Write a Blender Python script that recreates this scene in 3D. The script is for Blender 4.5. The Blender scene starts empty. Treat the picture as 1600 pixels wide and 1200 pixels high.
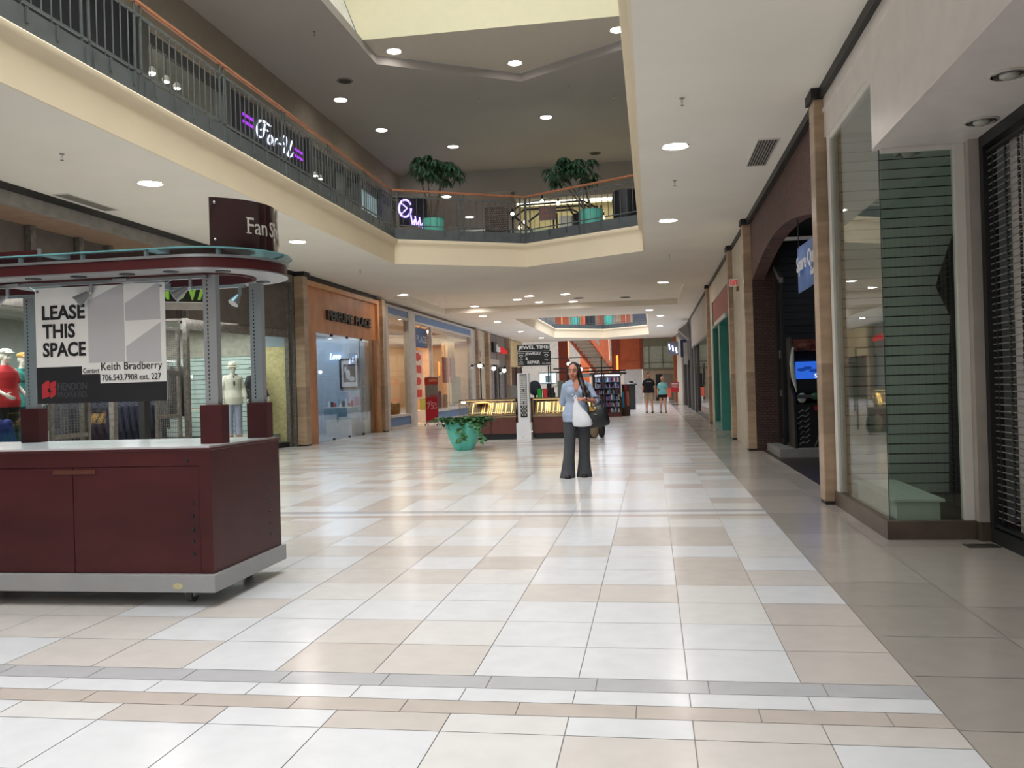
import bpy, bmesh, math, random
from mathutils import Vector, Matrix
random.seed(11)
S = bpy.context.scene
COL = S.collection
PI = math.pi

# ------------------------------------------------------------------ camera
def make_camera():
    yaw, pitch, roll = 0.1579211, 0.0031643, -0.029
    f = Vector((-math.sin(yaw)*math.cos(pitch), math.cos(yaw)*math.cos(pitch), math.sin(pitch)))
    r0 = Vector((math.cos(yaw), math.sin(yaw), 0)); u0 = r0.cross(f)
    r = r0*math.cos(roll) + u0*math.sin(roll)
    u = -r0*math.sin(roll) + u0*math.cos(roll)
    cd = bpy.data.cameras.new('camera'); cam = bpy.data.objects.new('camera', cd)
    COL.objects.link(cam)
    cd.sensor_width = 36; cd.lens = 36*1375/1600; cd.clip_start = .05; cd.clip_end = 300
    m = Matrix((r, u, -f)).transposed().to_4x4(); m.translation = Vector((0, 0, 1.33))
    cam.matrix_world = m
    S.camera = cam
make_camera()

# ------------------------------------------------------------------ light
S.view_settings.view_transform = 'Standard'
S.view_settings.look = 'None'
S.view_settings.gamma = 1
S.view_settings.use_curve_mapping = False
S.view_settings.exposure = 0.0
S.cycles.use_denoising = True
S.cycles.max_bounces = 10
S.cycles.diffuse_bounces = 5
S.cycles.transparent_max_bounces = 16
S.cycles.caustics_reflective = False
S.cycles.caustics_refractive = False
S.cycles.sample_clamp_indirect = 6
w = bpy.data.worlds.new('world'); S.world = w; w.use_nodes = True
w.node_tree.nodes['Background'].inputs[0].default_value = (.78, .86, 1, 1)
w.node_tree.nodes['Background'].inputs[1].default_value = 0.25

def area(name, loc, sx, sy, power, rot=(0, 0, 0), col=(1, 1, 1), spread=PI):
    d = bpy.data.lights.new(name, 'AREA'); d.shape = 'RECTANGLE'; d.size = sx; d.size_y = sy
    d.energy = power; d.color = col; d.spread = spread
    o = bpy.data.objects.new(name, d); COL.objects.link(o); o.location = loc; o.rotation_euler = rot
    return o
# daylight through the two skylights, the food court glazing, plus a fill added behind the camera
area('skylight_daylight', (-3.05, 4.6, 12.7), 7.2, 18, 1900, col=(.93, .96, 1.035))
area('far_skylight_daylight', (-3.05, 48, 9.0), 5.6, 14, 1700, col=(.92, .96, 1.06))
area('food_court_daylight', (-6, 70, 9), 18, 16, 3600, col=(.92, .96, 1.06))
area('rear_fill', (-3.05, -12, 9.0), 6, 7, 620, col=(.93, .96, 1.035))  # added fill under a closed ceiling, standing in for an unseen skylight
# shop lighting and a corridor fill
area('menswear_light', (-10.6, 16.2, 2.95), 2.6, 8.5, 330, col=(.97, 1, .97))
area('menswear_window_light', (-10.3, 12.2, 2.95), 2.0, 3.0, 190, col=(1, .98, .94))
area('perfume_light', (-10.2, 24.6, 3.1), 2.4, 4.6, 85, col=(.98, .99, 1))
area('kids_clothes_light', (-10.2, 36, 3.5), 2.4, 13, 430, col=(1, .83, .64))
area('upper_shop_light', (-10.2, 19, 8.4), 2, 12, 150, col=(1, .97, .9))
area('jewel_nook_light', (-1.6, 29.6, 7.85), 6, 1.2, 45, col=(1, .95, .78))
area('upper_corridor_fill', (-6.8, 36, 8.2), 2, 9, 40, col=(1, .97, .92))  # fill added to lift the dark corridor ceiling
area('jewel_case_light_left', (-4.07, 22.25, .99), 1.2, .35, 9, col=(1, .88, .66))
area('jewel_case_light_right', (-2.2, 22.25, .99), 1.4, .35, 10, col=(1, .88, .66))
area('accessory_kiosk_light', (-1.8, 35.75, 1.70), .95, .2, 5, col=(.85, .9, 1), rot=(-.5, 0, 0))
area('arcade_light', (3.6, 13, 3.9), 1.5, 4, 16, col=(.7, .8, 1))
area('teal_shop_light', (3.4, 24.5, 3.2), 2, 5, 14, col=(1, .95, .85))
area('showcase_light', (2.7, 8.6, 3.9), 1.0, 1.2, 42, col=(.96, 1, .97))
area('right_shop_light', (3.2, 36, 3.4), 2, 10, 120, col=(1, .92, .8))

# ------------------------------------------------------------------ materials
def lin(c):
    c = c/255
    return c/12.92 if c <= .04045 else ((c+.055)/1.055)**2.4
def L3(rgb): return (lin(rgb[0]), lin(rgb[1]), lin(rgb[2]), 1)
_M = {}
def mat(name, rgb, rough=.5, metal=0., var=.05, scale=5., stretch=(1, 1, 1), emit=0., spec=.5, bump=0., coat=0., alpha=1., trans=0.):
    if name in _M: return _M[name]
    m = bpy.data.materials.new(name); m.use_nodes = True; _M[name] = m
    nt = m.node_tree; b = nt.nodes['Principled BSDF']
    c = L3(rgb)
    b.inputs['Roughness'].default_value = rough; b.inputs['Metallic'].default_value = metal
    b.inputs['Specular IOR Level'].default_value = spec
    b.inputs['Coat Weight'].default_value = coat
    b.inputs['Alpha'].default_value = alpha
    b.inputs['Transmission Weight'].default_value = trans
    tc = nt.nodes.new('ShaderNodeTexCoord'); mp = nt.nodes.new('ShaderNodeMapping')
    mp.inputs['Scale'].default_value = stretch
    no = nt.nodes.new('ShaderNodeTexNoise'); no.inputs['Scale'].default_value = scale; no.inputs['Detail'].default_value = 4
    nt.links.new(tc.outputs['Object'], mp.inputs[0]); nt.links.new(mp.outputs[0], no.inputs['Vector'])
    rp = nt.nodes.new('ShaderNodeValToRGB')
    rp.color_ramp.elements[0].position = .3; rp.color_ramp.elements[1].position = .7
    rp.color_ramp.elements[0].color = tuple(max(0, x*(1-var*2)) for x in c[:3])+(1,)
    rp.color_ramp.elements[1].color = tuple(min(1, x*(1+var*2)) for x in c[:3])+(1,)
    nt.links.new(no.outputs['Fac'], rp.inputs[0]); nt.links.new(rp.outputs[0], b.inputs['Base Color'])
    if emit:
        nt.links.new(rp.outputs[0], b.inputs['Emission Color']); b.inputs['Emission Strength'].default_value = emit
    if bump:
        bp = nt.nodes.new('ShaderNodeBump'); bp.inputs['Strength'].default_value = bump; bp.inputs['Distance'].default_value = .01
        nt.links.new(no.outputs['Fac'], bp.inputs['Height']); nt.links.new(bp.outputs[0], b.inputs['Normal'])
    return m
def glass(name, tint=(235, 245, 240), ior=1.5, rough=.02, gain=1.0):
    if name in _M: return _M[name]
    m = bpy.data.materials.new(name); m.use_nodes = True; _M[name] = m
    nt = m.node_tree; nt.nodes.clear()
    o = nt.nodes.new('ShaderNodeOutputMaterial'); mx = nt.nodes.new('ShaderNodeMixShader')
    t = nt.nodes.new('ShaderNodeBsdfTransparent'); g = nt.nodes.new('ShaderNodeBsdfGlossy'); f = nt.nodes.new('ShaderNodeFresnel')
    t.inputs[0].default_value = L3(tint); g.inputs['Roughness'].default_value = rough
    # both faces of a pane reflect like glass seen from the air side
    ge = nt.nodes.new('ShaderNodeNewGeometry'); mi = nt.nodes.new('ShaderNodeMapRange')
    mi.inputs['To Min'].default_value = ior; mi.inputs['To Max'].default_value = 1/ior
    nt.links.new(ge.outputs['Backfacing'], mi.inputs['Value']); nt.links.new(mi.outputs[0], f.inputs[0])
    mu = nt.nodes.new('ShaderNodeMath'); mu.operation = 'MULTIPLY'; mu.inputs[1].default_value = gain; mu.use_clamp = True
    nt.links.new(f.outputs[0], mu.inputs[0]); nt.links.new(mu.outputs[0], mx.inputs[0])
    nt.links.new(t.outputs[0], mx.inputs[1]); nt.links.new(g.outputs[0], mx.inputs[2])
    nt.links.new(mx.outputs[0], o.inputs[0])
    return m
def emis(name, rgb, s):
    if name in _M: return _M[name]
    m = bpy.data.materials.new(name); m.use_nodes = True; _M[name] = m
    nt = m.node_tree; nt.nodes.clear()
    o = nt.nodes.new('ShaderNodeOutputMaterial'); e = nt.nodes.new('ShaderNodeEmission')
    e.inputs[0].default_value = L3(rgb); e.inputs[1].default_value = s
    nt.links.new(e.outputs[0], o.inputs[0])
    return m
def brick_mat(name, c1, c2, mortar, plane='yz', sx=4.6, rough=.8, bw=.5, rh=.25, msize=.02):
    if name in _M: return _M[name]
    m = mat(name, c1, rough); nt = m.node_tree; b = nt.nodes['Principled BSDF']
    tc = nt.nodes.new('ShaderNodeTexCoord'); sp = nt.nodes.new('ShaderNodeSeparateXYZ'); cb = nt.nodes.new('ShaderNodeCombineXYZ')
    nt.links.new(tc.outputs['Object'], sp.inputs[0])
    ad = nt.nodes.new('ShaderNodeMath'); ad.operation = 'ADD'
    nt.links.new(sp.outputs['X'], ad.inputs[0]); nt.links.new(sp.outputs['Y'], ad.inputs[1])
    nt.links.new(ad.outputs[0], cb.inputs[0]); nt.links.new(sp.outputs['Z'], cb.inputs[1])
    br = nt.nodes.new('ShaderNodeTexBrick'); br.inputs['Scale'].default_value = sx
    br.inputs['Color1'].default_value = L3(c1); br.inputs['Color2'].default_value = L3(c2); br.inputs['Mortar'].default_value = L3(mortar)
    br.inputs['Brick Width'].default_value = bw; br.inputs['Row Height'].default_value = rh; br.inputs['Mortar Size'].default_value = msize
    nt.links.new(cb.outputs[0], br.inputs['Vector']); nt.links.new(br.outputs['Color'], b.inputs['Base Color'])
    return m
def column_mat():
    # stacked travertine slabs: tone changes slab by slab, with faint veins
    m = mat('travertine', (178, 152, 126), .32, var=.08, scale=3, stretch=(1, 1, 4)); nt = m.node_tree; b = nt.nodes['Principled BSDF']
    rp = [n for n in nt.nodes if n.type == 'VALTORGB'][0]
    tc = nt.nodes.new('ShaderNodeTexCoord'); sp = nt.nodes.new('ShaderNodeSeparateXYZ'); nt.links.new(tc.outputs['Object'], sp.inputs[0])
    d = nt.nodes.new('ShaderNodeMath'); d.operation = 'DIVIDE'; d.inputs[1].default_value = .74; nt.links.new(sp.outputs['Z'], d.inputs[0])
    fl = nt.nodes.new('ShaderNodeMath'); fl.operation = 'FLOOR'; nt.links.new(d.outputs[0], fl.inputs[0])
    wn = nt.nodes.new('ShaderNodeTexWhiteNoise'); wn.noise_dimensions = '1D'; nt.links.new(fl.outputs[0], wn.inputs['W'])
    hs = nt.nodes.new('ShaderNodeHueSaturation')
    mr = nt.nodes.new('ShaderNodeMapRange'); mr.inputs['To Min'].default_value = .74; mr.inputs['To Max'].default_value = 1.12
    nt.links.new(wn.outputs['Value'], mr.inputs['Value']); nt.links.new(mr.outputs[0], hs.inputs['Value'])
    nt.links.new(rp.outputs[0], hs.inputs['Color']); nt.links.new(hs.outputs[0], b.inputs['Base Color'])
    return m
TRAV = column_mat()
WHITE = mat('white_paint', (226, 222, 214), .6, var=.02)
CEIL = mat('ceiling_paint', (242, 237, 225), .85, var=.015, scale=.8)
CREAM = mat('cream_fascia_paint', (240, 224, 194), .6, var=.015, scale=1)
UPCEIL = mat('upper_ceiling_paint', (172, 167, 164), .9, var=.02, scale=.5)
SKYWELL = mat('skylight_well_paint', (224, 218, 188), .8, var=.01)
BLACKTRIM = mat('black_trim', (30, 29, 28), .5, var=.1)
STEEL = mat('grey_green_steel', (92, 98, 100), .45, metal=.2, var=.06)
RAILWOOD = mat('oak_handrail', (168, 108, 76), .4, var=.15, stretch=(8, .6, 8))
BLACK = mat('black_satin', (22, 22, 24), .5, var=.1)
CHROME = mat('chrome', (205, 205, 205), .18, metal=1, var=.02)
SILVER = mat('brushed_silver', (165, 167, 170), .38, metal=.75, var=.05)
GLASS = glass('clear_glass')
SHOPGLASS = glass('shop_glass', (240, 245, 243), gain=1.15)
LAMP = emis('lamp_glow', (255, 246, 238), 65)
LAMP_UP = emis('upper_lamp_glow', (255, 246, 238), 22)
TEAL = mat('teal_planter', (104, 202, 184), .45, var=.03)
LEAF = mat('ivy_leaf', (74, 124, 76), .5, var=.35, scale=9)
DLEAF = mat('tree_leaf', (58, 92, 66), .45, var=.35, scale=6)
SOIL = mat('soil', (50, 38, 30), .95, var=.3, scale=30)

# ------------------------------------------------------------------ mesh builder
class MB:
    def __init__(s): s.v = []; s.f = []; s.mi = []; s.m = 0
    def add(s, vs, fs):
        n = len(s.v); s.v += [tuple(v) for v in vs]
        for f in fs: s.f.append(tuple(i+n for i in f)); s.mi.append(s.m)
        return s
    def box(s, x0, x1, y0, y1, z0, z1):
        return s.add([(x0,y0,z0),(x1,y0,z0),(x1,y1,z0),(x0,y1,z0),(x0,y0,z1),(x1,y0,z1),(x1,y1,z1),(x0,y1,z1)],
                     [(0,3,2,1),(4,5,6,7),(0,1,5,4),(1,2,6,5),(2,3,7,6),(3,0,4,7)])
    def obox(s, c, d, R):
        vs = []
        for z in (-1, 1):
            for x, y in ((-1,-1),(1,-1),(1,1),(-1,1)):
                vs.append(tuple(Vector(c) + R @ Vector((x*d[0]/2, y*d[1]/2, z*d[2]/2))))
        return s.add(vs, [(0,3,2,1),(4,5,6,7),(0,1,5,4),(1,2,6,5),(2,3,7,6),(3,0,4,7)])
    def quad(s, *p): return s.add(p, [tuple(range(len(p)))])
    def cyl(s, p0, p1, r0, r1=None, n=12):
        r1 = r0 if r1 is None else r1
        p0 = Vector(p0); p1 = Vector(p1); d = (p1-p0).normalized()
        a = d.orthogonal().normalized(); b = d.cross(a)
        vs = []
        for p, r in ((p0, r0), (p1, r1)):
            for i in range(n):
                t = 2*PI*i/n; vs.append(p + (a*math.cos(t)+b*math.sin(t))*r)
        fs = [(i, (i+1) % n, n+(i+1) % n, n+i) for i in range(n)] + [tuple(range(n-1, -1, -1)), tuple(range(n, 2*n))]
        return s.add(vs, fs)
    def tube(s, path, r, n=8):
        # one swept tube with shared rings
        P = [Vector(p) for p in path]; vs = []; k = len(P)
        up = None
        for i, p in enumerate(P):
            d = (P[min(i+1, k-1)]-P[max(i-1, 0)]).normalized()
            if up is None: up = d.orthogonal().normalized()
            a = (up - d*up.dot(d))
            a = a.normalized() if a.length > 1e-6 else d.orthogonal().normalized()
            up = a; b = d.cross(a); rr = r[i] if isinstance(r, (list, tuple)) else r
            for j in range(n):
                t = 2*PI*j/n; vs.append(p + (a*math.cos(t)+b*math.sin(t))*rr)
        fs = []
        for i in range(k-1):
            for j in range(n):
                fs.append((i*n+j, i*n+(j+1) % n, (i+1)*n+(j+1) % n, (i+1)*n+j))
        fs += [tuple(range(n-1, -1, -1)), tuple(range((k-1)*n, k*n))]
        return s.add(vs, fs)
    def lathe(s, prof, c=(0, 0, 0), n=28, sx=1., sy=1., caps=True):
        vs = []; k = len(prof)
        for r, z in prof:
            for j in range(n):
                t = 2*PI*j/n; vs.append((c[0]+r*math.cos(t)*sx, c[1]+r*math.sin(t)*sy, c[2]+z))
        fs = [(i*n+j, i*n+(j+1) % n, (i+1)*n+(j+1) % n, (i+1)*n+j) for i in range(k-1) for j in range(n)]
        if caps: fs += [tuple(range(n-1, -1, -1)), tuple(range((k-1)*n, k*n))]
        return s.add(vs, fs)
    def loft(s, rings, n=16):
        # rings: (centre, rx, ry) horizontal ellipses from bottom to top, closed
        vs = []; k = len(rings)
        for c, rx, ry in rings:
            for j in range(n):
                t = 2*PI*j/n; vs.append((c[0]+rx*math.cos(t), c[1]+ry*math.sin(t), c[2]))
        fs = [(i*n+j, i*n+(j+1) % n, (i+1)*n+(j+1) % n, (i+1)*n+j) for i in range(k-1) for j in range(n)]
        fs += [tuple(range(n-1, -1, -1)), tuple(range((k-1)*n, k*n))]
        return s.add(vs, fs)
    def sph(s, c, r, nu=12, nv=8, R=None):
        r = (r, r, r) if not isinstance(r, (tuple, list)) else r
        vs = []; c = Vector(c)
        def P(x, y, z):
            v = Vector((x*r[0], y*r[1], z*r[2])); return c + (R @ v if R else v)
        vs.append(P(0, 0, -1))
        for i in range(1, nv):
            a = -PI/2 + PI*i/nv
            for j in range(nu):
                t = 2*PI*j/nu; vs.append(P(math.cos(a)*math.cos(t), math.cos(a)*math.sin(t), math.sin(a)))
        vs.append(P(0, 0, 1)); fs = []
        for j in range(nu): fs.append((0, 1+(j+1) % nu, 1+j))
        for i in range(nv-2):
            for j in range(nu):
                a = 1+i*nu; fs.append((a+j, a+(j+1) % nu, a+nu+(j+1) % nu, a+nu+j))
        a = 1+(nv-2)*nu; t = len(vs)-1
        for j in range(nu): fs.append((a+j, a+(j+1) % nu, t))
        return s.add(vs, fs)
    def caps(s, p0, p1, r0, r1, n=12):
        # tapered capsule
        s.cyl(p0, p1, r0, r1, n); s.sph(p0, r0, n, 8); s.sph(p1, r1, n, 8); return s
    def prism(s, pts, a0, a1, plane='xy'):
        def P(u, v, w): return {'xy': (u, v, w), 'xz': (u, w, v), 'yz': (w, u, v)}[plane]
        n = len(pts); vs = [P(u, v, a0) for u, v in pts] + [P(u, v, a1) for u, v in pts]
        area_ = sum(pts[i][0]*pts[(i+1) % n][1]-pts[(i+1) % n][0]*pts[i][1] for i in range(n))
        fl = (area_ > 0) != (plane == 'xz')
        fs = [tuple(range(n-1, -1, -1)), tuple(range(n, 2*n))] + [(i, (i+1) % n, n+(i+1) % n, n+i) for i in range(n)]
        if not fl: fs = [tuple(reversed(f)) for f in fs]
        return s.add(vs, fs)
    def sweep(s, path, prof, closed=False):
        # sweep a closed profile of (offset to the right of travel, z) along a 2-D path with mitred corners
        P = [Vector((p[0], p[1])) for p in path]; k = len(P); n = len(prof); vs = []
        for i in range(k):
            ds = []
            if i > 0: ds.append((P[i]-P[i-1]).normalized())
            if i < k-1: ds.append((P[i+1]-P[i]).normalized())
            nn = [Vector((d.y, -d.x)) for d in ds]
            m = sum(nn, Vector((0, 0))).normalized(); sc = 1/max(.3, m.dot(nn[0]))
            for o, z in prof:
                q = P[i]+m*o*sc; vs.append((q.x, q.y, z))
        fs = [(i*n+j, (i+1)*n+j, (i+1)*n+(j+1) % n, i*n+(j+1) % n) for i in range(k-1) for j in range(n)]
        fs += [tuple(range(n)), tuple(range(k*n-1, (k-1)*n-1, -1))]
        return s.add(vs, fs)
    def mesh(s, name, mats, off=None, smooth=None):
        me = bpy.data.meshes.new(name)
        vs = s.v
        if off is not None: vs = [tuple(off @ Vector(v)) for v in vs]
        me.from_pydata(vs, [], s.f)
        for m in (mats if isinstance(mats, (list, tuple)) else [mats]): me.materials.append(m)
        me.polygons.foreach_set('material_index', s.mi)
        me.validate(); me.update()
        if smooth is not None: shade(me, smooth)
        return me
    def build(s, name, mats, parent=None, smooth=None, bevel=0, local=False):
        if parent is None and not local:
            xs = [v[0] for v in s.v]; ys = [v[1] for v in s.v]; zs = [v[2] for v in s.v]
            loc = Vector(((min(xs)+max(xs))/2, (min(ys)+max(ys))/2, min(zs)))
            o = bpy.data.objects.new(name, s.mesh(name, mats, Matrix.Translation(-loc), smooth)); o.location = loc
        else:
            off = None if local else wm(parent).inverted()
            o = bpy.data.objects.new(name, s.mesh(name, mats, off, smooth))
        COL.objects.link(o)
        if parent is not None: o.parent = parent
        if bevel:
            b = o.modifiers.new('bevel', 'BEVEL'); b.width = bevel; b.segments = 2; b.limit_method = 'ANGLE'; b.angle_limit = .6
        return o
def shade(me, ang):
    me.polygons.foreach_set('use_smooth', [True]*len(me.polygons))
    me.set_sharp_from_angle(angle=math.radians(ang))
def wm(o):
    m = Matrix.Translation(o.location) @ o.rotation_euler.to_matrix().to_4x4()
    return wm(o.parent) @ m if o.parent else m
def tag(o, label, cat, group=None):
    o['label'] = label; o['category'] = cat
    if group: o['group'] = group
    return o
def thing(name, label, cat, loc=(0, 0, 0), rz=0., group=None):
    o = bpy.data.objects.new(name, None); COL.objects.link(o); o.empty_display_size = .1
    o.location = loc; o.rotation_euler = (0, 0, rz)
    return tag(o, label, cat, group)
def struct(o): o['kind'] = 'structure'; return o
KIDS = {}
def dup(root, loc, rz=None, label=None, group=None):
    def cp(o, par):
        c = o.copy(); COL.objects.link(c); c.parent = par
        for ch in [x for x in ALLCH(o)]: cp(ch, c)
        return c
    r = cp(root, None); r.location = loc
    if rz is not None: r.rotation_euler = (0, 0, rz)
    if label: r['label'] = label
    if group: r['group'] = group
    return r
def ALLCH(o): return list(o.children)
def rotz(a): return Matrix.Rotation(a, 3, 'Z')
def frame(o, xd, up):
    x = Vector(xd).normalized(); y = Vector(up).normalized(); z = x.cross(y)
    m = Matrix((x, y, z)).transposed().to_4x4(); m.translation = Vector(o); return m
def text(name, s, mt, parent, M, w=None, h=None, extrude=.004, bold=0., shear=0., spacing=1., align='C', lines=1.):
    # M: frame whose x runs along the writing, y up, z out of the sign; text is fitted to w x h round the origin
    cu = bpy.data.curves.new(name, 'FONT'); cu.body = s; cu.extrude = extrude; cu.offset = bold; cu.shear = shear
    cu.space_character = spacing; cu.space_line = lines; cu.resolution_u = 3
    t = bpy.data.objects.new(name+'_t', cu); COL.objects.link(t)
    dg = bpy.context.evaluated_depsgraph_get(); dg.update()
    me = bpy.data.meshes.new_from_object(t.evaluated_get(dg)); me.name = name
    bpy.data.objects.remove(t); bpy.data.curves.remove(cu)
    xs = [v.co.x for v in me.vertices]; ys = [v.co.y for v in me.vertices]
    x0, x1, y0, y1 = min(xs), max(xs), min(ys), max(ys)
    sx = w/(x1-x0) if w else None; sy = h/(y1-y0) if h else None
    if sx is None: sx = sy
    if sy is None: sy = sx
    cx = {'C': (x0+x1)/2, 'L': x0, 'R': x1}[align]
    inv = wm(parent).inverted() if parent else Matrix()
    for v in me.vertices:
        v.co = inv @ (M @ Vector(((v.co.x-cx)*sx, (v.co.y-(y0+y1)/2)*sy, v.co.z)))
    me.materials.clear(); me.materials.append(mt)
    o = bpy.data.objects.new(name, me); COL.objects.link(o)
    if parent: o.parent = parent
    return o
ORD = ['nearest', 'second', 'third', 'fourth', 'fifth', 'sixth', 'seventh', 'eighth', 'ninth', 'tenth', 'eleventh', 'twelfth']
# ================================================================== SETTING
# ---- tiled floor
def build_floor():
    R = random.Random(5)
    b = MB(); G = .0022; z = .0
    def tile(x0, x1, y0, y1, m):
        if x1-x0 < .02 or y1-y0 < .02: return
        b.m = m; b.quad((x0+G, y0+G, z), (x1-G, y0+G, z), (x1-G, y1-G, z), (x0+G, y1-G, z))
    W, HR, XE = .486, .468, 1.09
    k = -3
    y = 3.52 + 5.34*k
    while y < 62:
        # three narrow strips
        for j, (d0, d1, m) in enumerate(((0, .145, 4), (.145, .305, 0), (.305, .47, 5))):
            x = XE; off = (.22, .02, .40)[j]; xx = XE-off if off > .03 else XE-W
            while x > -9.2:
                tile(xx, x, y+d0, y+d1, m); x = xx; xx -= W
        y0 = y+.47; ye = y+5.34
        while y0 < ye-.01:
            y1 = min(y0+HR, ye)
            if ye-y1 < .1: y1 = ye
            for c in range(22):
                r = R.random(); m = 0 if r < .40 else (1 if r < .58 else (2 if r < .80 else 3))
                tile(XE-W*(c+1), XE-W*c, y0, y1, m)
            y0 = y1
        y = ye
    yy = -12.
    while yy < 62:
        for x0, x1 in ((XE, 1.72), (1.72, 2.7)): tile(x0, x1, yy, yy+.62, 6 if R.random() < .5 else 7)
        yy += .62
    b.m = 8; b.quad((-14, -16, -.003), (7, -16, -.003), (7, 84, -.003), (-14, 84, -.003))
    kw = dict(rough=.19, var=.018, scale=7)
    ms = [mat('tile_white', (226, 226, 227), **kw), mat('tile_ivory', (225, 222, 218), **kw), mat('tile_cream', (216, 209, 202), **kw),
          mat('tile_beige', (208, 199, 191), **kw), mat('tile_tan', (200, 188, 178), **kw), mat('tile_grey', (190, 189, 190), **kw),
          mat('tile_border', (180, 172, 163), **kw), mat('tile_border_dark', (170, 162, 154), **kw), mat('grout', (138, 130, 122), .6)]
    o = b.build('floor', ms, local=True); struct(o)
build_floor()

AL, AR = -6.02, -.08            # atrium edges
A1 = [(AL, -15.5), (AL, 20.36), (-3.05, 22.09), (AR, 20.36), (AR, -15.5)]
A2 = [(AL, 38.8), (AL, 55.1), (-3.03, 57.8), (AR, 55.2), (AR, 38.8)]
def ceilings():
    b = MB()
    z0, z1, z2 = 4.35, 4.56, 4.92
    cx0, cx1, cy0, cy1 = -8.2, 1.06, 27.6, 34.7
    L0, R0, YE = -9.0, 2.7, 60.0
    def slab(za, zb, cof):
        P = lambda pts: b.prism(pts, za, zb, 'xy')
        e = cy0 if cof else 38.8
        P([(L0, -15.5), (AL, -15.5), (AL, 20.36), (AL, e), (L0, e)])
        P([(AR, -15.5), (R0, -15.5), (R0, e), (AR, e), (AR, 20.36)])
        P([(AL, 20.36), (-3.05, 22.09), (-3.05, e), (AL, e)])
        P([(-3.05, 22.09), (AR, 20.36), (AR, e), (-3.05, e)])
        if cof:
            P([(L0, cy0), (cx0, cy0), (cx0, cy1), (L0, cy1)]); P([(cx1, cy0), (R0, cy0), (R0, cy1), (cx1, cy1)])
            P([(L0, cy1), (R0, cy1), (R0, 38.8), (L0, 38.8)])
        P([(L0, 38.8), (AL, 38.8), (AL, YE), (L0, YE)]); P([(AR, 38.8), (R0, 38.8), (R0, YE), (AR, YE)])
        P([(AL, 55.1), (-3.03, 57.8), (-3.03, YE), (AL, YE)]); P([(-3.03, 57.8), (AR, 55.2), (AR, YE), (-3.03, YE)])
    slab(z0, z1, True); slab(z1+.001, z2, False)
    struct(b.build('ceiling_lower', CEIL))
    # cream fascia round each opening
    prof = [(.0, 4.349), (.0, 4.93), (.11, 4.93), (.13, 4.91), (.13, 4.86), (.11, 4.83), (.06, 4.79), (.04, 4.74), (.03, 4.349)]
    for nm, path in (('trim_1', A1), ('trim_2', A2)):
        struct(MB().sweep(path, prof).build(nm, CREAM, smooth=35))
    # upper ceiling with its opening, recess and skylight well
    b = MB(); zc = 9.03
    U = lambda pts, a=zc, c=zc+.2: b.prism(pts, a, c, 'xy')
    V = [(-6.2, -5), (-6.2, 20.0), (-3.05, 22.0), (AR, 20.2), (AR, -5)]
    U([(-8.9, -14), (2.7, -14), (2.7, -5), (-8.9, -5)])
    U([(-8.9, -5), V[0], V[1], (-6.2, 30.7), (-8.9, 30.7)])
    U([(AR, -5), (2.7, -5), (2.7, 30.7), (AR, 30.7), V[3]])
    U([V[1], V[2], (-3.05, 30.7), (-6.2, 30.7)]); U([V[2], V[3], (AR, 30.7), (-3.05, 30.7)])
    b.prism([(-8.9, 30.8), (2.7, 30.8), (2.7, 38.8), (-8.9, 38.8)], 8.251, 8.45, 'xy')
    b.prism([(-8.9, 38.8), (AL, 38.8), (AL, 60), (-8.9, 60)], 8.25, 8.45, 'xy')
    b.prism([(AR, 38.8), (2.7, 38.8), (2.7, 60), (AR, 60)], 8.25, 8.45, 'xy')
    b.box(-8.9, -4.6, 30.7, 30.9, 8.25, 9.23); b.box(-4.6, 2.7, 30.7, 30.9, 7.93, 9.23); b.box(-4.6, 2.7, 30.9, 31.6, 7.93, 8.2)
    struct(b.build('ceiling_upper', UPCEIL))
    b = MB()
    b.prism([(-6.2, 19.0), (-6.2, 20.0), (-3.05, 22.0), (AR, 20.2), (AR, 19.0)], 9.235, 9.4, 'xy')
    struct(b.build('ceiling_recess', mat('recess_paint', (206, 198, 186), .9, var=.01)))
    b = MB()
    b.quad((-6.25, -5, 9.1), (-6.25, 19.0, 9.1), (-7.6, 19.0, 12.9), (-7.6, -5, 12.9))
    b.quad((AR, 19, 9.1), (AR, -5, 9.1), (1.3, -5, 12.9), (1.3, 19, 12.9))
    b.quad((-6.25, 18.98, 9.2), (AR, 18.98, 9.2), (1.3, 18.98, 12.9), (-7.6, 18.98, 12.9))
    b.quad((AR, -5, 9.1), (-6.25, -5, 9.1), (-7.6, -5, 12.9), (1.3, -5, 12.9))
    struct(b.build('ceiling_skylight_well', SKYWELL))
    b = MB(); b.quad((-6.245, -5, 9.12), (-6.245, 18.97, 9.12), (-7.59, 18.97, 12.88), (-7.59, -5, 12.88)); struct(b.build('wall_skylight_left', mat('painted_sun_white', (252, 252, 248), .8)))  # whiter sheet over the well's left side; its sunlit brightness is in the colour
    b = MB()
    b.box(-7.7, 1.4, -5.1, 19.1, 12.9, 13.0)
    struct(b.build('window_1', mat('skylight_panel', (240, 240, 236), .6)))
    # outer shell: back of the mall and sides
    b = MB(); b.box(-14, 7, -16.2, -16, -.1, 13); struct(b.build('wall_back', WHITE))
ceilings()

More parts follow.
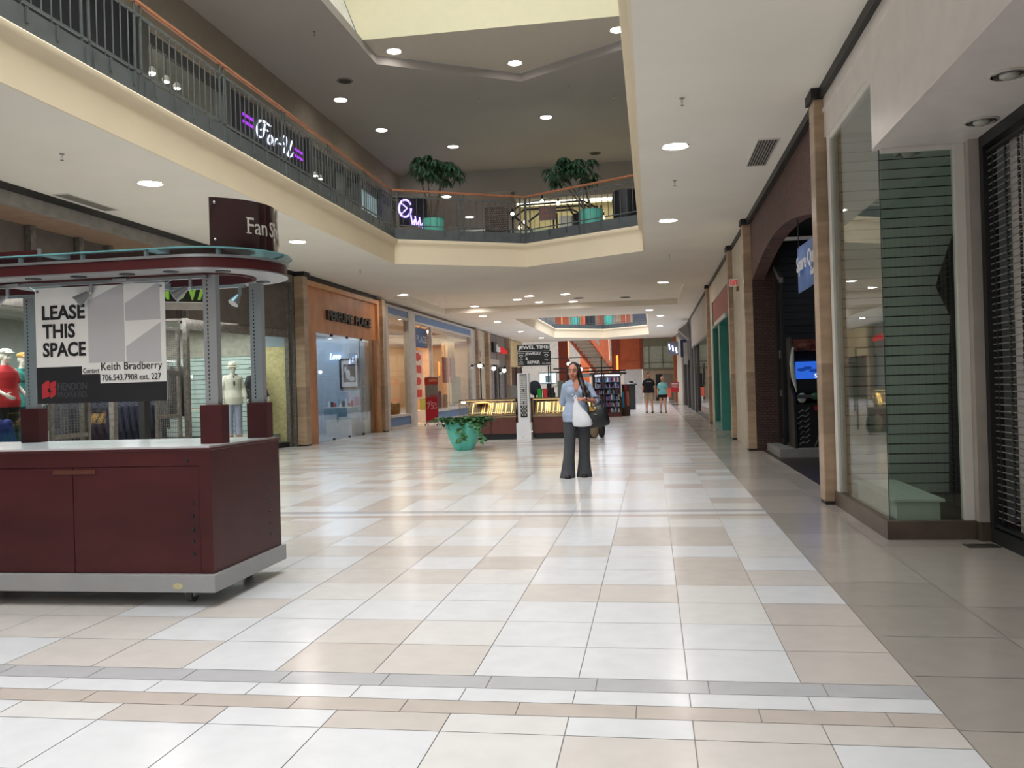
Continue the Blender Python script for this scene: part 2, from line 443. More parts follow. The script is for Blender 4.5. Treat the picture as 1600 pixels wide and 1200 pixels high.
# ---- level-2 floor finish is the slab; level-1 side walls behind the shops
def side_shell():
    b = MB()
    b.box(-13.6, -13.5, -16, 62, 0, 13)
    struct(b.build('wall_left', mat('shell_wall', (150, 146, 140), .8)))
    b = MB(); b.box(6.4, 6.5, -16, 62, 0, 13); struct(b.build('wall_right', _M['shell_wall']))
    # bulkhead line of black trim where shopfronts meet the lower ceiling
    b = MB(); b.box(-8.83, -8.70, -14, 20.83, 4.26, 4.348); b.box(-8.74, -8.46, 20.77, 21.15, 4.24, 4.348); b.box(-8.72, -8.62, 21.15, 27.1, 4.2, 4.348)
    struct(b.build('trim_3', BLACKTRIM))
    b = MB(); b.box(1.80, 1.86, -14, 9.55, 4.25, 4.348); b.box(1.72, 1.98, 9.55, 9.9, 4.25, 4.348); b.box(1.82, 1.88, 9.9, 17.0, 4.25, 4.348)
    b.box(1.72, 1.98, 16.95, 17.3, 4.25, 4.348); b.box(1.82, 1.88, 17.3, 20.2, 4.25, 4.348); b.box(1.72, 1.98, 20.2, 20.62, 4.25, 4.348); b.box(1.82, 1.88, 20.62, 28.25, 4.25, 4.348); b.box(1.72, 1.98, 28.25, 28.65, 4.25, 4.348)
    b.box(1.82, 1.88, 28.65, 42, 4.25, 4.348)
    struct(b.build('trim_4', BLACKTRIM))
side_shell()

# ---- travertine columns
def column(x0, x1, y0, y1, label, h=4.25, group=None):
    t = thing('column', label, 'column', ((x0+x1)/2, (y0+y1)/2, 0))
    MB().box(x0, x1, y0, y1, .035, h).build('shaft', TRAV, t, bevel=.012)
    MB().box(x0+.008, x1-.008, y0+.008, y1-.008, 0, .035).build('base', BLACKTRIM, t)
column(1.75, 2.0, 9.6, 9.87, 'beige stone column between the empty glass showcase and the brick arcade front')
column(1.75, 2.0, 17.0, 17.25, 'beige stone column at the far side of the brick arcade front')
column(1.75, 2.0, 20.28, 20.55, 'beige stone column between the pale wall recess and the teal shopfront')
column(1.75, 2.0, 28.3, 28.58, 'beige stone column just beyond the teal shopfront')
column(-8.75, -8.5, 20.8, 21.08, 'beige stone column between the menswear shop and the orange wood perfume front')
column(-8.7, -8.45, 27.15, 27.5, 'beige stone column between the perfume front and the blue trimmed shop')
column(-8.75, -8.5, 43.0, 43.4, 'narrow stone column past the far end of the blue trimmed shop')
column(-8.75, -8.5, 45.9, 46.4, 'stone column left of the closed grey roller gate')
column(-8.75, -8.5, 52.9, 53.4, 'stone column right of the closed grey roller gate')

# ---- railings along the level-2 edges
def railing(name, path, label, step, posts, base_z=4.93):
    t = thing('railing', label, 'railing', (path[0][0], path[0][1], 4.93))
    MB().sweep(path, [(.06, 4.925), (.06, 5.2), (.045, 5.2), (.045, 4.925)]).build('base_plate', STEEL, t)
    hp = [(o*.03, 6.13+z*.026) for o, z in ((-1, -.6), (-.6, -1), (.6, -1), (1, -.6), (1, .6), (.6, 1), (-.6, 1), (-1, .6))]
    MB().sweep(path, hp).build('handrail', RAILWOOD, t, smooth=40)
    for zz, nm in ((5.98, 'upper_rail'), (5.29, 'lower_rail')):
        MB().sweep(path, [(-.014, zz-.012), (.014, zz-.012), (.014, zz+.012), (-.014, zz+.012)]).build(nm, STEEL, t)
    segs = []
    for a, c in zip(path[:-1], path[1:]):
        a = Vector(a); c = Vector(c); segs.append((a, c, (c-a).length))
    for si, (a, c, l) in enumerate(segs):
        d = (c-a).normalized(); n = Vector((d.y, -d.x)); ang = math.atan2(d.y, d.x)
        R = rotz(ang)
        for s_ in posts[si]:
            for e in (-.065, .065):
                p = a+d*(s_+e)
                m = MB(); m.obox((p.x, p.y, 5.62), (.036, .016, .98), R)
                q = p+n*.07; m.obox((q.x, q.y, 5.06), (.06, .02, .26), R)
                m.obox(((p.x+q.x)/2, (p.y+q.y)/2, 5.14), (.04, .09, .04), R)
                m.build('post', STEEL, t)
        k = 0; s_ = step*.6
        while s_ < l-.05:
            if all(abs(s_-q) > .11 for q in posts[si]):
                p = a+d*s_; m = MB(); low = 5.29
                if k % 3 == 1:
                    low = 5.05; q = p+n*.07
                    m.obox((q.x, q.y, 5.13), (.03, .016, .16), R); m.obox(((p.x+q.x)/2, (p.y+q.y)/2, 5.18), (.02, .08, .02), R)
                    low = 5.17
                m.cyl((p.x, p.y, low), (p.x, p.y, 5.985), .0085, n=6); m.build('baluster', STEEL, t)
            k += 1; s_ += step
railing('left', [(AL-.02, 6.2), (AL-.02, 20.36)], 'long grey steel railing with oak handrail along the left upper walkway', .152, [[.55, 2.62, 3.63, 5.75, 7.92, 10.05, 12.2, 14.1]])
railing('far', [(AL-.02, 20.38), (-3.05, 22.12)], 'grey steel railing with oak handrail on the left half of the upper bridge', .17, [[.06, 1.75, 3.38]])
railing('far', [(-3.05, 22.12), (AR+.02, 20.38)], 'grey steel railing with oak handrail on the right half of the upper bridge', .17, [[.08, 1.72, 3.36]])
railing('far2', [(AL-.02, 55.12), (-3.03, 57.83), (AR+.02, 55.22)], 'distant grey railing above the second opening in the ceiling', .3, [[.1, 2, 3.9], [.1, 2, 3.8]])
railing('far3', [(AL-.02, 39), (AL-.02, 55.1)], 'distant grey railing on the left side of the second ceiling opening', .4, [[.2, 3, 6, 9, 12, 15]])

# ---- recessed lamps, sprinklers, vents
def lamp(x, y, z, label, group, on=True, r=.15):
    t = thing('downlight', label, 'ceiling light', (x, y, z), 0, group)
    MB().lathe([(r*1.14, -.012), (r*1.14, 0), (r*.98, 0), (r*.98, -.012)], n=28, caps=False).add([], []).build('ring', WHITE, t, local=True)
    MB().lathe([(.001, -.004), (r, -.004), (r, .0), (.001, .0)], n=28).build('lens', (LAMP_UP if z > 8 else LAMP) if on else mat('lamp_off', (150, 150, 144), .25, metal=.4), t, local=True)
    return t
for i, y in enumerate((6.2, 11.45, 16.66, 21.85)):
    if i in (1, 2): lamp(-6.9, y, 4.35, 'lit round downlight over the red kiosk, %s of two' % ('nearer', 'farther')[i-1], 'left row downlights')
    if i in (1, 2): lamp(.38, y, 4.35, 'lit round downlight in the right hand soffit, %s of two large ones' % ('nearer', 'farther')[i-1], 'right row downlights')
lamp(.41, 26.93, 4.35, 'lit round downlight in the right hand soffit beyond the first opening', 'right row downlights')
lamp(-7.72, 27.03, 4.35, 'lit round downlight in front of the perfume shop far column', 'left row downlights')
for i, (x, y) in enumerate(((-6.86, 34.2), (-4.84, 32.2), (-4.25, 31.2), (-4.2, 33.6), (-2.95, 31.1), (-2.92, 33.9))):
    lamp(x, y, 4.56, 'lit downlight in the recessed ceiling panel, %s from the left' % ['first', 'second', 'third', 'fourth', 'fifth', 'sixth'][i], 'downlights in the recessed panel')
for x, y, l in ((-6.99, 36.54, 'lit downlight on the beam above the blue trimmed shop'), (-.02, 36.85, 'lit downlight at the right end of the beam before the second opening'),
                (-6.99, 40.11, 'first lit downlight left of the second ceiling opening'), (-7.06, 47.8, 'second lit downlight left of the second ceiling opening'), (-6.8, 54.9, 'third lit downlight left of the second ceiling opening'),
                (.46, 40.27, 'nearer lit downlight right of the second ceiling opening'), (.49, 47.5, 'farther lit downlight right of the second ceiling opening')):
    lamp(x, y, 4.35, l, 'downlights round the second opening')
for x, y, z, l in ((-7.9, 22.23, 9.03, 'lit downlight in the dark upper ceiling, nearest on the left'), (-7.68, 25.09, 9.03, 'lit downlight in the dark upper ceiling, second on the left'),
                   (-7.7, 29.6, 9.03, 'lit downlight in the dark upper ceiling by the left tree crown'), (-6.04, 27.39, 9.03, 'lit downlight in the dark upper ceiling over the bridge left of centre'),
                   (-2.78, 25.08, 9.03, 'lit downlight in the dark upper ceiling right of centre'), (-7.12, 30.95, 8.25, 'lit downlight seen just under the bridge handrail'), (-7.1, 34.9, 8.25, 'lit downlight low behind the bridge railing balusters')):
    lamp(x, y, z, l, 'upper ceiling downlights', r=.16)
for x, y, l in ((-5.72, 19.85, 'lit downlight in the skylight recess, left'), (-3.08, 21.25, 'lit downlight in the skylight recess, centre'), (-.53, 19.8, 'lit downlight in the skylight recess, right')):
    lamp(x, y, 9.235, l, 'skylight recess downlights', r=.16)
def z319(i): return ((2.17, 7.78), (2.45, 6.95), (2.25, 5.9))[i]
def sprinkler(x, y, z, label):
    t = thing('sprinkler', label, 'sprinkler', (x, y, z), 0, 'ceiling sprinklers')
    MB().lathe([(.03, -.008), (.03, 0)], n=12).build('plate', CHROME, t, local=True)
    m = MB(); m.cyl((0, 0, -.045), (0, 0, 0), .011, n=8); m.tube([(0, -.018, -.045), (0, -.02, -.062), (0, 0, -.078), (0, .02, -.062), (0, .018, -.045)], .004, 6)
    m.lathe([(.022, -.082), (.022, -.078)], n=10); m.build('head', CHROME, t, local=True)
for x, y, z, l in ((-7.07, 9.8, 4.35, 'sprinkler head over the far left of the kiosk'), (-7.06, 13.47, 4.35, 'sprinkler head left of the curved kiosk sign'), (-7.11, 21.09, 4.35, 'sprinkler head before the perfume front'),
                   (.4, 9.54, 4.35, 'nearest sprinkler head in the right soffit'), (.42, 13.41, 4.35, 'second sprinkler head in the right soffit'), (.49, 21.18, 4.35, 'third sprinkler head in the right soffit'),
                   (-6.9, 17.9, 9.03, 'sprinkler head in the upper ceiling at far left'), (-4.3, 22.9, 9.03, 'sprinkler head in the upper ceiling left of centre'), (-1.9, 22.6, 9.03, 'sprinkler head in the upper ceiling right of centre'), (-.8, 23.6, 9.03, 'sprinkler head in the upper ceiling at far right'),
                   (-7.6, 26.3, 4.35, 'sprinkler head before the far perfume column')):
    sprinkler(x, y, z, l)
for x, z, l in ((-4.2, 10.35, 'sprinkler on the skylight well wall, left'), (-1.75, 10.6, 'sprinkler on the skylight well wall, right')):
    t = thing('sprinkler', l, 'sprinkler', (x, 19.0, z), 0, 'ceiling sprinklers')
    m = MB(); m.cyl((0, -.07, 0), (0, 0, 0), .02, n=8); m.cyl((0, -.09, 0), (0, -.07, 0), .035, n=10); m.cyl((0, -.01, 0), (0, 0, 0), .05, n=12); m.build('head', CHROME, t, local=True)
def vent(x0, x1, y0, y1, z, label, alongx):
    t = thing('air_vent', label, 'vent', ((x0+x1)/2, (y0+y1)/2, z))
    m = MB(); e = .02
    m.box(x0, x1, y0, y0+e, z-.012, z); m.box(x0, x1, y1-e, y1, z-.012, z); m.box(x0, x0+e, y0+e, y1-e, z-.012, z); m.box(x1-e, x1, y0+e, y1-e, z-.012, z)
    m.build('frame', WHITE, t)
    m = MB(); m.m = 0; m.box(x0+e, x1-e, y0+e, y1-e, z-.003, z); m.m = 1
    y = y0+e+.02; x = x0+e+.02
    if alongx:
        while y < y1-e-.01: m.box(x0+e, x1-e, y, y+.014, z-.012, z-.003); y += .05
    else:
        while x < x1-e-.01: m.box(x, x+.012, y0+e, y1-e, z-.012, z-.003); x += .035
    m.build('grille', [mat('vent_dark', (60, 58, 55), .8), mat('vent_blade', (160, 155, 146), .5)], t)
vent(1.39, 1.68, 11.42, 12.8, 4.35, 'rectangular air vent in the right soffit beside the brick front', False)
vent(-8.62, -8.35, 11.7, 12.95, 4.35, 'rectangular air vent in the left ceiling above the menswear shop', False)
for x, y, z, l in ((-2.6, 32.7, 4.56, 'small round air diffuser in the recessed ceiling panel'), (-.9, 33.2, 4.56, 'faint round speaker grille at the right of the recessed panel'), (-7.3, 20.9, 9.03, 'round speaker grille in the upper ceiling at left'), (-1.65, 29.4, 9.03, 'round diffuser in the upper ceiling over the right tree')):
    t = thing('ceiling_grille', l, 'vent', (x, y, z))
    MB().lathe([(.19, -.015), (.2, -.004), (.2, 0)], n=24).build('rim', mat('grille_grey', (120, 112, 104), .7), t, local=True)
    MB().lathe([(.15, -.02), (.15, -.012)], n=24).build('mesh', mat('vent_dark', (60, 58, 55), .8), t, local=True)
# ================================================================== RIGHT SIDE
PALE = mat('pale_laminate', (226, 218, 212), .35, var=.02)
DARKTILE = mat('dark_base_tile', (92, 80, 70), .35, var=.12, scale=4)
SLAT = mat('slatwall_board', (196, 206, 198), .45, var=.03)
GAP = mat('slat_gap', (28, 30, 30), .8)
def slatwall(b, x0, x1, y, z0, z1, pitch=.1, axis='y', t=.02, face=-1):
    # grooved display board facing along an axis; material 0 board, 1 groove
    b.m = 1
    if axis == 'y': b.box(x0, x1, min(y, y-face*t), max(y, y-face*t), z0, z1)
    else: b.box(min(y, y-face*t), max(y, y-face*t), x0, x1, z0, z1)
    b.m = 0; z = z0
    while z < z1-.01:
        zz = min(z+pitch-.013, z1)
        if axis == 'y': b.box(x0, x1, min(y, y+face*.01), max(y, y+face*.01), z, zz)
        else: b.box(min(y, y+face*.01), max(y, y+face*.01), x0, x1, z, zz)
        z += pitch
def vacant_shop():
    # fascia, soffit and side walls
    b = MB()
    b.box(1.85, 1.95, -14, 7.66, 3.19, 4.27)
    b.box(1.85, 1.95, 7.66, 9.6, 3.84, 4.27)
    b.box(1.95, 2.72, -14, 7.6, 3.19, 3.25)
    b.box(1.835, 1.85, -14, 9.6, 4.10, 4.14)
    b.box(1.835, 1.85, -14, 7.6, 3.19, 3.215)
    struct(b.build('trim_5', PALE))
    b = MB(); b.box(2.53, 2.68, 7.47, 7.62, .15, 3.19); struct(b.build('trim_6', mat('grey_pilaster', (176, 168, 160), .45)))
    b = MB(); b.box(1.9, 3.4, 9.5, 9.6, 0, 3.84); b.box(3.4, 3.5, 7.6, 9.6, 0, 3.9); b.box(1.95, 3.4, 7.66, 9.6, 3.84, 3.9); b.box(2.53, 3.4, 7.62, 7.68, 0, 3.9)
    struct(b.build('wall_showcase', mat('showcase_wall', (180, 186, 178), .6)))
    t = thing('glass_showcase', 'empty corner glass showcase with white frame on a dark tiled base', 'display window', (2.2, 8.6, 0)); struct(t); t['kind'] = 'structure'; t.name = 'window_2'
    b = MB(); b.box(1.85, 2.53, 7.53, 7.6, 0, .15); b.box(1.85, 1.95, 7.6, 9.6, 0, .15); b.box(1.95, 3.4, 7.6, 9.5, .0, .13); b.box(2.53, 2.69, 7.45, 7.6, 0, .15)
    b.build('tiled_base', DARKTILE, t, bevel=.004)
    b = MB(); b.box(1.86, 1.94, 9.42, 9.55, .15, 3.84); b.box(1.87, 1.93, 7.66, 9.42, 3.78, 3.84); b.box(2.45, 2.53, 7.56, 7.64, .15, 3.19); b.box(1.9, 2.45, 7.58, 7.62, 3.15, 3.19)
    b.build('frame', WHITE, t, bevel=.004)
    sg = glass('showcase_glass', (238, 243, 240), gain=1.25)
    MB().box(1.885, 1.893, 7.60, 9.42, .15, 3.80).build('pane', sg, t)
    MB().box(1.893, 2.45, 7.595, 7.603, .15, 3.16).build('pane', sg, t)
    MB().box(1.882, 1.888, 7.594, 7.60, .15, 3.18).build('glass_edge', mat('glass_edge_green', (28, 52, 46), .3), t)
    b = MB(); slatwall(b, 1.96, 3.38, 9.48, .14, 3.78, .1); o = b.build('slat_panel', [SLAT, GAP], t)
    bx = thing('plinth_box', 'low white display box on the floor of the empty showcase', 'display box', (2.14, 8.4, .131))
    MB().box(1.97, 2.31, 7.7, 9.1, .131, .285).build('body', mat('plinth_white', (214, 222, 214), .5), bx, bevel=.003)
    MB().box(1.94, 2.34, 7.67, 9.13, .285, .31).build('lid', mat('plinth_white', (214, 222, 214), .5), bx, bevel=.004)
    # draped black cloth leaning against the far end of the slat panel
    b = MB(); N = 9; rows = [(3.05, .02), (2.7, .07), (2.3, .19), (2.2, .21), (1.9, .10), (1.4, .11), (.8, .12), (.14, .14)]
    vs = []
    for z, wd in rows:
        for i in range(N):
            u = i/(N-1); vs.append((3.06-wd*1.2+u*wd*2.0, 9.34+.045*math.sin(u*9+z*2)+.03*u, z))
    fs = [(r*N+i, r*N+i+1, (r+1)*N+i+1, (r+1)*N+i) for r in range(len(rows)-1) for i in range(N-1)]
    b.add(vs, fs); o = b.build('black_drape', mat('black_cloth', (34, 36, 38), .9, bump=.3), None, smooth=60)
    m = o.modifiers.new('thick', 'SOLIDIFY'); m.thickness = .015
    tag(o, 'black cloth hanging at the back of the empty glass showcase', 'cloth')
    for i, l in enumerate(('unlit round downlight above the glass showcase corner', 'unlit round downlight beside the roller grille top', 'unlit round downlight at the right edge of the photo')):
        x, y = z319(i)
        d = thing('dead_downlight', l, 'ceiling light', (x, y, 3.19), 0, 'unlit soffit downlights')
        MB().lathe([(.105, -.012), (.12, -.008), (.12, 0), (.09, 0), (.09, -.012)], n=28, caps=False).build('ring', mat('lamp_ring', (196, 190, 180), .4), d, local=True)
        MB().lathe([(.001, -.006), (.09, -.004), (.09, 0)], n=28).build('reflector', mat('lamp_dark', (52, 50, 46), .5), d, local=True)
        m = MB(); m.sph((0, 0, -.01), (.06, .06, .03)); m.build('bulb', mat('bulb_grey', (170, 168, 160), .2), d, local=True, smooth=60)
vacant_shop()
def roller_grille():
    t = thing('roller_grille', 'closed dark roller grille with thin horizontal rods beside the grey pilaster', 'roller shutter', (2.63, 5, 0))
    b = MB(); b.box(2.60, 2.68, -1, 7.44, 0, .11); b.box(2.61, 2.67, -1, 7.42, .125, .145); b.build('bottom_bar', mat('shutter_bar', (40, 42, 46), .4, metal=.3), t, bevel=.004)
    b = MB(); b.box(2.60, 2.70, 7.37, 7.445, .11, 3.19); b.build('side_guide', BLACK, t)
    b = MB(); b.box(2.60, 2.70, -1, 7.37, 3.10, 3.19); b.box(2.62, 2.66, -1, 7.37, 3.04, 3.06); b.build('head_box', BLACK, t)
    m = MB(); z = .2
    while z < 3.04:
        m.cyl((2.64, 4.2, z), (2.64, 7.38, z), .0055, n=5); z += .052
    m.build('rods', mat('shutter_rod', (150, 148, 146), .35, metal=.4), t)
    for k in range(13):
        y = 7.28-.24*k
        m = MB(); z = .17
        while z < 3.03:
            m.box(2.634, 2.646, y-.012, y+.012, z+.004, z+.046); z += .052
        m.build('link_column', BLACK, t)
    # grey vertical blinds standing behind the grille
    v = thing('vertical_blind', 'grey vertical blind hanging behind the roller grille', 'blind', (2.76, 6, 0))
    m = MB(); m.box(2.73, 2.79, 4, 7.35, 3.1, 3.185); m.build('head_rail', BLACK, v)
    for k in range(12):
        y = 7.26-.25*k
        MB().box(2.755, 2.765, y-.205, y, .04, 3.1).build('slat', mat('blind_slat', (214, 206, 200), .7), v)
    b = MB(); b.box(3.3, 3.4, -14, 7.6, 0, 3.2); struct(b.build('wall_vacant', mat('vacant_gloom', (40, 38, 38), .9)))  # backdrop: the unlit interior's gloom is put into its dark colour
    d = MB(); d.box(2.35, 2.58, 7.18, 7.32, .0, .006); o = d.build('floor_plate', mat('floor_plate_metal', (96, 92, 86), .35, metal=.6, var=.2), None); tag(o, 'small metal floor plate in front of the grille foot', 'floor plate')
roller_grille()

def arcade():
    BR = brick_mat('dark_brick', (98, 70, 64), (84, 60, 56), (66, 54, 50), sx=4.4, msize=.018)
    b = MB()
    # front wall with a segmental arch
    y0, y1 = 10.3, 17.0
    pts = [(9.87, 4.27), (9.87, 0.0), (y0, 0.0), (y0, 3.18)]
    for i in range(1, 16):
        u = i/16; y = y0+(y1-y0)*u; pts.append((y, 3.18+.36*math.sin(PI*u)))
    pts += [(y1, 3.18), (17.0, 4.27)]
    b.prism(pts, 1.9, 2.12, 'yz')
    struct(b.build('wall_brick', BR))
    b = MB(); b.box(1.905, 2.39, 16.98, 17.2, 0, 3.9); struct(b.build('wall_brick_return', brick_mat('dark_brick2', (84, 58, 50), (70, 50, 44), (34, 30, 28), sx=5.2, msize=.03)))
    b = MB(); b.box(2.12, 6.4, 9.7, 9.9, 0, 4.1); b.box(6.2, 6.4, 9.9, 17.2, 0, 4.1); b.box(2.12, 6.4, 9.9, 17.2, 4.0, 4.1); struct(b.build('wall_arcade', mat('arcade_black', (34, 33, 34), .85)))
    b = MB(); b.box(2.0, 6.3, 9.95, 16.98, .0, .012); struct(b.build('floor_arcade', mat('arcade_floor', (50, 44, 40), .35)))
    b = MB(); slatwall(b, 2.39, 6.2, 17.0, .1, 3.9, .13); struct(b.build('wall_slat', [mat('black_slat', (44, 44, 48), .5), GAP]))
    # glazed screen beside the opening and tall glass door
    t = thing('glass_door', 'dark framed glass door inside the brick arcade entrance', 'door', (2.36, 16.5, .15))
    m = MB(); m.box(2.30, 2.35, 16.3, 16.36, .15, 3.1); m.box(2.30, 2.35, 16.9, 16.96, .15, 3.1); m.box(2.30, 2.35, 16.36, 16.9, 3.04, 3.1); m.box(2.30, 2.35, 16.36, 16.9, .15, .25); m.build('frame', BLACK, t)
    MB().box(2.32, 2.33, 16.36, 16.9, .25, 3.04).build('pane', SHOPGLASS, t)
    m = MB(); m.box(2.27, 2.30, 16.4, 16.46, 1.02, 1.14); m.box(2.27, 2.30, 16.4, 16.44, 1.7, 1.85); m.build('lock', CHROME, t)
    b = MB(); b.box(2.08, 5.5, 15.25, 16.9, .012, .15); o = b.build('entrance_plinth', mat('plinth_grey', (132, 130, 126), .6)); tag(o, 'low grey plinth under the game machine', 'plinth')
    # light canopy strip above the entrance
    b = MB(); b.obox((2.3, 16.5, 3.25), (.06, .9, .1), Matrix.Rotation(.4, 3, 'X')); struct(b.build('trim_7', mat('canopy_grey', (120, 118, 114), .5)))
    # arcade game cabinet
    t = thing('arcade_machine', 'big black arcade game cabinet with a blue lit screen inside the brick arcade', 'game machine', (2.77, 15.7, .15))
    side = [(15.45, .15), (16.15, .15), (16.15, 2.05), (15.75, 2.05), (15.62, 1.8), (15.85, 1.2), (15.5, 1.0), (15.5, .85)]
    cb = mat('cabinet_black', (26, 26, 28), .4)
    x0, x1 = 2.36, 3.18
    for xa, xb in ((x0, x0+.04), (x1-.04, x1)): MB().prism(side, xa, xb, 'yz').build('side_panel', cb, t)
    MB().box(x0+.04, x1-.04, 15.95, 16.1, .15, 2.0).build('back_box', cb, t)
    MB().box(x0+.04, x1-.04, 15.55, 15.95, .15, .9).build('lower_box', cb, t)
    m = MB(); 
    for k in range(7):
        z = .2+.09*k; m.tube([(x0+.08+.02*math.sin(k), 15.545, z), (x0+.14, 15.545, z+.05), (x0+.2, 15.545, z+.03), (x0+.26, 15.545, z+.09)], .008, 5)
    for k in range(6):
        x = x0+.34+.07*k; m.tube([(x, 15.545, .17), (x+.02, 15.545, .24), (x+.05, 15.545, .28), (x+.05, 15.545, .33-.01*k)], .008, 5)
    m.build('zebra_stripes', mat('stripe_grey', (120, 126, 126), .6), t)
    m = MB(); m.obox((x0+.42, 15.62, .98), (.72, .3, .06), Matrix.Rotation(-.3, 3, 'X')); m.build('control_deck', mat('deck_dark', (44, 44, 46), .4), t)
    m = MB(); m.sph((x0+.14, 15.5, 1.0), (.075, .02, .085)); m.build('dial', mat('dial_grey', (150, 156, 150), .4), t, smooth=60)
    m = MB(); m.sph((x0+.36, 15.5, 1.02), (.09, .03, .06)); m.sph((x0+.44, 15.49, 1.08), (.05, .03, .05)); m.build('green_gun', mat('gun_green', (30, 96, 62), .4), t, smooth=60)
    MB().box(x0+.34, x0+.72, 15.535, 15.55, .78, .86).build('coin_panel', mat('coin_red', (140, 28, 30), .4), t)
    MB().obox((x0+.43, 15.84, 1.47), (.66, .02, .3), Matrix.Rotation(0, 3, 'X')).build('screen', emis('arcade_screen', (52, 110, 232), .8), t)
    m = MB()
    for k in range(5): m.sph((x0+.2+.1*k, 15.832, 1.48+.03*math.sin(k*2)), (.09, .004, .035))
    m.build('screen_scene', emis('arcade_scene', (24, 58, 140), 1.0), t)
    text('screen_writing', 'SOL', emis('screen_white', (225, 235, 255), 2), t, frame((x0+.5, 15.826, 1.37), (1, 0, 0), (0, 0, 1)), h=.07)
    MB().box(x0+.1, x1-.1, 15.86, 15.94, 1.08, 1.3).build('screen_surround', cb, t)
    m = MB(); m.tube([(x0+.03, 15.6, 1.86), (x0+.0, 15.56, 1.6), (x0+.02, 15.56, 1.35), (x0+.07, 15.6, 1.1)], [.02, .04, .04, .008], 8); m.build('tusk', mat('tusk_ivory', (170, 180, 168), .5), t, smooth=60)
    m = MB(); m.box(x0+.05, x1-.05, 15.68, 15.98, 1.8, 2.0); m.sph((x0+.25, 15.66, 1.88), (.14, .05, .07)); m.build('marquee', mat('marquee_rust', (96, 44, 30), .5, var=.4), t)
    # blue banner hanging at the mouth of the opening
    t = thing('banner', 'blue hanging banner with white lettering beside the brick arcade front', 'banner', (1.98, 11.2, 2.5))
    b = MB(); N = 14; vs = []
    for r in range(2):
        for i in range(N):
            u = i/(N-1); vs.append((1.975+.02*math.sin(u*5), 12.28-u*2.2, 2.5+.55*r+(.03 if r else -.03)*(1-u)))
    b.add(vs, [(i, i+1, N+i+1, N+i) for i in range(N-1)])
    o = b.build('cloth', mat('banner_blue', (92, 124, 186), .6, var=.25, scale=1.6), t, smooth=60)
    s = o.modifiers.new('thick', 'SOLIDIFY'); s.thickness = .006
    text('writing', 'Spare Quarters', mat('banner_white', (228, 230, 236), .5), t, frame((1.95, 12.2, 2.80), (0, -1, 0), (0, 0, 1)), w=2.0, h=.26, align='L', bold=.02)
    text('writing', 'Games', mat('banner_white', (228, 230, 236), .5), t, frame((1.95, 11.2, 2.64), (0, -1, 0), (0, 0, 1)), h=.1, align='L', bold=.01)
    for y in (12.2, 10.2):
        MB().cyl((1.98, y, 3.05), (1.98, y, 3.5), .006, n=6).build('cord', BLACK, t)
arcade()

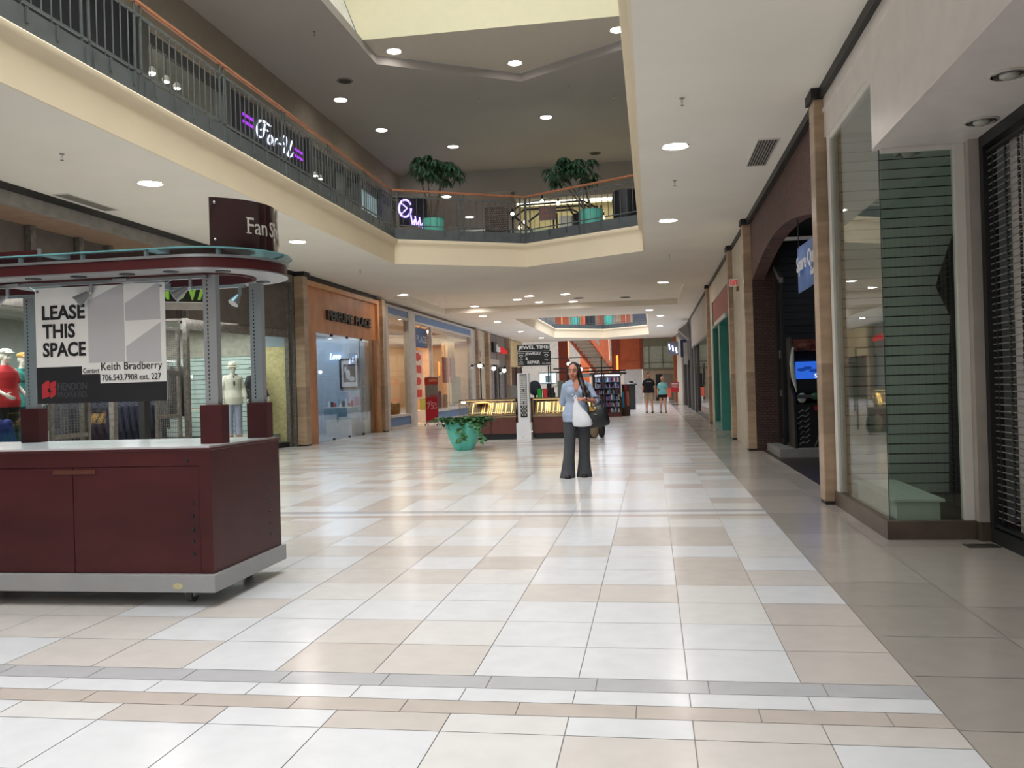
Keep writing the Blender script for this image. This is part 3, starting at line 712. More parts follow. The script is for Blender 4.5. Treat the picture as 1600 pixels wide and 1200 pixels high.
def beyond_arcade():
    b = MB(); b.box(1.85, 2.1, 17.25, 20.28, 0, 4.3); struct(b.build('wall_pale', mat('pale_wall', (206, 196, 178), .7)))
    t = thing('exit_sign', 'small red EXIT sign projecting from the pale wall beside a stone column', 'exit sign', (1.72, 19.0, 3.3))
    MB().box(1.66, 1.84, 18.98, 19.02, 3.30, 3.46).build('body', WHITE, t, bevel=.006)
    text('writing', 'EXIT', emis('exit_red', (220, 60, 56), .6), t, frame((1.75, 18.975, 3.38), (1, 0, 0), (0, 0, 1)), w=.15, h=.10, bold=.02)
    MB().box(1.80, 1.86, 18.95, 19.05, 3.2, 3.3).build('bracket', mat('exit_box', (120, 92, 66), .5), t)
    # teal shopfront
    TP = mat('teal_frame_paint', (62, 142, 130), .4, var=.03)
    t = thing('shopfront', 'teal framed shopfront with a red panel above the open doorway', 'shopfront', (1.9, 24.4, 0))
    MB().box(1.85, 2.05, 20.55, 28.3, 3.68, 4.26).build('fascia', mat('cream_fascia2', (214, 204, 186), .6), t)
    MB().box(1.86, 2.0, 21.2, 27.0, 2.98, 3.66).build('red_panel', mat('red_panel', (168, 92, 82), .6), t)
    m = MB(); m.box(1.84, 2.06, 27.0, 27.25, 0, 3.68); m.box(1.84, 2.06, 20.9, 21.2, 0, 3.68); m.box(1.84, 2.04, 21.2, 27.0, 2.88, 2.98); m.box(1.82, 2.1, 24.15, 24.6, 0, 2.88); m.box(1.84, 2.0, 24.6, 27.0, .0, .14); m.build('frame', TP, t)
    MB().obox((1.80, 23.6, 2.92), (.05, 3.6, .10), Matrix.Rotation(0, 3, 'X')).build('light_strip', mat('strip_white', (232, 230, 222), .5), t)
    MB().box(1.92, 1.93, 24.6, 27.0, .14, 2.88).build('pane', SHOPGLASS, t)
    MB().box(1.85, 2.0, 27.25, 28.3, 0, 3.68).build('side_wall', mat('cream_fascia2', (214, 204, 186), .6), t)
    b = MB(); b.box(4.8, 5.0, 20.3, 28.4, 0, 3.7); b.box(2.0, 5, 28.3, 28.4, 0, 3.7); b.box(2.1, 5, 20.2, 20.3, 0, 3.7); b.box(2.0, 5, 20.3, 28.3, 3.68, 3.75); struct(b.build('wall_teal_shop', mat('teal_shop_wall', (110, 112, 100), .7)))
    # pale shopfront with dark framed window
    DG = mat('charcoal_frame', (70, 72, 74), .4)
    t = thing('shopfront', 'pale shopfront with a big dark framed display window beyond the teal shop', 'shopfront', (1.9, 35, 0))
    MB().box(1.85, 2.1, 28.58, 42, 2.9, 4.3).build('fascia', mat('greige_fascia', (176, 168, 160), .6), t)
    m = MB(); m.box(1.84, 2.0, 28.6, 28.8, 0, 2.9); m.box(1.84, 2.0, 37, 37.15, 0, 2.9); m.box(1.84, 2.0, 28.8, 41.8, 2.82, 2.9); m.box(1.82, 2.1, 38.6, 39.4, 0, 2.9); m.box(1.84, 2.0, 28.8, 37, .0, .12); m.box(1.84, 2.0, 41.6, 42, 0, 4.3); m.build('frame', DG, t)
    MB().box(1.9, 1.91, 28.8, 37, .12, 2.82).build('pane', SHOPGLASS, t)
    MB().box(1.86, 1.885, 33.2, 33.7, 1.2, 2.0).build('notice_board', BLACK, t)
    b = MB(); b.box(4.6, 4.8, 28.4, 60, 0, 4.3); struct(b.build('wall_far_shops', mat('far_shop_wall', (176, 164, 146), .7)))
    # dark shop with awnings
    t = thing('shopfront', 'dark grey shopfront with two pointed awnings far along the right side', 'shopfront', (1.9, 47, 0))
    m = MB(); m.box(1.82, 2.2, 42, 53, 2.4, 4.33); m.box(1.82, 2.1, 42, 43, 0, 2.4); m.box(1.82, 2.1, 46, 47, 0, 2.4); m.box(1.82, 2.1, 51, 53, 0, 2.4); m.build('front', mat('dark_front', (66, 64, 62), .6), t)
    for y, mt_ in ((43.6, mat('awning_grey', (128, 122, 120), .7)), (48, mat('awning_grey', (128, 122, 120), .7))):
        m = MB(); m.add([(1.81, y-.7, 4.15), (1.81, y+.7, 4.15), (1.3, y+.5, 3.85), (1.3, y-.5, 3.85), (1.81, y-.7, 3.35), (1.81, y+.7, 3.35)], [(0, 1, 2, 3), (0, 3, 4), (1, 5, 2), (3, 2, 5, 4), (0, 4, 5, 1)]); m.build('awning', mt_, t)
    MB().box(1.5, 1.8, 46.2, 46.3, 2.6, 3.5).build('blue_sign', mat('sign_blue', (40, 52, 92), .5), t)
    MB().box(1.6, 1.8, 44.9, 45.0, 2.2, 3.3).build('white_sign', mat('sign_white', (190, 186, 180), .5), t)
    t = thing('neon_sign', 'bright bluish white lettering sign projecting on the far right side', 'sign', (1.3, 53.5, 3))
    MB().box(.98, 1.8, 53.5, 53.56, 2.95, 3.75).build('back_plate', mat('neon_plate', (120, 120, 130), .5), t)
    for k in range(4):
        m = MB(); m.tube([(1.06+.2*k, 53.47, 3.62-.11*k), (1.1+.2*k, 53.47, 3.28-.11*k)], .035, 6); m.build('tube', emis('neon_white', (215, 225, 255), 4), t)
    b = MB(); b.box(1.75, 2.2, 53, 60, 0, 4.33); struct(b.build('wall_right_far', mat('far_cream', (206, 194, 172), .7)))
    b = MB()
    for y in (53.4, 55.2, 57): b.box(1.6, 1.78, y, y+.3, 0, 4.3)
    struct(b.build('trim_8', WHITE))
    b = MB(); b.box(1.45, 1.8, 58.9, 59.9, 0, 4.3); struct(b.build('trim_9', mat('orange_wood', (168, 92, 50), .5, var=.15, stretch=(4, 4, .5))))
beyond_arcade()
# ================================================================== LEFT SIDE, LEVEL 1
GALV = mat('galvanised_steel', (122, 118, 112), .5, metal=.35, var=.15, scale=14)
CONC = mat('speckled_grey_panel', (128, 124, 118), .85, var=.1, scale=10)
BROWNP = mat('brown_soffit', (142, 116, 96), .8, var=.06)
def pole(b, p0, p1, w): b.obox(((p0[0]+p1[0])/2, (p0[1]+p1[1])/2, (p0[2]+p1[2])/2), (w, w, (Vector(p1)-Vector(p0)).length), Matrix.Identity(3))
def menswear():
    # long beam, soffit, upper panels with posts
    b = MB(); b.box(-8.86, -8.76, -14, 20.8, 4.08, 4.26); struct(b.build('trim_10', mat('concrete_beam', (136, 132, 126), .85, var=.08)))
    b = MB(); b.box(-11.2, -8.86, -14, 20.8, 4.08, 4.14); struct(b.build('ceiling_soffit', BROWNP))
    b = MB(); b.box(-9.72, -9.62, -14, 14.4, 2.9, 4.08); b.prism([(-9.72, 17.0), (-9.62, 17.0), (-9.22, 19.45), (-9.32, 19.45)], 2.85, 4.08); b.prism([(-9.32, 19.45), (-9.22, 19.45), (-8.88, 20.8), (-9.05, 20.8)], 2.85, 4.08)
    b.prism([(-9.72, 14.4), (-10.9, 14.6), (-10.9, 14.7), (-9.62, 14.5)], 2.9, 4.08); b.box(-11.0, -10.9, 14.6, 16.9, 2.9, 4.08); b.prism([(-10.9, 16.8), (-9.72, 16.95), (-9.62, 17.05), (-10.9, 16.9)], 2.9, 4.08)
    struct(b.build('wall_menswear_upper', mat('dark_upper_panel', (104, 96, 90), .8, var=.06)))
    for i, (x, y) in enumerate(((-9.58, 9.8), (-9.58, 12.45), (-9.58, 13.64), (-9.6, 14.5), (-9.56, 17.0), (-9.20, 19.45), (-8.94, 20.72))):
        b = MB(); b.box(x-.03, x+.07, y-.06, y+.06, 0, 4.08); o = b.build('shopfront_post', GALV, None, bevel=.006)
        tag(o, 'grey metal shopfront post of the menswear shop, %s from the left' % ['first', 'second', 'third', 'fourth', 'fifth', 'sixth', 'seventh'][i], 'post', 'menswear shopfront posts')
    b = MB(); b.box(-9.66, -9.54, -2, 14.4, 2.78, 2.9); b.prism([(-9.66, 17.0), (-9.54, 17.0), (-9.16, 19.45), (-8.88, 20.8), (-9.0, 20.8), (-9.28, 19.45)], 2.72, 2.9); o = b.build('trim_11', GALV); struct(o)
    b = MB(); b.box(-9.66, -9.54, -2, 14.4, 0, .12); b.prism([(-9.66, 17.0), (-9.54, 17.0), (-9.16, 19.45), (-8.88, 20.8), (-9.0, 20.8), (-9.28, 19.45)], 0, .12); struct(b.build('trim_12', BLACKTRIM))
    b = MB(); b.box(-8.9, -8.76, 20.79, 21.055, 0, 4.26); struct(b.build('trim_22', GALV))
    for nm, pts in (('window_3', [(-9.6, 17.06), (-9.592, 17.06), (-9.24, 19.38), (-9.248, 19.38)]), ('window_4', [(-9.218, 19.52), (-9.21, 19.52), (-8.95, 20.66), (-8.958, 20.66)]), ('window_5', [(-9.604, 0), (-9.596, 0), (-9.596, 14.3), (-9.604, 14.3)])):
        struct(MB().prism(pts, .12, 2.72).build(nm, SHOPGLASS))
    # inside
    b = MB(); b.box(-13.4, -13.3, -2, 21, 0, 3.1); b.box(-13.4, -9.72, -2.1, -2, 0, 3.1)
    struct(b.build('wall_menswear_back', mat('menswear_back', (150, 158, 154), .8)))
    b = MB(); b.box(-13.4, -9.7, -2, 14.4, 3.05, 3.12); b.box(-13.4, -10.9, 14.4, 17, 3.05, 3.12); b.prism([(-13.4, 17), (-9.66, 17), (-9.28, 19.45), (-9.0, 20.8), (-13.4, 20.95)], 3.05, 3.12)
    struct(b.build('ceiling_menswear', mat('menswear_ceiling', (170, 168, 160), .85)))
    b = MB(); slatwall(b, -13.3, -9.95, 20.98, .3, 2.3, .12); struct(b.build('wall_menswear_slats', [mat('pale_teal_slat', (192, 208, 204), .5), GAP]))
    b = MB(); b.box(-13.3, -9.95, 20.95, 21.02, 2.3, 3.05); struct(b.build('wall_menswear_plaster', mat('warm_plaster', (170, 164, 152), .85, var=.08, scale=9)))
    b = MB(); b.box(-9.95, -8.9, 20.9, 20.98, .12, 2.5); struct(b.build('wall_menswear_yellow', mat('mustard_backdrop', (216, 200, 146), .8, var=.1, scale=14)))
    b = MB(); slatwall(b, 3, 13.6, -13.28, .3, 2.4, .12, axis='x', face=1); struct(b.build('wall_menswear_slats_left', [_M['pale_teal_slat'], GAP]))
    for x0, y0, x1, y1, h, l in ((-10.6, 17.2, -9.75, 20.8, .34, 'low white display platform under the suited mannequins'), (-11.2, 9.5, -9.75, 14.2, .42, 'low display platform under the red shirt mannequin')):
        b = MB(); b.prism([(x0, y0), (x1+.0, y0), (x1+(.55 if y1 > 20 else 0), y1), (x0, y1)], 0, h); o = b.build('display_platform', mat('platform_grey', (190, 190, 186), .6), None, bevel=.01); tag(o, l, 'platform')
    # CASANOVA light box
    ang = math.atan2(.6, .8); c = Vector((-8.68, 16.72)); d = Vector((.8, .6)); L = 2.2
    t = thing('light_box_sign', 'light box sign with lime green capital letters on black above the menswear entry', 'sign', (c.x-d.x*L/2, c.y-d.y*L/2, 3.06), ang)
    MB().box(-L/2, L/2, -.06, .06, 0, .66).build('box', mat('sign_box_grey', (176, 172, 166), .5), t, bevel=.008, local=True)
    def rr(x0, x1, z0, z1, r):
        pts = []
        for cx, cz, a0 in ((x1-r, z0+r, -90), (x1-r, z1-r, 0), (x0+r, z1-r, 90), (x0+r, z0+r, 180)):
            for k in range(6): a = math.radians(a0+18*k); pts.append((cx+r*math.cos(a), cz+r*math.sin(a)))
        return pts
    m = MB(); m.prism(rr(-L/2+.06, L/2-.06, .13, .64, .08), -.068, -.06, 'xz'); m.build('white_border', mat('sign_white_line', (225, 225, 220), .5), t, local=True)
    m = MB(); m.prism(rr(-L/2+.075, L/2-.075, .15, .625, .07), -.072, -.066, 'xz'); m.build('black_field', BLACK, t, local=True)
    MM = wm(t) @ frame((-.01, -.075, .39), (1, 0, 0), (0, 0, 1))
    text('writing', 'CASANOVA', emis('lime_letters', (132, 180, 72), .65), t, MM, w=2.0, h=.41, bold=.03)
    for x in (-.8, .8): MB().cyl((x, 0, .66), (x, 0, 1.02), .012, n=6).build('hanger', GALV, t, local=True)
    # open mesh gates
    def gate(label, p0, p1, z1, nb):
        g = thing('mesh_gate', label, 'gate', (p0[0], p0[1], 0)); p0 = Vector(p0); p1 = Vector(p1); l = (p1-p0).length; a = math.atan2(p1.y-p0.y, p1.x-p0.x); g.rotation_euler = (0, 0, a)
        m = MB(); m.box(0, .07, -.03, .03, 0, z1); m.box(l-.07, l, -.03, .03, 0, z1)
        for k in range(nb+1): z = .02+(z1-.1)*k/nb; m.box(.07, l-.07, -.025, .025, z, z+.07)
        m.build('frame', GALV, g, local=True, bevel=.004)
        m = MB(); s_ = .085
        n = int(l/s_)
        for k in range(int(z1/.045)): z = .05+.045*k; m.box(.07, l-.07, -.004, .004, z, z+.006)
        for k in range(1, n): m.box(k*s_, k*s_+.006, -.004, .004, .05, z1-.05)
        m.build('mesh', GALV, g, local=True)
    gate('tall grey mesh security gate standing open beside the menswear entry', (-9.5, 15.75), (-9.62, 16.85), 2.74, 3)
    gate('low grey mesh gate section below the hanging lease poster', (-9.5, 12.7), (-9.5, 13.7), 1.45, 2)
    b = MB(); b.box(-9.62, -9.5, 15.35, 15.55, 0, 2.9); o = b.build('door_post', BLACK); tag(o, 'black post at the left of the tall mesh gate', 'post')
    # garments
    def garment(kind, x, y, ztop, h, wd, rz, mt_, hm, label, group):
        t = thing(kind, label, 'clothes', (x, y, ztop-h), rz, group)
        m = MB(); hs = h
        m.loft([((0, 0, 0), wd*.5, .045), ((0, 0, hs*.4), wd*.47, .05), ((0, 0, hs*.8), wd*.5, .05), ((0, 0, hs*.93), wd*.42, .04), ((0, 0, hs), wd*.1, .03)], 12)
        for s_ in (-1, 1): m.caps((s_*wd*.44, 0, hs*.86), (s_*wd*.56, .01, hs*.28), .05, .045, 8)
        m.build('cloth', mt_, t, smooth=50, local=True)
        m = MB(); m.tube([(0, 0, hs), (0, 0, hs+.05), (.02, 0, hs+.075), (0, 0, hs+.1), (-.025, 0, hs+.08)], .005, 5); m.build('hanger', CHROME, t, local=True)
    ws = mat('white_shirt_cloth', (226, 226, 230), .8); ds = mat('navy_suit_cloth', (26, 28, 46), .8, var=.2); gs = mat('charcoal_suit_cloth', (52, 54, 56), .8, var=.15)
    for k in range(7): garment('hanging_shirt', -11.9+.0*k, 18.9+.12*k, 2.02, .78, .46, .5, ws, None, 'white shirt on the upper rail inside the menswear shop, among the row of white shirts', 'white shirts on the rail')
    for k in range(16): garment('hanging_jacket', -11.6, 15.6+.24*k, 1.26, .9, .5, .5, ds, None, 'dark navy jacket on the low rail inside the menswear shop, one of a row', 'navy jackets on the low rail')
    for k in range(3): garment('hanging_coat', -10.75+.05*k, 18.15+.3*k, 2.02, 1.15, .5, -.6, gs, None, 'charcoal coat hanging behind the tall kiosk post, one of three', 'charcoal coats')
    for nm, y0, y1, x, z, l in (('garment_rail', 18.7, 19.9, -11.9, 2.12, 'upper chrome rail carrying the white shirts'), ('garment_rail', 15.4, 19.5, -11.6, 1.37, 'low chrome rail carrying the navy jackets'), ('garment_rail', 17.9, 19.0, -10.7, 2.12, 'chrome rail carrying the charcoal coats')):
        t = thing(nm, l, 'clothes rail', (x, (y0+y1)/2, 0)); MB().cyl((x, y0, z), (x, y1, z), .014, n=8).build('bar', CHROME, t)
        for y in (y0, y1): MB().cyl((x, y, 0), (x, y, z), .016, n=8).build('leg', CHROME, t)
    # ceiling spots inside
    for k, (x, y, l) in enumerate(((-9.9, 17.6, 'small lit spot inside the menswear window, left'), (-9.82, 18.0, 'small lit spot inside the menswear window, middle'), (-9.72, 18.4, 'small lit spot inside the menswear window, right'))):
        t = thing('window_spot', l, 'spotlight', (x, y, 3.05), 0, 'menswear window spots')
        MB().cyl((0, 0, -.1), (0, 0, 0), .02, n=8).build('stem', CHROME, t, local=True)
        m = MB(); m.cyl((0, 0, -.1), (.08, .05, -.2), .05, .075, 14); m.build('head', WHITE, t, local=True, smooth=40)
        m = MB(); m.cyl((.0805, .0503, -.2006), (.083, .052, -.204), .066, n=14); m.build('bulb', emis('spot_glow', (255, 250, 235), 16), t, local=True)
    for k, (x, y) in enumerate(((-12.2, 14.1), (-12.0, 13.0))):
        t = thing('shop_tube_light', 'small rectangular ceiling light inside the menswear shop, %s' % ('right', 'left')[k], 'ceiling light', (x, y, 3.05)); MB().box(-.15, .15, -.15, .15, -.02, 0).build('panel', emis('panel_glow', (255, 250, 240), 6), t, local=True)
    # clutter low in the window: shoes, folded things, tag card
    R = random.Random(3)
    for k in range(12):
        x = -9.9-R.random()*.7; y = 12.75+R.random()*1.3; a = R.random()*3
        t = thing('shoe', 'shoe among the jumble in the menswear window behind the kiosk', 'shoe', (x, y, .42), a, 'shoes in the menswear window')
        m = MB(); m.sph((0, .08, .045), (.045, .11, .045), 10, 6); m.sph((0, -.05, .06), (.04, .07, .06), 10, 6); m.build('upper', mat(('shoe_white', 'shoe_tan', 'shoe_black')[k % 3], ((220, 218, 212), (176, 140, 96), (34, 34, 36))[k % 3], .5), t, smooth=60, local=True)
        m = MB(); m.box(-.04, .04, -.12, .18, 0, .02); m.build('sole', BLACK, t, bevel=.005, local=True)
    t = thing('price_card', 'leaning white price card in the menswear window', 'card', (-9.85, 13.15, .42), .3); MB().obox((0, 0, .2), (.16, .012, .42), Matrix.Rotation(-.25, 3, 'Y')).build('card', WHITE, t, local=True)
menswear()

def perfume():
    WOOD = mat('orange_maple_panel', (196, 132, 84), .42, var=.10, scale=2.4, stretch=(1, 1, .5)); MOLD = mat('light_maple_moulding', (212, 162, 118), .4, var=.06)
    b = MB(); b.prism([(21.08, 0), (21.95, 0), (21.95, 2.92), (26.95, 2.92), (26.95, 0), (27.15, 0), (27.15, 4.2), (21.08, 4.2)], -8.75, -8.65, 'yz'); struct(b.build('wall_perfume_front', WOOD))
    b = MB(); b.box(-8.66, -8.56, 21.08, 27.15, 4.08, 4.2); b.box(-8.66, -8.56, 26.98, 27.15, 0, 4.08); b.box(-8.66, -8.6, 21.08, 21.16, 0, 4.08); struct(b.build('trim_13', MOLD))
    b = MB(); b.box(-9.0, -8.75, 26.9, 27.0, 0, 2.92); b.box(-9.0, -8.75, 21.9, 21.95, 0, 2.92); struct(b.build('trim_14', WOOD))
    o = thing('shop_name', 'dark raised capital letters of the shop name across the orange wood perfume front', 'shop sign', (-8.62, 24.55, 3.28))
    for wd, y, ww in (('PERFUME', 23.72, 2.04), ('PLACE', 25.68, 1.42)): text('word', wd, mat('letter_dark', (38, 34, 32), .5), o, frame((-8.62, y, 3.42), (0, 1, 0), (0, 0, 1)), w=ww, h=.27, extrude=.028, bold=.035)
    # glass front
    t = thing('glass_front', 'frameless glass shopfront of the perfume shop', 'window', (-8.7, 24.4, 0)); t.name = 'window_6'; struct(t)
    for i, (y0, y1) in enumerate(((21.96, 23.2), (23.21, 24.45), (24.46, 25.7), (25.71, 26.94))):
        MB().box(-8.705, -8.695, y0, y1, .02, 2.9).build('pane', glass('perfume_glass', (243, 248, 250), gain=1.1), t)
    for y in (23.2, 24.45, 25.7):
        MB().box(-8.72, -8.68, y-.07, y+.07, 2.86, 2.92).build('clamp', BLACK, t); MB().box(-8.72, -8.68, y-.05, y+.05, 0, .06).build('clamp', BLACK, t)
    BW = mat('blue_grey_wall', (170, 184, 198), .75, var=.03)
    b = MB(); b.box(-12.2, -12.1, 21.06, 30, 0, 3.4); b.box(-12.1, -9.0, 27.0, 27.14, 0, 3.4); b.box(-12.1, -8.76, 21.06, 21.12, 0, 3.4); struct(b.build('wall_perfume', BW))
    b = MB(); b.box(-12.1, -8.76, 21.06, 27.1, 3.4, 3.46); struct(b.build('ceiling_perfume', mat('perfume_ceiling', (205, 210, 214), .8)))
    b = MB(); b.box(-12.1, -8.76, 21.1, 27.0, 0, .01); struct(b.build('floor_perfume', mat('perfume_floor', (150, 156, 164), .3)))
    b = MB(); b.box(-10.6, -8.98, 26.3, 26.4, 0, 2.95); o = b.build('partition', mat('partition_blue', (160, 178, 196), .7, var=.03)); tag(o, 'blue grey partition wall carrying the framed poster inside the perfume shop', 'partition')
    t = thing('framed_poster', 'black framed dark poster hanging on the blue partition in the perfume shop', 'picture', (-9.28, 26.28, 1.5))
    m = MB(); 
    for a in ((-9.62, -8.98+.0, 26.25, 26.29, 2.30, 2.36), (-9.62, -8.98, 26.25, 26.29, 1.42, 1.48), (-9.62, -9.56, 26.25, 26.29, 1.48, 2.30), (-9.04, -8.98, 26.25, 26.29, 1.48, 2.30)): m.box(*a)
    m.build('frame', BLACK, t); MB().box(-9.56, -9.04, 26.275, 26.29, 1.48, 2.30).build('mat_board', mat('poster_mat', (196, 200, 208), .7), t)
    MB().box(-9.50, -9.10, 26.27, 26.276, 1.62, 2.18).build('print', mat('poster_print', (52, 52, 64), .5, var=.5, scale=8), t)
    m = MB(); m.sph((-9.34, 26.268, 1.86), (.07, .006, .16)); m.sph((-9.22, 26.268, 1.72), (.09, .006, .08)); m.sph((-9.42, 26.268, 2.02), (.04, .006, .1)); m.build('bottle_shape', mat('poster_pale', (178, 180, 186), .5), t, smooth=50)
    t = thing('poster', 'pale pink poster with a red border at the right edge of the perfume window', 'poster', (-8.86, 26.98, 1.6))
    MB().box(-8.985, -8.76, 26.975, 26.99, 1.5, 2.42).build('border', mat('poster_red', (190, 70, 76), .6), t); MB().box(-8.97, -8.78, 26.97, 26.976, 1.54, 2.36).build('print', mat('poster_pink', (214, 180, 186), .6, var=.08), t)
    m = MB(); m.sph((-8.88, 26.968, 1.95), (.06, .005, .2)); m.sph((-8.86, 26.968, 2.1), (.03, .005, .12)); m.build('figure_shape', mat('poster_mauve', (140, 96, 108), .6), t, smooth=50)
    # neon word inside
    t = thing('neon_word', 'white blue neon word glowing inside the perfume shop', 'neon sign', (-9.7, 25.9, 2.35)); text('writing', 'Love', emis('neon_blue', (190, 215, 255), 5), t, frame((-9.72, 26.2, 2.44), (1, 0, 0), (0, 0, 1)), w=.36, h=.2, shear=.3, extrude=.01, bold=.02)
    # ceiling tubes
    for x, y, l in ((-9.35, 25.1, 'long lit ceiling tube nearest the perfume window'), (-10.0, 24.3, 'second lit ceiling tube in the perfume shop'), (-10.3, 22.6, 'lit ceiling tube at the left of the perfume shop')):
        t = thing('tube_light', l, 'ceiling light', (x, y, 3.2)); MB().box(x-.05, x+.05, y-.6, y+.6, 3.19, 3.23).build('tube', emis('tube_glow', (225, 238, 255), 9), t); m = MB(); m.box(x-.07, x+.07, y-.62, y+.62, 3.23, 3.27); m.cyl((x, y-.4, 3.27), (x, y-.4, 3.4), .01, n=6); m.cyl((x, y+.4, 3.27), (x, y+.4, 3.4), .01, n=6); m.build('housing', WHITE, t)
    # glass counter with perfume boxes and bottles
    t = thing('display_counter', 'white based glass display counter behind the perfume shop window', 'counter', (-9.3, 25.6, 0)); 
    m = MB(); m.prism([(-9.75, 25.35), (-8.95, 25.35), (-9.0, 25.95), (-9.7, 25.95)], .01, .5); m.build('base', mat('counter_white', (214, 218, 220), .4), t); MB().box(-9.8, -8.92, 25.3, 26.0, .5, .84).build('glass_case', glass('case_glass', (220, 236, 238)), t); MB().box(-9.82, -8.9, 25.28, 26.02, .84, .87).build('top', mat('counter_white', (214, 218, 220), .4), t)
    R = random.Random(9); BC = [(214, 214, 218), (40, 44, 60), (190, 60, 70), (160, 176, 200), (226, 220, 200), (90, 96, 110)]
    for k in range(9):
        x = -9.72+.09*k; h = .1+R.random()*.16; c = BC[k % 6]
        b = MB(); b.box(x-.03, x+.03, 25.55, 25.61, .87, .87+h); o = b.build('perfume_box', mat('pbox%d' % (k % 6), c, .4), None, bevel=.003); tag(o, 'small perfume box standing on the glass counter in the perfume window', 'box', 'perfume boxes on the counter')
    for k in range(10):
        x = -8.97+.02*(k % 2); y = 26.45+.1*(k//2 % 3); z = (.7, 1.0, 1.3, .45, 1.55)[k//2 % 5]
        t = thing('perfume_bottle', 'perfume bottle glinting on the shelves at the right end of the perfume window', 'bottle', (x, y, z), 0, 'perfume bottles on the right shelves'); MB().lathe([(.03, 0), (.034, .06), (.012, .075), (.012, .1)], n=10).build('glass', mat('bottle_glass', (206, 220, 240), .08, metal=.5), t, smooth=40, local=True); MB().lathe([(.014, .1), (.014, .13)], n=8).build('cap', SILVER, t, local=True)
    t = thing('glass_shelf_unit', 'glass shelves of bottles at the right end of the perfume window', 'shelf', (-8.93, 26.6, 0))
    for z in (.44, .69, .99, 1.29, 1.54): MB().box(-9.0, -8.88, 26.42, 26.9, z-.012, z).build('shelf', glass('case_glass'), t)
    MB().box(-9.0, -8.88, 26.42, 26.9, 0, .42).build('base', mat('counter_white', (214, 218, 220), .4), t)
    t = thing('stool', 'dark chair inside the left of the perfume shop', 'chair', (-9.6, 22.9, 0)); MB().box(-9.85, -9.35, 22.65, 23.15, .42, .5).build('seat', mat('chair_dark', (48, 52, 60), .7), t, bevel=.03); MB().box(-9.85, -9.35, 23.08, 23.18, .5, 1.2).build('back', mat('chair_dark', (48, 52, 60), .7), t, bevel=.03)
    for dx in (-.2, .2):
        for dy in (-.2, .2): MB().cyl((-9.6+dx, 22.9+dy, 0), (-9.6+dx, 22.9+dy, .42), .02, n=8).build('leg', CHROME, t)
    t = thing('pedestal', 'white carved pedestal just inside the left edge of the perfume window', 'pedestal', (-9.15, 22.5, 0)); MB().lathe([(.2, 0), (.2, .06), (.12, .12), (.09, .4), (.12, .7), (.16, .78), (.16, .86)], (-9.15, 22.5, 0), 20).build('shaft', mat('pedestal_white', (206, 212, 206), .5), t, smooth=40); m = MB(); m.sph((-9.15, 22.5, .98), (.1, .1, .12)); m.build('urn', mat('urn_olive', (120, 124, 90), .5), t, smooth=60)
    for z, c, n in ((1.55, (216, 96, 70), 'orange framed notice glowing on the left inside the perfume shop'),):
        t = thing('notice', n, 'poster', (-10.8, 26.9, z)); MB().box(-10.9, -10.7, 26.97, 26.995, z, z+.5).build('panel', emis('notice_glow', c, .7), t)
    t = thing('wall_shelf', 'dark shelf of goods on the back of the perfume shop', 'shelf', (-11.6, 26, .9))
    for z in (.9, 1.3, 1.7): MB().box(-12.08, -11.6, 24.2, 26.9, z, z+.03).build('board', mat('shelf_grey', (110, 120, 130), .5), t)
    for k in range(24):
        z = (.93, 1.33, 1.73)[k % 3]; y = 24.3+.32*(k//3)
        b = MB(); b.box(-11.95, -11.85, y, y+.1, z, z+.16+.08*(k % 2)); o = b.build('perfume_box', mat('pbox%d' % (k % 6), BC[k % 6], .4)); tag(o, 'perfume box on the dark wall shelf at the back of the perfume shop', 'box', 'perfume boxes on the wall shelf')
perfume()

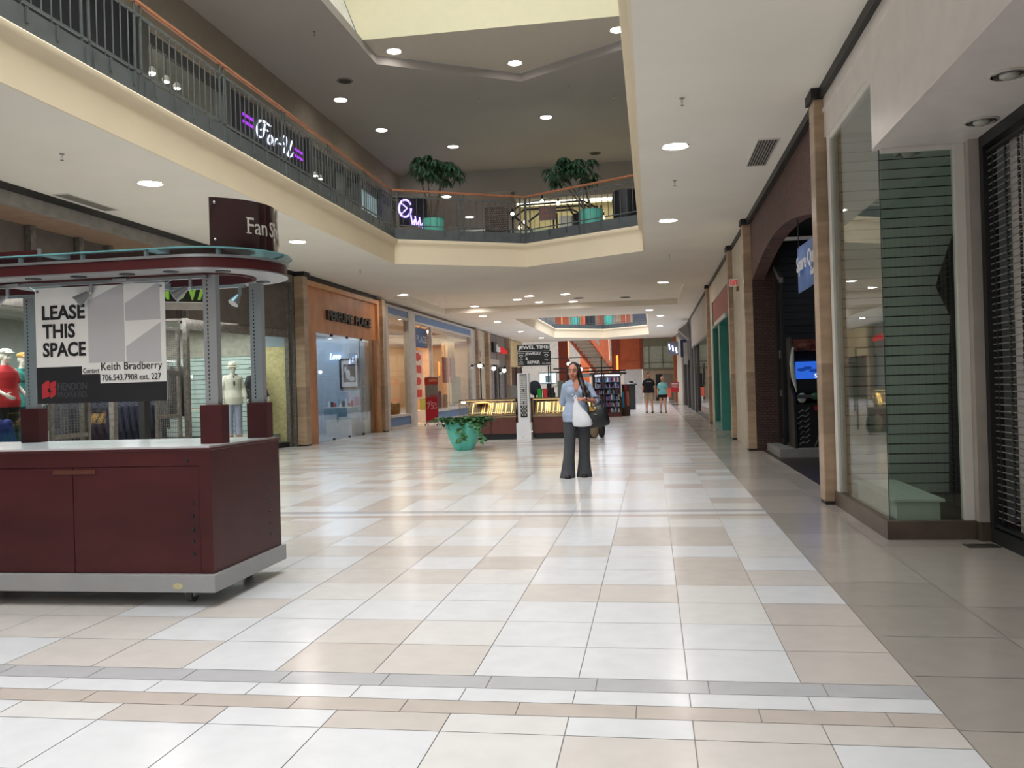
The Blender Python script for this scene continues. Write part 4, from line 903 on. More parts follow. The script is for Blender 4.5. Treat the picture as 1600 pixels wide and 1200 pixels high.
def kids_shop():
    BL = mat('blue_band', (104, 140, 190), .5, var=.03); FR = mat('grey_white_frame', (206, 202, 200), .45)
    t = thing('shopfront', 'white framed shopfront with blue bands along its top and foot', 'shopfront', (-8.7, 35.5, 0))
    m = MB()
    for y0, y1 in ((27.5, 28.4), (30.9, 31.8), (42.0, 43.0)): m.box(-8.85, -8.65, y0, y1, 0, 4.22)
    m.box(-8.85, -8.67, 28.4, 30.9, 3.84, 3.92); m.box(-8.85, -8.67, 31.8, 42, 3.80, 3.88); m.box(-8.85, -8.67, 27.5, 43, 4.14, 4.22)
    m.box(-8.85, -8.62, 28.4, 30.9, .4, .48); m.box(-8.85, -8.62, 34.4, 42, .4, .48); m.box(-8.85, -8.62, 28.4, 30.9, 0, .1); m.box(-8.85, -8.62, 34.4, 42, 0, .1); m.box(-8.8, -8.68, 34.3, 34.45, 0, 3.8)
    m.build('frame', FR, t)
    for y0, y1, z0, z1 in ((28.4, 30.9, 3.92, 4.14), (31.8, 42, 3.88, 4.14), (28.4, 30.9, .1, .4), (34.4, 42, .1, .4)): MB().box(-8.84, -8.69, y0, y1, z0, z1).build('blue_band', BL, t)
    for y0, y1 in ((28.4, 30.9), (34.45, 42)): MB().box(-8.76, -8.75, y0, y1, .48, 3.84).build('pane', SHOPGLASS, t)
    WB = mat('warm_wall', (206, 178, 150), .8)
    b = MB(); b.box(-12.1, -12, 27.5, 43, 0, 4.2); b.box(-12, -8.9, 42.95, 43.05, 0, 4.2); b.box(-12, -8.9, 27.4, 27.5, 0, 4.2); struct(b.build('wall_kids_shop', WB))
    b = MB(); b.box(-12, -8.86, 27.5, 43, 4.0, 4.06); struct(b.build('ceiling_kids_shop', WB))
    b = MB(); b.box(-12, -8.7, 27.5, 43, 0, .01); struct(b.build('floor_kids_shop', mat('kids_floor', (176, 150, 128), .4)))
    t = thing('blade_sign', 'blue square shop sign hanging over the doorway of the blue trimmed shop', 'sign', (-8.9, 33.6, 3.0)); MB().box(-9.0, -8.9, 32.6, 34.5, 2.98, 3.72).build('panel', mat('deep_blue_sign', (58, 92, 142), .5), t); text('writing', 'PLACE', mat('sign_pale', (176, 190, 210), .5), t, frame((-8.895, 33.6, 3.3), (0, 1, 0), (0, 0, 1)), w=1.5, h=.28, bold=.01)
    for k, (y0, y1, l) in enumerate(((32.7, 34.2, 'tall red and white banner in the doorway of the blue trimmed shop'), (38.2, 39.3, 'left of two red hanging banners in the far window of the blue trimmed shop'), (39.7, 40.8, 'right of two red hanging banners in the far window of the blue trimmed shop'), (28.35, 28.7, 'narrow red banner at the left of the near window of the blue trimmed shop'))):
        x = (-9.05, -9.2, -9.2, -9.25)[k]; t = thing('sale_banner', l, 'banner', (x, (y0+y1)/2, 1.1)); z0 = (.95, 1.6, 1.6, 1.0)[k]; z1 = (2.85, 2.75, 2.75, 2.6)[k]
        MB().box(x-.01, x, y0, y1, z0, z1).build('panel', mat('banner_pale', (238, 214, 206), .6) if k == 0 else mat('banner_red', (206, 64, 54), .6), t)
        m = MB()
        for j in range(4):
            zz = z0+(z1-z0)*(.12+.25*j); cy = (y0+y1)/2
            if j % 2: m.sph((x+.004, cy, zz), (.008, (y1-y0)*.34, .16))
            else: m.box(x, x+.008, y0+(y1-y0)*.15, y1-(y1-y0)*.15, zz-.15, zz+.15)
        m.build('print', mat('print_red', (204, 58, 46), .6) if k == 0 else mat('print_pale', (232, 170, 160), .6), t)
        MB().cyl((x-.005, (y0+y1)/2, z1), (x-.005, (y0+y1)/2, 4.0), .006, n=5).build('cord', CHROME, t)
    for k in range(3):
        t = thing('window_spot', 'lit spot in the far window of the blue trimmed shop, %s' % ('left', 'middle', 'right')[k], 'spotlight', (-9.6, 35+1.1*k, 4.0)); MB().cyl((0, 0, -.12), (0, 0, 0), .04, n=8).build('stem', CHROME, t, local=True); m = MB(); m.sph((0, 0, -.17), .07); m.build('bulb', emis('warm_spot', (255, 226, 180), 14), t, local=True, smooth=60)
    b = MB(); b.box(-9.75, -9.45, 40.4, 41.8, .48, 3.9); o = b.build('lit_column', mat('lit_tan_panel', (220, 186, 150), .7)); tag(o, 'tan rounded panel standing in the far window of the blue trimmed shop', 'panel')
    b = MB(); b.box(-9.3, -9.2, 39.9, 41.9, .6, 1.9); o = b.build('brick_panel', brick_mat('cream_brick', (230, 214, 186), (222, 204, 174), (190, 172, 146), sx=4)); tag(o, 'cream brick pattern panel at the foot of the far window', 'panel')
    for k, (y, c, l) in enumerate(((29.2, (132, 140, 62), 'olive green box in the near window of the blue trimmed shop'), (30.2, (176, 150, 60), 'mustard box in the near window of the blue trimmed shop'), (36.4, (64, 92, 150), 'blue box standing in the far window of the blue trimmed shop'), (35.3, (150, 150, 70), 'olive box standing in the far window of the blue trimmed shop'), (37.6, (214, 190, 160), 'cream box standing in the far window of the blue trimmed shop'))):
        b = MB(); b.box(-9.4, -8.95, y-.4, y+.4, .48, .48+(.42, .38, .75, .5, .6)[k]); o = b.build('window_box', mat('wbox%d' % k, c, .6), None, bevel=.01); tag(o, l, 'box')
    b = MB(); b.box(-9.5, -8.84, 28.4, 30.9, .0, .48); b.box(-9.5, -8.84, 34.5, 42, 0, .48); o = b.build('trim_15', FR); struct(o)
    # red sale stand at the door
    t = thing('sale_sign_stand', 'grey floor stand with a red SALE 75% poster in front of the blue trimmed shop', 'sign stand', (-8.02, 31.5, 0))
    m = MB(); m.cyl((-8.24, 31.5, .05), (-8.24, 31.5, 1.78), .012, n=6); m.cyl((-7.79, 31.5, .05), (-7.79, 31.5, 1.78), .012, n=6); m.tube([(-8.24, 31.3, .04), (-8.24, 31.5, .07), (-8.24, 31.7, .04)], .014, 6); m.tube([(-7.79, 31.3, .04), (-7.79, 31.5, .07), (-7.79, 31.7, .04)], .014, 6); m.build('stand', mat('stand_grey', (150, 146, 142), .4, metal=.5), t)
    for x in (-8.24, -7.79):
        for y in (31.3, 31.7): m = MB(); m.sph((x, y, .028), .028); m.build('caster', BLACK, t, smooth=60)
    MB().box(-8.26, -7.78, 31.49, 31.51, .1, 1.78).build('backing', mat('stand_panel', (142, 136, 132), .6), t)
    MB().box(-8.24, -7.8, 31.475, 31.49, .17, 1.03).build('red_poster', mat('sale_red', (196, 30, 52), .5), t)
    MB().box(-8.27, -7.77, 31.47, 31.49, 1.5, 1.74).build('red_header', mat('header_red', (186, 60, 46), .5), t); MB().box(-8.1, -7.8, 31.465, 31.472, 1.6, 1.71).build('header_label', mat('header_pink', (214, 130, 110), .5), t)
    text('writing', '75', mat('sale_pink_white', (232, 190, 190), .5), t, frame((-8.07, 31.47, .72), (1, 0, 0), (0, 0, 1)), w=.26, h=.23); text('writing', '%', mat('sale_pink_white', (232, 190, 190), .5), t, frame((-7.88, 31.47, .78), (1, 0, 0), (0, 0, 1)), h=.1); text('writing', 'off', mat('sale_pink_white', (232, 190, 190), .5), t, frame((-7.88, 31.47, .64), (1, 0, 0), (0, 0, 1)), h=.07); text('writing', 'sale', mat('sale_red', (196, 30, 52), .5), t, frame((-7.96, 31.47, 1.1), (1, 0, 0), (0, 0, 1)), w=.3, h=.14, shear=.3)
    text('writing', 'up to', mat('sale_pink_white', (232, 190, 190), .5), t, frame((-8.08, 31.47, .87), (1, 0, 0), (0, 0, 1)), h=.05)
kids_shop()

def far_left():
    b = MB(); b.box(-8.95, -8.72, 43.4, 45.9, 0, 4.3); struct(b.build('wall_left_pale', mat('pale_stone_wall', (200, 190, 170), .7)))
    t = thing('roller_shutter', 'closed grey roller shutter gate of a dark front on the far left', 'roller shutter', (-8.7, 49.6, 0))
    MB().box(-8.9, -8.75, 46.4, 52.9, 2.6, 4.26).build('dark_fascia', mat('shutter_fascia', (126, 118, 112), .6), t)
    m = MB(); z = .02
    while z < 2.58: m.box(-8.86, -8.82, 46.6, 52.7, z, z+.07); z += .08
    m.build('curtain', mat('shutter_curtain', (132, 128, 126), .45, metal=.4), t)
    for y in (46.4, 49.5, 52.6): MB().box(-8.86, -8.72, y, y+.2, 0, 4.26).build('upright', GALV, t)
    MB().box(-8.76, -8.70, 46.6, 50.2, 2.6, 2.9).build('pale_strip', mat('strip_pale', (186, 178, 168), .6), t)
    t = thing('shop_sign', 'black backed white and red lettered shop sign over the closed grey gate', 'sign', (-8.6, 50, 3.3)); MB().box(-8.72, -8.6, 48.0, 49.0, 3.28, 3.86).build('backing', BLACK, t); text('writing', 'bts', mat('sign_white_letters', (235, 235, 235), .5), t, frame((-8.55, 49.1, 3.52), (0, 1, 0), (0, 0, 1)), w=1.0, h=.4, bold=.03, extrude=.04); text('writing', 'fashion', emis('sign_red_letters', (230, 60, 60), .8), t, frame((-8.55, 50.9, 3.46), (0, 1, 0), (0, 0, 1)), w=2.2, h=.34, bold=.03, extrude=.04)
    b = MB(); b.box(-8.95, -8.75, 53.4, 60, 2.6, 4.3); b.box(-8.95, -8.75, 53.4, 54.2, 0, 2.6); struct(b.build('wall_left_yellow', mat('yellow_cream_wall', (226, 206, 160), .7)))
    t = thing('doorway', 'dark wooden doorway in the yellow wall at the far left', 'door', (-8.8, 57, 0)); MB().box(-8.92, -8.8, 54.22, 59.9, 0, 2.59).build('panel', mat('dark_wood', (70, 50, 42), .5, var=.15), t); m = MB(); m.box(-8.82, -8.7, 54.2, 54.5, 0, 2.6); m.box(-8.82, -8.7, 57, 57.3, 0, 2.6); m.build('jamb', mat('brown_jamb', (112, 84, 66), .5), t)
    for x, y, l in ((-8.5, 44.4, 'pair of small reddish decals on the pale wall'),):
        t = thing('wall_decal', l, 'decal', (-8.715, 44.6, 2.9)); MB().box(-8.72, -8.712, 44.4, 44.65, 2.9, 3.2).build('mark', mat('decal_red', (150, 96, 84), .6), t); MB().box(-8.72, -8.712, 45.2, 45.35, 2.7, 2.85).build('mark', mat('decal_red', (150, 96, 84), .6), t)
far_left()

# ---- food court beyond the second opening
def food_court():
    OW = mat('orange_wood_panel', (200, 98, 54), .45, var=.08, scale=1.4); OD = mat('dark_orange_wood', (150, 62, 38), .45, var=.08)
    b = MB(); b.box(-14, 7, 83.5, 84, 0, 10); struct(b.build('wall_food_court_back', mat('food_back', (214, 206, 190), .8)))
    b = MB(); b.box(-14, 7, 60, 84, 9.6, 9.8); struct(b.build('ceiling_food_court', WHITE))
    t = thing('stone_wall', 'white stacked stone wall under orange wood panels at the far end', 'wall', (-1.32, 62, 0)); MB().box(-1.95, -.7, 62, 62.5, 0, 2.3).build('stone', brick_mat('white_ledgestone', (246, 246, 244), (226, 226, 224), (180, 180, 178), sx=5, bw=.7, rh=.18, msize=.02), t); MB().box(-2.2, -.8, 62, 62.5, 2.3, 5.5).build('wood_panel', OW, t); MB().box(-.8, -.6, 61.95, 62.5, 2.3, 5.5).build('wood_end', OD, t); MB().box(-2.2, -.8, 61.98, 62, 2.88, 2.9).build('joint', OD, t); MB().box(-2.75, -2.2, 61.9, 62.5, 0, 5.5).build('dark_pier', OD, t); MB().box(-2.42, -2.3, 61.8, 61.9, 2.3, 3.3).build('amber_lamp', emis('amber', (255, 150, 60), 2.5), t)
    t = thing('far_entrance', 'grey green glazed upper wall above a doorway at the far end of the mall', 'window wall', (.6, 62, 0)); m = MB(); m.box(-.6, 1.8, 62, 62.3, 2.2, 2.34); m.box(-.6, 1.8, 62, 62.3, 3.85, 6)
    for x in (-.62, -.2, .75, 1.62): m.box(x, x+.06, 61.98, 62.06, 2.34, 3.85)
    m.box(-.6, 1.68, 61.98, 62.06, 2.68, 2.74); m.build('frame', mat('olive_frame', (132, 132, 108), .5), t); MB().box(-.58, 1.64, 62.06, 62.1, 2.34, 3.85).build('pane', mat('grey_green_glass', (186, 196, 176), .25), t); m = MB(); m.tube([(.28+.09*k, 62.04, 2.95+.05*math.sin(k*2.1)) for k in range(11)], .022, 5); m.build('faint_script', mat('pale_lilac', (190, 186, 204), .5), t)
    MB().box(-.6, 1.8, 62.1, 62.4, 0, 2.2).build('lower_wall', mat('tan_lower_wall', (190, 172, 148), .7), t); MB().box(.25, .7, 62.05, 62.12, 0, 1.9).build('dark_door', BLACK, t); MB().box(.75, 1.4, 62.05, 62.12, 0, 1.9).build('grey_door', mat('grey_door', (150, 140, 128), .5), t); MB().box(-.6, 1.8, 61.95, 62.1, 0, .06).build('threshold', WHITE, t)
    for x0, x1, y, l in ((-6.7, -6.0, 64, 'dark orange column behind the jewellery sign, leftmost'), (-6.24, -5.46, 78, 'bright orange column behind the woman, second from left'), (-4.75, -3.9, 82, 'distant orange column under the stair, third from left')):
        t = thing('orange_column', l, 'column', ((x0+x1)/2, y, 0)); MB().box(x0, x1, y, y+.6, 0, 9).build('shaft', OD if y == 64 else OW, t); MB().box(x1, x1+.08, y, y+.3, 0, 9).build('light_edge', emis('edge_glow', (255, 190, 140), 1.2), t)
    # stair rising to the upper floor seen from beneath
    t = thing('staircase', 'underside of a cream staircase with orange side beams in the far hall', 'stairs', (-3.4, 66, 0)); N = 12
    m = MB()
    for k in range(N):
        u = k/N; x0 = -3.3-1.9*u; z = 2.5+.26*k; m.box(x0-1.35, x0, 74-.75*k, 74-.75*k+.76, z, z+.30)
    m.build('treads', mat('stair_cream', (206, 198, 182), .7), t)
    for dx, nm in ((0, 'side_beam'), (-1.5, 'side_beam')):
        m = MB(); m.add([(-3.3+dx, 74.7, 2.3), (-3.15+dx, 74.7, 2.3), (-5.05+dx, 65.5, 5.5), (-5.2+dx, 65.5, 5.5), (-3.3+dx, 74.7, 2.8), (-3.15+dx, 74.7, 2.8), (-5.05+dx, 65.5, 6.0), (-5.2+dx, 65.5, 6.0)], [(0, 1, 2, 3), (7, 6, 5, 4), (0, 4, 5, 1), (1, 5, 6, 2), (2, 6, 7, 3), (3, 7, 4, 0)]); m.build(nm, OW, t)
    for x in (-4.6, -3.25): MB().box(x-.1, x+.1, 74.5, 74.7, 0, 2.35).build('support', OW, t)
    b = MB(); b.box(-6.5, -2.6, 76.5, 77, 2.0, 2.3); o = b.build('landing_beam', mat('landing_grey', (92, 100, 96), .6)); tag(o, 'dark grey beam under the foot of the far staircase', 'beam')
    # red sale sign and orange board by the far right wall
    t = thing('sale_sign', 'small red sale board on a pole near the far right wall', 'sign stand', (1.31, 52, 0)); MB().box(1.08, 1.52, 51.98, 52.02, .75, 1.33).build('board', mat('sale_red2', (190, 36, 44), .5), t); MB().cyl((1.3, 52, 0), (1.3, 52, .75), .02, n=6).build('pole', CHROME, t); MB().lathe([(.18, 0), (.18, .03)], (1.3, 52, 0), 16).build('base', BLACK, t); text('writing', '40%', mat('sign_white', (235, 225, 220), .5), t, frame((1.3, 51.975, 1.08), (1, 0, 0), (0, 0, 1)), w=.36, h=.16); MB().box(1.12, 1.48, 51.97, 51.98, 1.2, 1.27).build('label', mat('sign_white', (235, 225, 220), .5), t)
    t = thing('orange_board', 'orange board leaning beside the red sale board far away', 'board', (.95, 53, 0)); MB().box(.78, 1.1, 53, 53.04, .45, .98).build('board', mat('board_orange', (224, 92, 66), .5), t); MB().box(.85, .95, 53, 53.03, .2, .45).build('foot', WHITE, t); MB().box(.88, .92, 53, 53.02, 0, .2).build('peg', WHITE, t)
    t = thing('litter_bin', 'dark slim litter bin standing past the phone accessory kiosk', 'bin', (-1.0, 44.9, 0)); MB().box(-1.25, -.85, 44.7, 45.1, 0, 1.25).build('body', mat('bin_dark', (40, 44, 44), .5), t, bevel=.02); m = MB(); m.lathe([(.3, 0), (.32, .04), (.1, .12), (.1, .18)], (-1.05, 44.9, 1.25), 16); m.build('lid', BLACK, t, smooth=40)
food_court()
# ================================================================== RED KIOSK
CHERRY = mat('cherry_laminate', (74, 29, 31), .42, var=.14, scale=2.2, stretch=(.5, .5, 1.2), spec=.35)
CHERRYD = mat('cherry_edge', (74, 30, 30), .35, var=.1)
GREYRIM = mat('kiosk_grey', (158, 158, 158), .5, metal=.1, var=.02)
def kiosk():
    X0, X1, Y0, Y1 = -5.3, -2.76, 5.18, 6.2
    t = thing('kiosk', 'dark red wood mall kiosk on castors with grey posts and an oval canopy', 'kiosk', (-4, 5.7, 0))
    MB().box(X0-.02, X1+.025, Y0-.04, Y1+.03, .095, .205).build('base_tray', GREYRIM, t, bevel=.004)
    MB().box(X0+.02, X1-.02, Y0+.018, Y1-.02, .205, .985).build('body', CHERRY, t)
    MB().box(X0, X1, Y0, Y0+.02, .89, .985).build('front_rail', CHERRY, t)
    m = MB(); m.box(X1-.085, X1, Y0, Y0+.02, .205, .89); m.box(X1-.02, X1, Y0+.02, Y1, .205, .985); m.build('corner_panel', CHERRY, t)
    for x0, x1 in ((X0, X0+.68), (X0+.684, -3.727), (-3.722, X1-.088)):
        dr = MB().box(x0, x1, Y0+.002, Y0+.02, .208, .886).build('door', CHERRY, t, bevel=.002)
    MB().box(-3.86, -3.56, Y0-.006, Y0+.004, .845, .872).build('latch_plate', mat('latch_brown', (92, 50, 38), .4), dr, bevel=.002)
    MB().box(X0-.005, X1+.005, Y0-.005, Y1+.005, .985, 1.0).build('counter_edge', CHERRYD, t, bevel=.003)
    MB().box(X0+.01, X1-.02, Y0+.02, Y1-.02, 1.0, 1.012).build('countertop', mat('counter_grey_white', (236, 236, 238), .2, var=.01), t)
    def cap(p, ax, nm='screw_cap', r=.012):
        m = MB(); d = Vector(ax)*.006; m.cyl(Vector(p)-d*.2, Vector(p)+d, r, r*.8, 12); m.build(nm, mat('cap_dark', (36, 34, 38), .35), t, smooth=40)
    for z in (.649, .568, .488, .408, .329): cap((-2.895, Y0, z), (0, -1, 0))
    cap((-2.92, Y0, .921), (0, -1, 0))
    for z in (.646, .563, .48, .398, .316): cap((X1, 6.03, z), (1, 0, 0))
    cap((X1, 6.04, .905), (1, 0, 0))
    for x, y in ((-2.98, 5.3), (-2.95, 6.05), (-4.9, 5.3), (-4.9, 6.05)):
        m = MB(); m.cyl((x-.02, y, .047), (x+.02, y, .047), .047, n=18); cw = m
        m = MB(); m.box(x-.032, x-.022, y-.03, y+.03, .04, .096); m.box(x+.022, x+.032, y-.03, y+.03, .04, .096); cf = m.build('castor', SILVER, t); cw.build('wheel', mat('castor_grey', (84, 84, 82), .5), cf, smooth=40)
    m = MB(); m.sph((-2.985, Y0-.042, .135), (.035, .002, .02)); m.build('worn_sticker', mat('sticker_yellow', (190, 182, 140), .7), t)
    # posts
    for i, (x, y) in enumerate(((-2.88, 5.47), (-2.855, 6.1), (-4.68, 6.08), (-4.66, 5.47))):
        MB().box(x-.078, x+.078, y-.05, y+.05, 1.012, 1.268).build('post_sleeve', CHERRY, t, bevel=.003)
        m = MB(); m.m = 0; m.box(x-.045, x+.045, y-.03, y+.03, 1.268, 2.165)
        m.m = 1; z = 1.3
        while z < 2.1:
            m.box(x-.018, x-.010, y-.0315, y-.029, z, z+.014); z += .027
        m.build('post', [mat('post_grey', (150, 152, 154), .5, metal=.1, var=.03), BLACK], t)
    # canopy: stadium-shaped ring
    XR, XL, YC, RR = -2.98, -5.0, 5.69, .5
    def stad(r, n=22):
        pts = [(XR+r*math.cos(a), YC+r*math.sin(a)) for a in [(-PI/2+PI*k/n) for k in range(n+1)]]
        pts += [(XL+r*math.cos(a), YC+r*math.sin(a)) for a in [(PI/2+PI*k/n) for k in range(n+1)]]
        return pts
    def ring(nm, ro, ri, z0, z1, mt_, bev=0):
        o_ = stad(ro); i_ = stad(ri); n = len(o_); m = MB()
        vs = [(x, y, z0) for x, y in o_]+[(x, y, z1) for x, y in o_]+[(x, y, z0) for x, y in i_]+[(x, y, z1) for x, y in i_]
        fs = []
        for k in range(n):
            j = (k+1) % n; fs += [(k, j, n+j, n+k), (2*n+k, 3*n+k, 3*n+j, 2*n+j), (n+k, n+j, 3*n+j, 3*n+k), (k, 2*n+k, 2*n+j, j)]
        m.add(vs, fs); return m.build(nm, mt_, t, smooth=30)
    ring('canopy_band', RR, RR-.02, 2.148, 2.213, CHERRY)
    ring('canopy_trim', RR+.012, RR-.02, 2.215, 2.232, SILVER); ring('canopy_trim', RR+.006, RR-.02, 2.140, 2.148, SILVER)
    ring('canopy_soffit', RR-.02, RR-.21, 2.141, 2.155, GREYRIM); ring('canopy_top', RR-.02, RR-.21, 2.205, 2.215, GREYRIM)
    ring('canopy_inner_band', RR-.21, RR-.23, 2.13, 2.215, CHERRY)
    for x in (-3.5, -4.3): MB().box(x-.05, x+.05, YC-RR+.21, YC+RR-.21, 2.11, 2.16).build('cross_beam', GREYRIM, t)
    for y in (YC-.27, YC+.28): MB().box(XL, XR+.1, y-.015, y+.015, 2.105, 2.125).build('light_track', SILVER, t)
    for x in (-2.75, -3.06, -3.37, -3.72, -4.05, -4.4):
        for y in ((YC-.4, YC+.4) if x < -3.0 else (YC-.3, YC+.3)):
            MB().lathe([(.05, 0), (.05, .006)], (x, y, 2.1365), 20).build('soffit_hole', BLACK, t)
    # glass top on stand-offs
    m = MB(); m.prism(stad(RR+.035, 26), 2.268, 2.278, 'xy'); m.build('canopy_glass', glass('kiosk_glass', (206, 232, 234), rough=.04, gain=1.5), t)
    ring('glass_edge', RR+.037, RR+.031, 2.2685, 2.2775, mat('aqua_glass_edge', (110, 168, 172), .15))
    for x in (-2.75, -3.2, -3.65, -4.1, -4.55):
        for s_ in (-1, 1):
            y = YC+s_*(RR-.05) if x < -3 else YC+s_*.36
            MB().cyl((x, y, 2.215), (x, y, 2.268), .016, n=10).build('standoff', SILVER, t)
    # spot lights
    for x, y, dx in ((-3.0, YC-.27, -.06), (-3.72, YC-.27, -.05), (-4.35, YC-.27, -.05), (-2.92, YC+.28, -.02)):
        m = MB(); m.cyl((x, y, 2.05), (x, y, 2.11), .012, n=8); m.cyl((x, y, 2.055), (x+dx*.4, y-.01, 2.03), .01, n=8); sa = m.build('spotlight', SILVER, t)
        m = MB(); m.cyl((x+dx*.3, y-.01, 2.045), (x+dx*1.5, y-.05, 1.985), .016, .04, 16); m.build('head', SILVER, sa, smooth=40)
        m = MB(); m.cyl((x+dx*1.5, y-.05, 1.985), (x+dx*1.52, y-.0507, 1.984), .036, n=16); m.build('lens', mat('spot_lens_grey', (190, 190, 184), .2), sa)
    # curved name plate at the rounded end
    s = thing('kiosk_sign', 'curved dark brown name plate standing on the rounded end of the kiosk canopy', 'sign', (-2.98, 5.69, 2.28))
    A0, A1_, n, r = math.radians(-64), math.radians(62), 30, .43
    def curved(nm, r0, r1, z0, z1, a0, a1, mt_):
        m = MB(); vs = []
        for k in range(n+1):
            a = a0+(a1-a0)*k/n
            for rr in (r0, r1):
                for z in (z0, z1): vs.append((-2.98+rr*math.cos(a), 5.69+rr*math.sin(a), z))
        fs = []
        for k in range(n):
            b0 = k*4; b1 = b0+4
            fs += [(b0+2, b1+2, b1+3, b0+3), (b0+1, b1+1, b1, b0), (b0+1, b0+3, b1+3, b1+1), (b0, b1, b1+2, b0+2)]
        fs += [(0, 2, 3, 1), (n*4+1, n*4+3, n*4+2, n*4)]
        m.add(vs, fs); return m.build(nm, mt_, s, smooth=30)
    pl = curved('plate', r, r+.014, 2.285, 2.61, A0, A1_, mat('sign_brown', (50, 26, 28), .12, var=.05, coat=.4))
    for z in (2.335, 2.575):
        a = A0+.075; m = MB(); m.sph((-2.98+(r+.016)*math.cos(a), 5.69+(r+.016)*math.sin(a), z), .011, 10, 6); m.build('bolt', CHROME, pl, smooth=60)
    # lettering wrapped round the plate, with small serifs on the F
    LT = mat('sign_letter', (206, 200, 190), .5)
    a_s = math.radians(-32); arc = .9
    inv = wm(s).inverted()
    def wrapv(x, y, z):
        a = a_s + x*arc/(r+.016); rr = r+.0155+z
        return inv @ Vector((-2.98+rr*math.cos(a), 5.69+rr*math.sin(a), 2.445+y))
    for wd, x0, hh, yo in (('Fan', 0, .106, 0), ('Shop', .235, .136, -.014)):
        o = text('word', wd, LT, None, Matrix(), h=hh, extrude=.002, align='L'); o.parent = s
        for v in o.data.vertices: v.co = wrapv(v.co.x+x0, v.co.y+yo, v.co.z)
    for xa, xb, ya, yb in ((-.012, .035, -.053, -.046), (-.012, .02, .046, .053)):
        m = MB(); m.add([tuple(wrapv(xx, yy, .001)) for xx, yy in ((xa, ya), (xb, ya), (xb, yb), (xa, yb))], [(0, 1, 2, 3)])
        m.build('serif', LT, s, local=True)
    # red panel at the far left end of the canopy
    p = thing('canopy_panel', 'dark red panel with a grey upright at the left end of the kiosk canopy', 'panel', (-4.75, 5.9, 2.28))
    MB().box(-5.3, -4.58, 6.02, 6.04, 2.29, 2.47).build('panel', CHERRY, p); MB().cyl((-4.56, 6.03, 2.28), (-4.56, 6.03, 2.48), .016, n=10).build('upright', SILVER, p)
kiosk()

def lease_poster():
    X0, X1, Z0, Z1, Y = -4.165, -3.205, 1.305, 2.097, 5.45
    t = thing('lease_poster', 'black and white LEASE THIS SPACE poster hanging inside the kiosk', 'poster', ((X0+X1)/2, Y, Z0))
    W = X1-X0; Hh = Z1-Z0
    px = lambda u: X0+W*u; pz = lambda v: Z1-Hh*v
    MB().box(X0, X1, Y, Y+.006, Z0, Z1).build('sheet', mat('poster_white', (232, 230, 226), .5, var=.01), t)
    g = mat('poster_grey', (188, 186, 188), .5, var=.01); k = mat('poster_black', (34, 34, 38), .45)
    def poly(pts, nm, mt_, d): MB().prism([(px(u), pz(v)) for u, v in pts], Y-d, Y, 'xz').build(nm, mt_, t)
    poly([(.41, .13), (.41, .66), (.69, .66), (.69, .0), (.64, .01)], 'grey_block', g, .001)
    poly([(.70, .16), (.70, .31), (.965, .31), (.965, .01), (.93, .01)], 'grey_block', g, .001)
    poly([(.70, .53), (.70, .67), (.965, .67), (.965, .335)], 'grey_block', g, .001)
    poly([(0, .685), (.355, .685), (.355, .755), (.495, .755), (.495, .838), (1, .838), (1, 1), (0, 1)], 'black_block', k, .002)
    F = lambda u, v: frame((px(u), Y-.003, pz(v)), (1, 0, 0), (0, 0, 1))
    for s_, v, w_ in (('LEASE', .215, .335), ('THIS', .375, .255), ('SPACE', .535, .335)):
        text('headline', s_, k, t, F(.055, v), w=W*w_, h=Hh*.125, extrude=.0008, bold=.028, align='L')
    text('contact', 'Contact', k, t, F(.365, .725), w=W*.125, h=Hh*.042, extrude=.0008, align='L')
    text('contact', 'Keith Bradberry', k, t, F(.505, .705), w=W*.465, h=Hh*.085, extrude=.0008, align='L')
    text('contact', '706.543.7908 ext. 227', k, t, F(.51, .79), w=W*.45, h=Hh*.052, extrude=.0008, align='L')
    dg = mat('poster_dim_grey', (74, 74, 80), .5)
    text('company', 'HENDON', dg, t, F(.165, .855), w=W*.225, h=Hh*.062, extrude=.001, align='L')
    text('company', 'PROPERTIES', dg, t, F(.165, .925), w=W*.225, h=Hh*.05, extrude=.001, align='L')
    rd = mat('logo_red', (176, 44, 52), .5)
    poly([(.04, .835), (.08, .80), (.10, .80), (.10, .86), (.085, .87), (.085, .90), (.10, .90), (.10, .935), (.04, .955)], 'logo', rd, .004)
    poly([(.105, .82), (.15, .80), (.15, .845), (.125, .86), (.15, .86), (.15, .92), (.105, .955), (.105, .905), (.125, .895), (.105, .89)], 'logo', rd, .004)
    for u in (.02, .975):
        m = MB(); m.cyl((px(u), Y-.004, pz(.03)), (px(u), Y+.01, pz(.03)), .009, n=10); m.build('eyelet', SILVER, t)
        MB().cyl((px(u), Y+.003, pz(.03)), (px(u)+(.12 if u > .5 else -.1), Y+.003, 2.13), .002, n=5).build('wire', CHROME, t)
lease_poster()
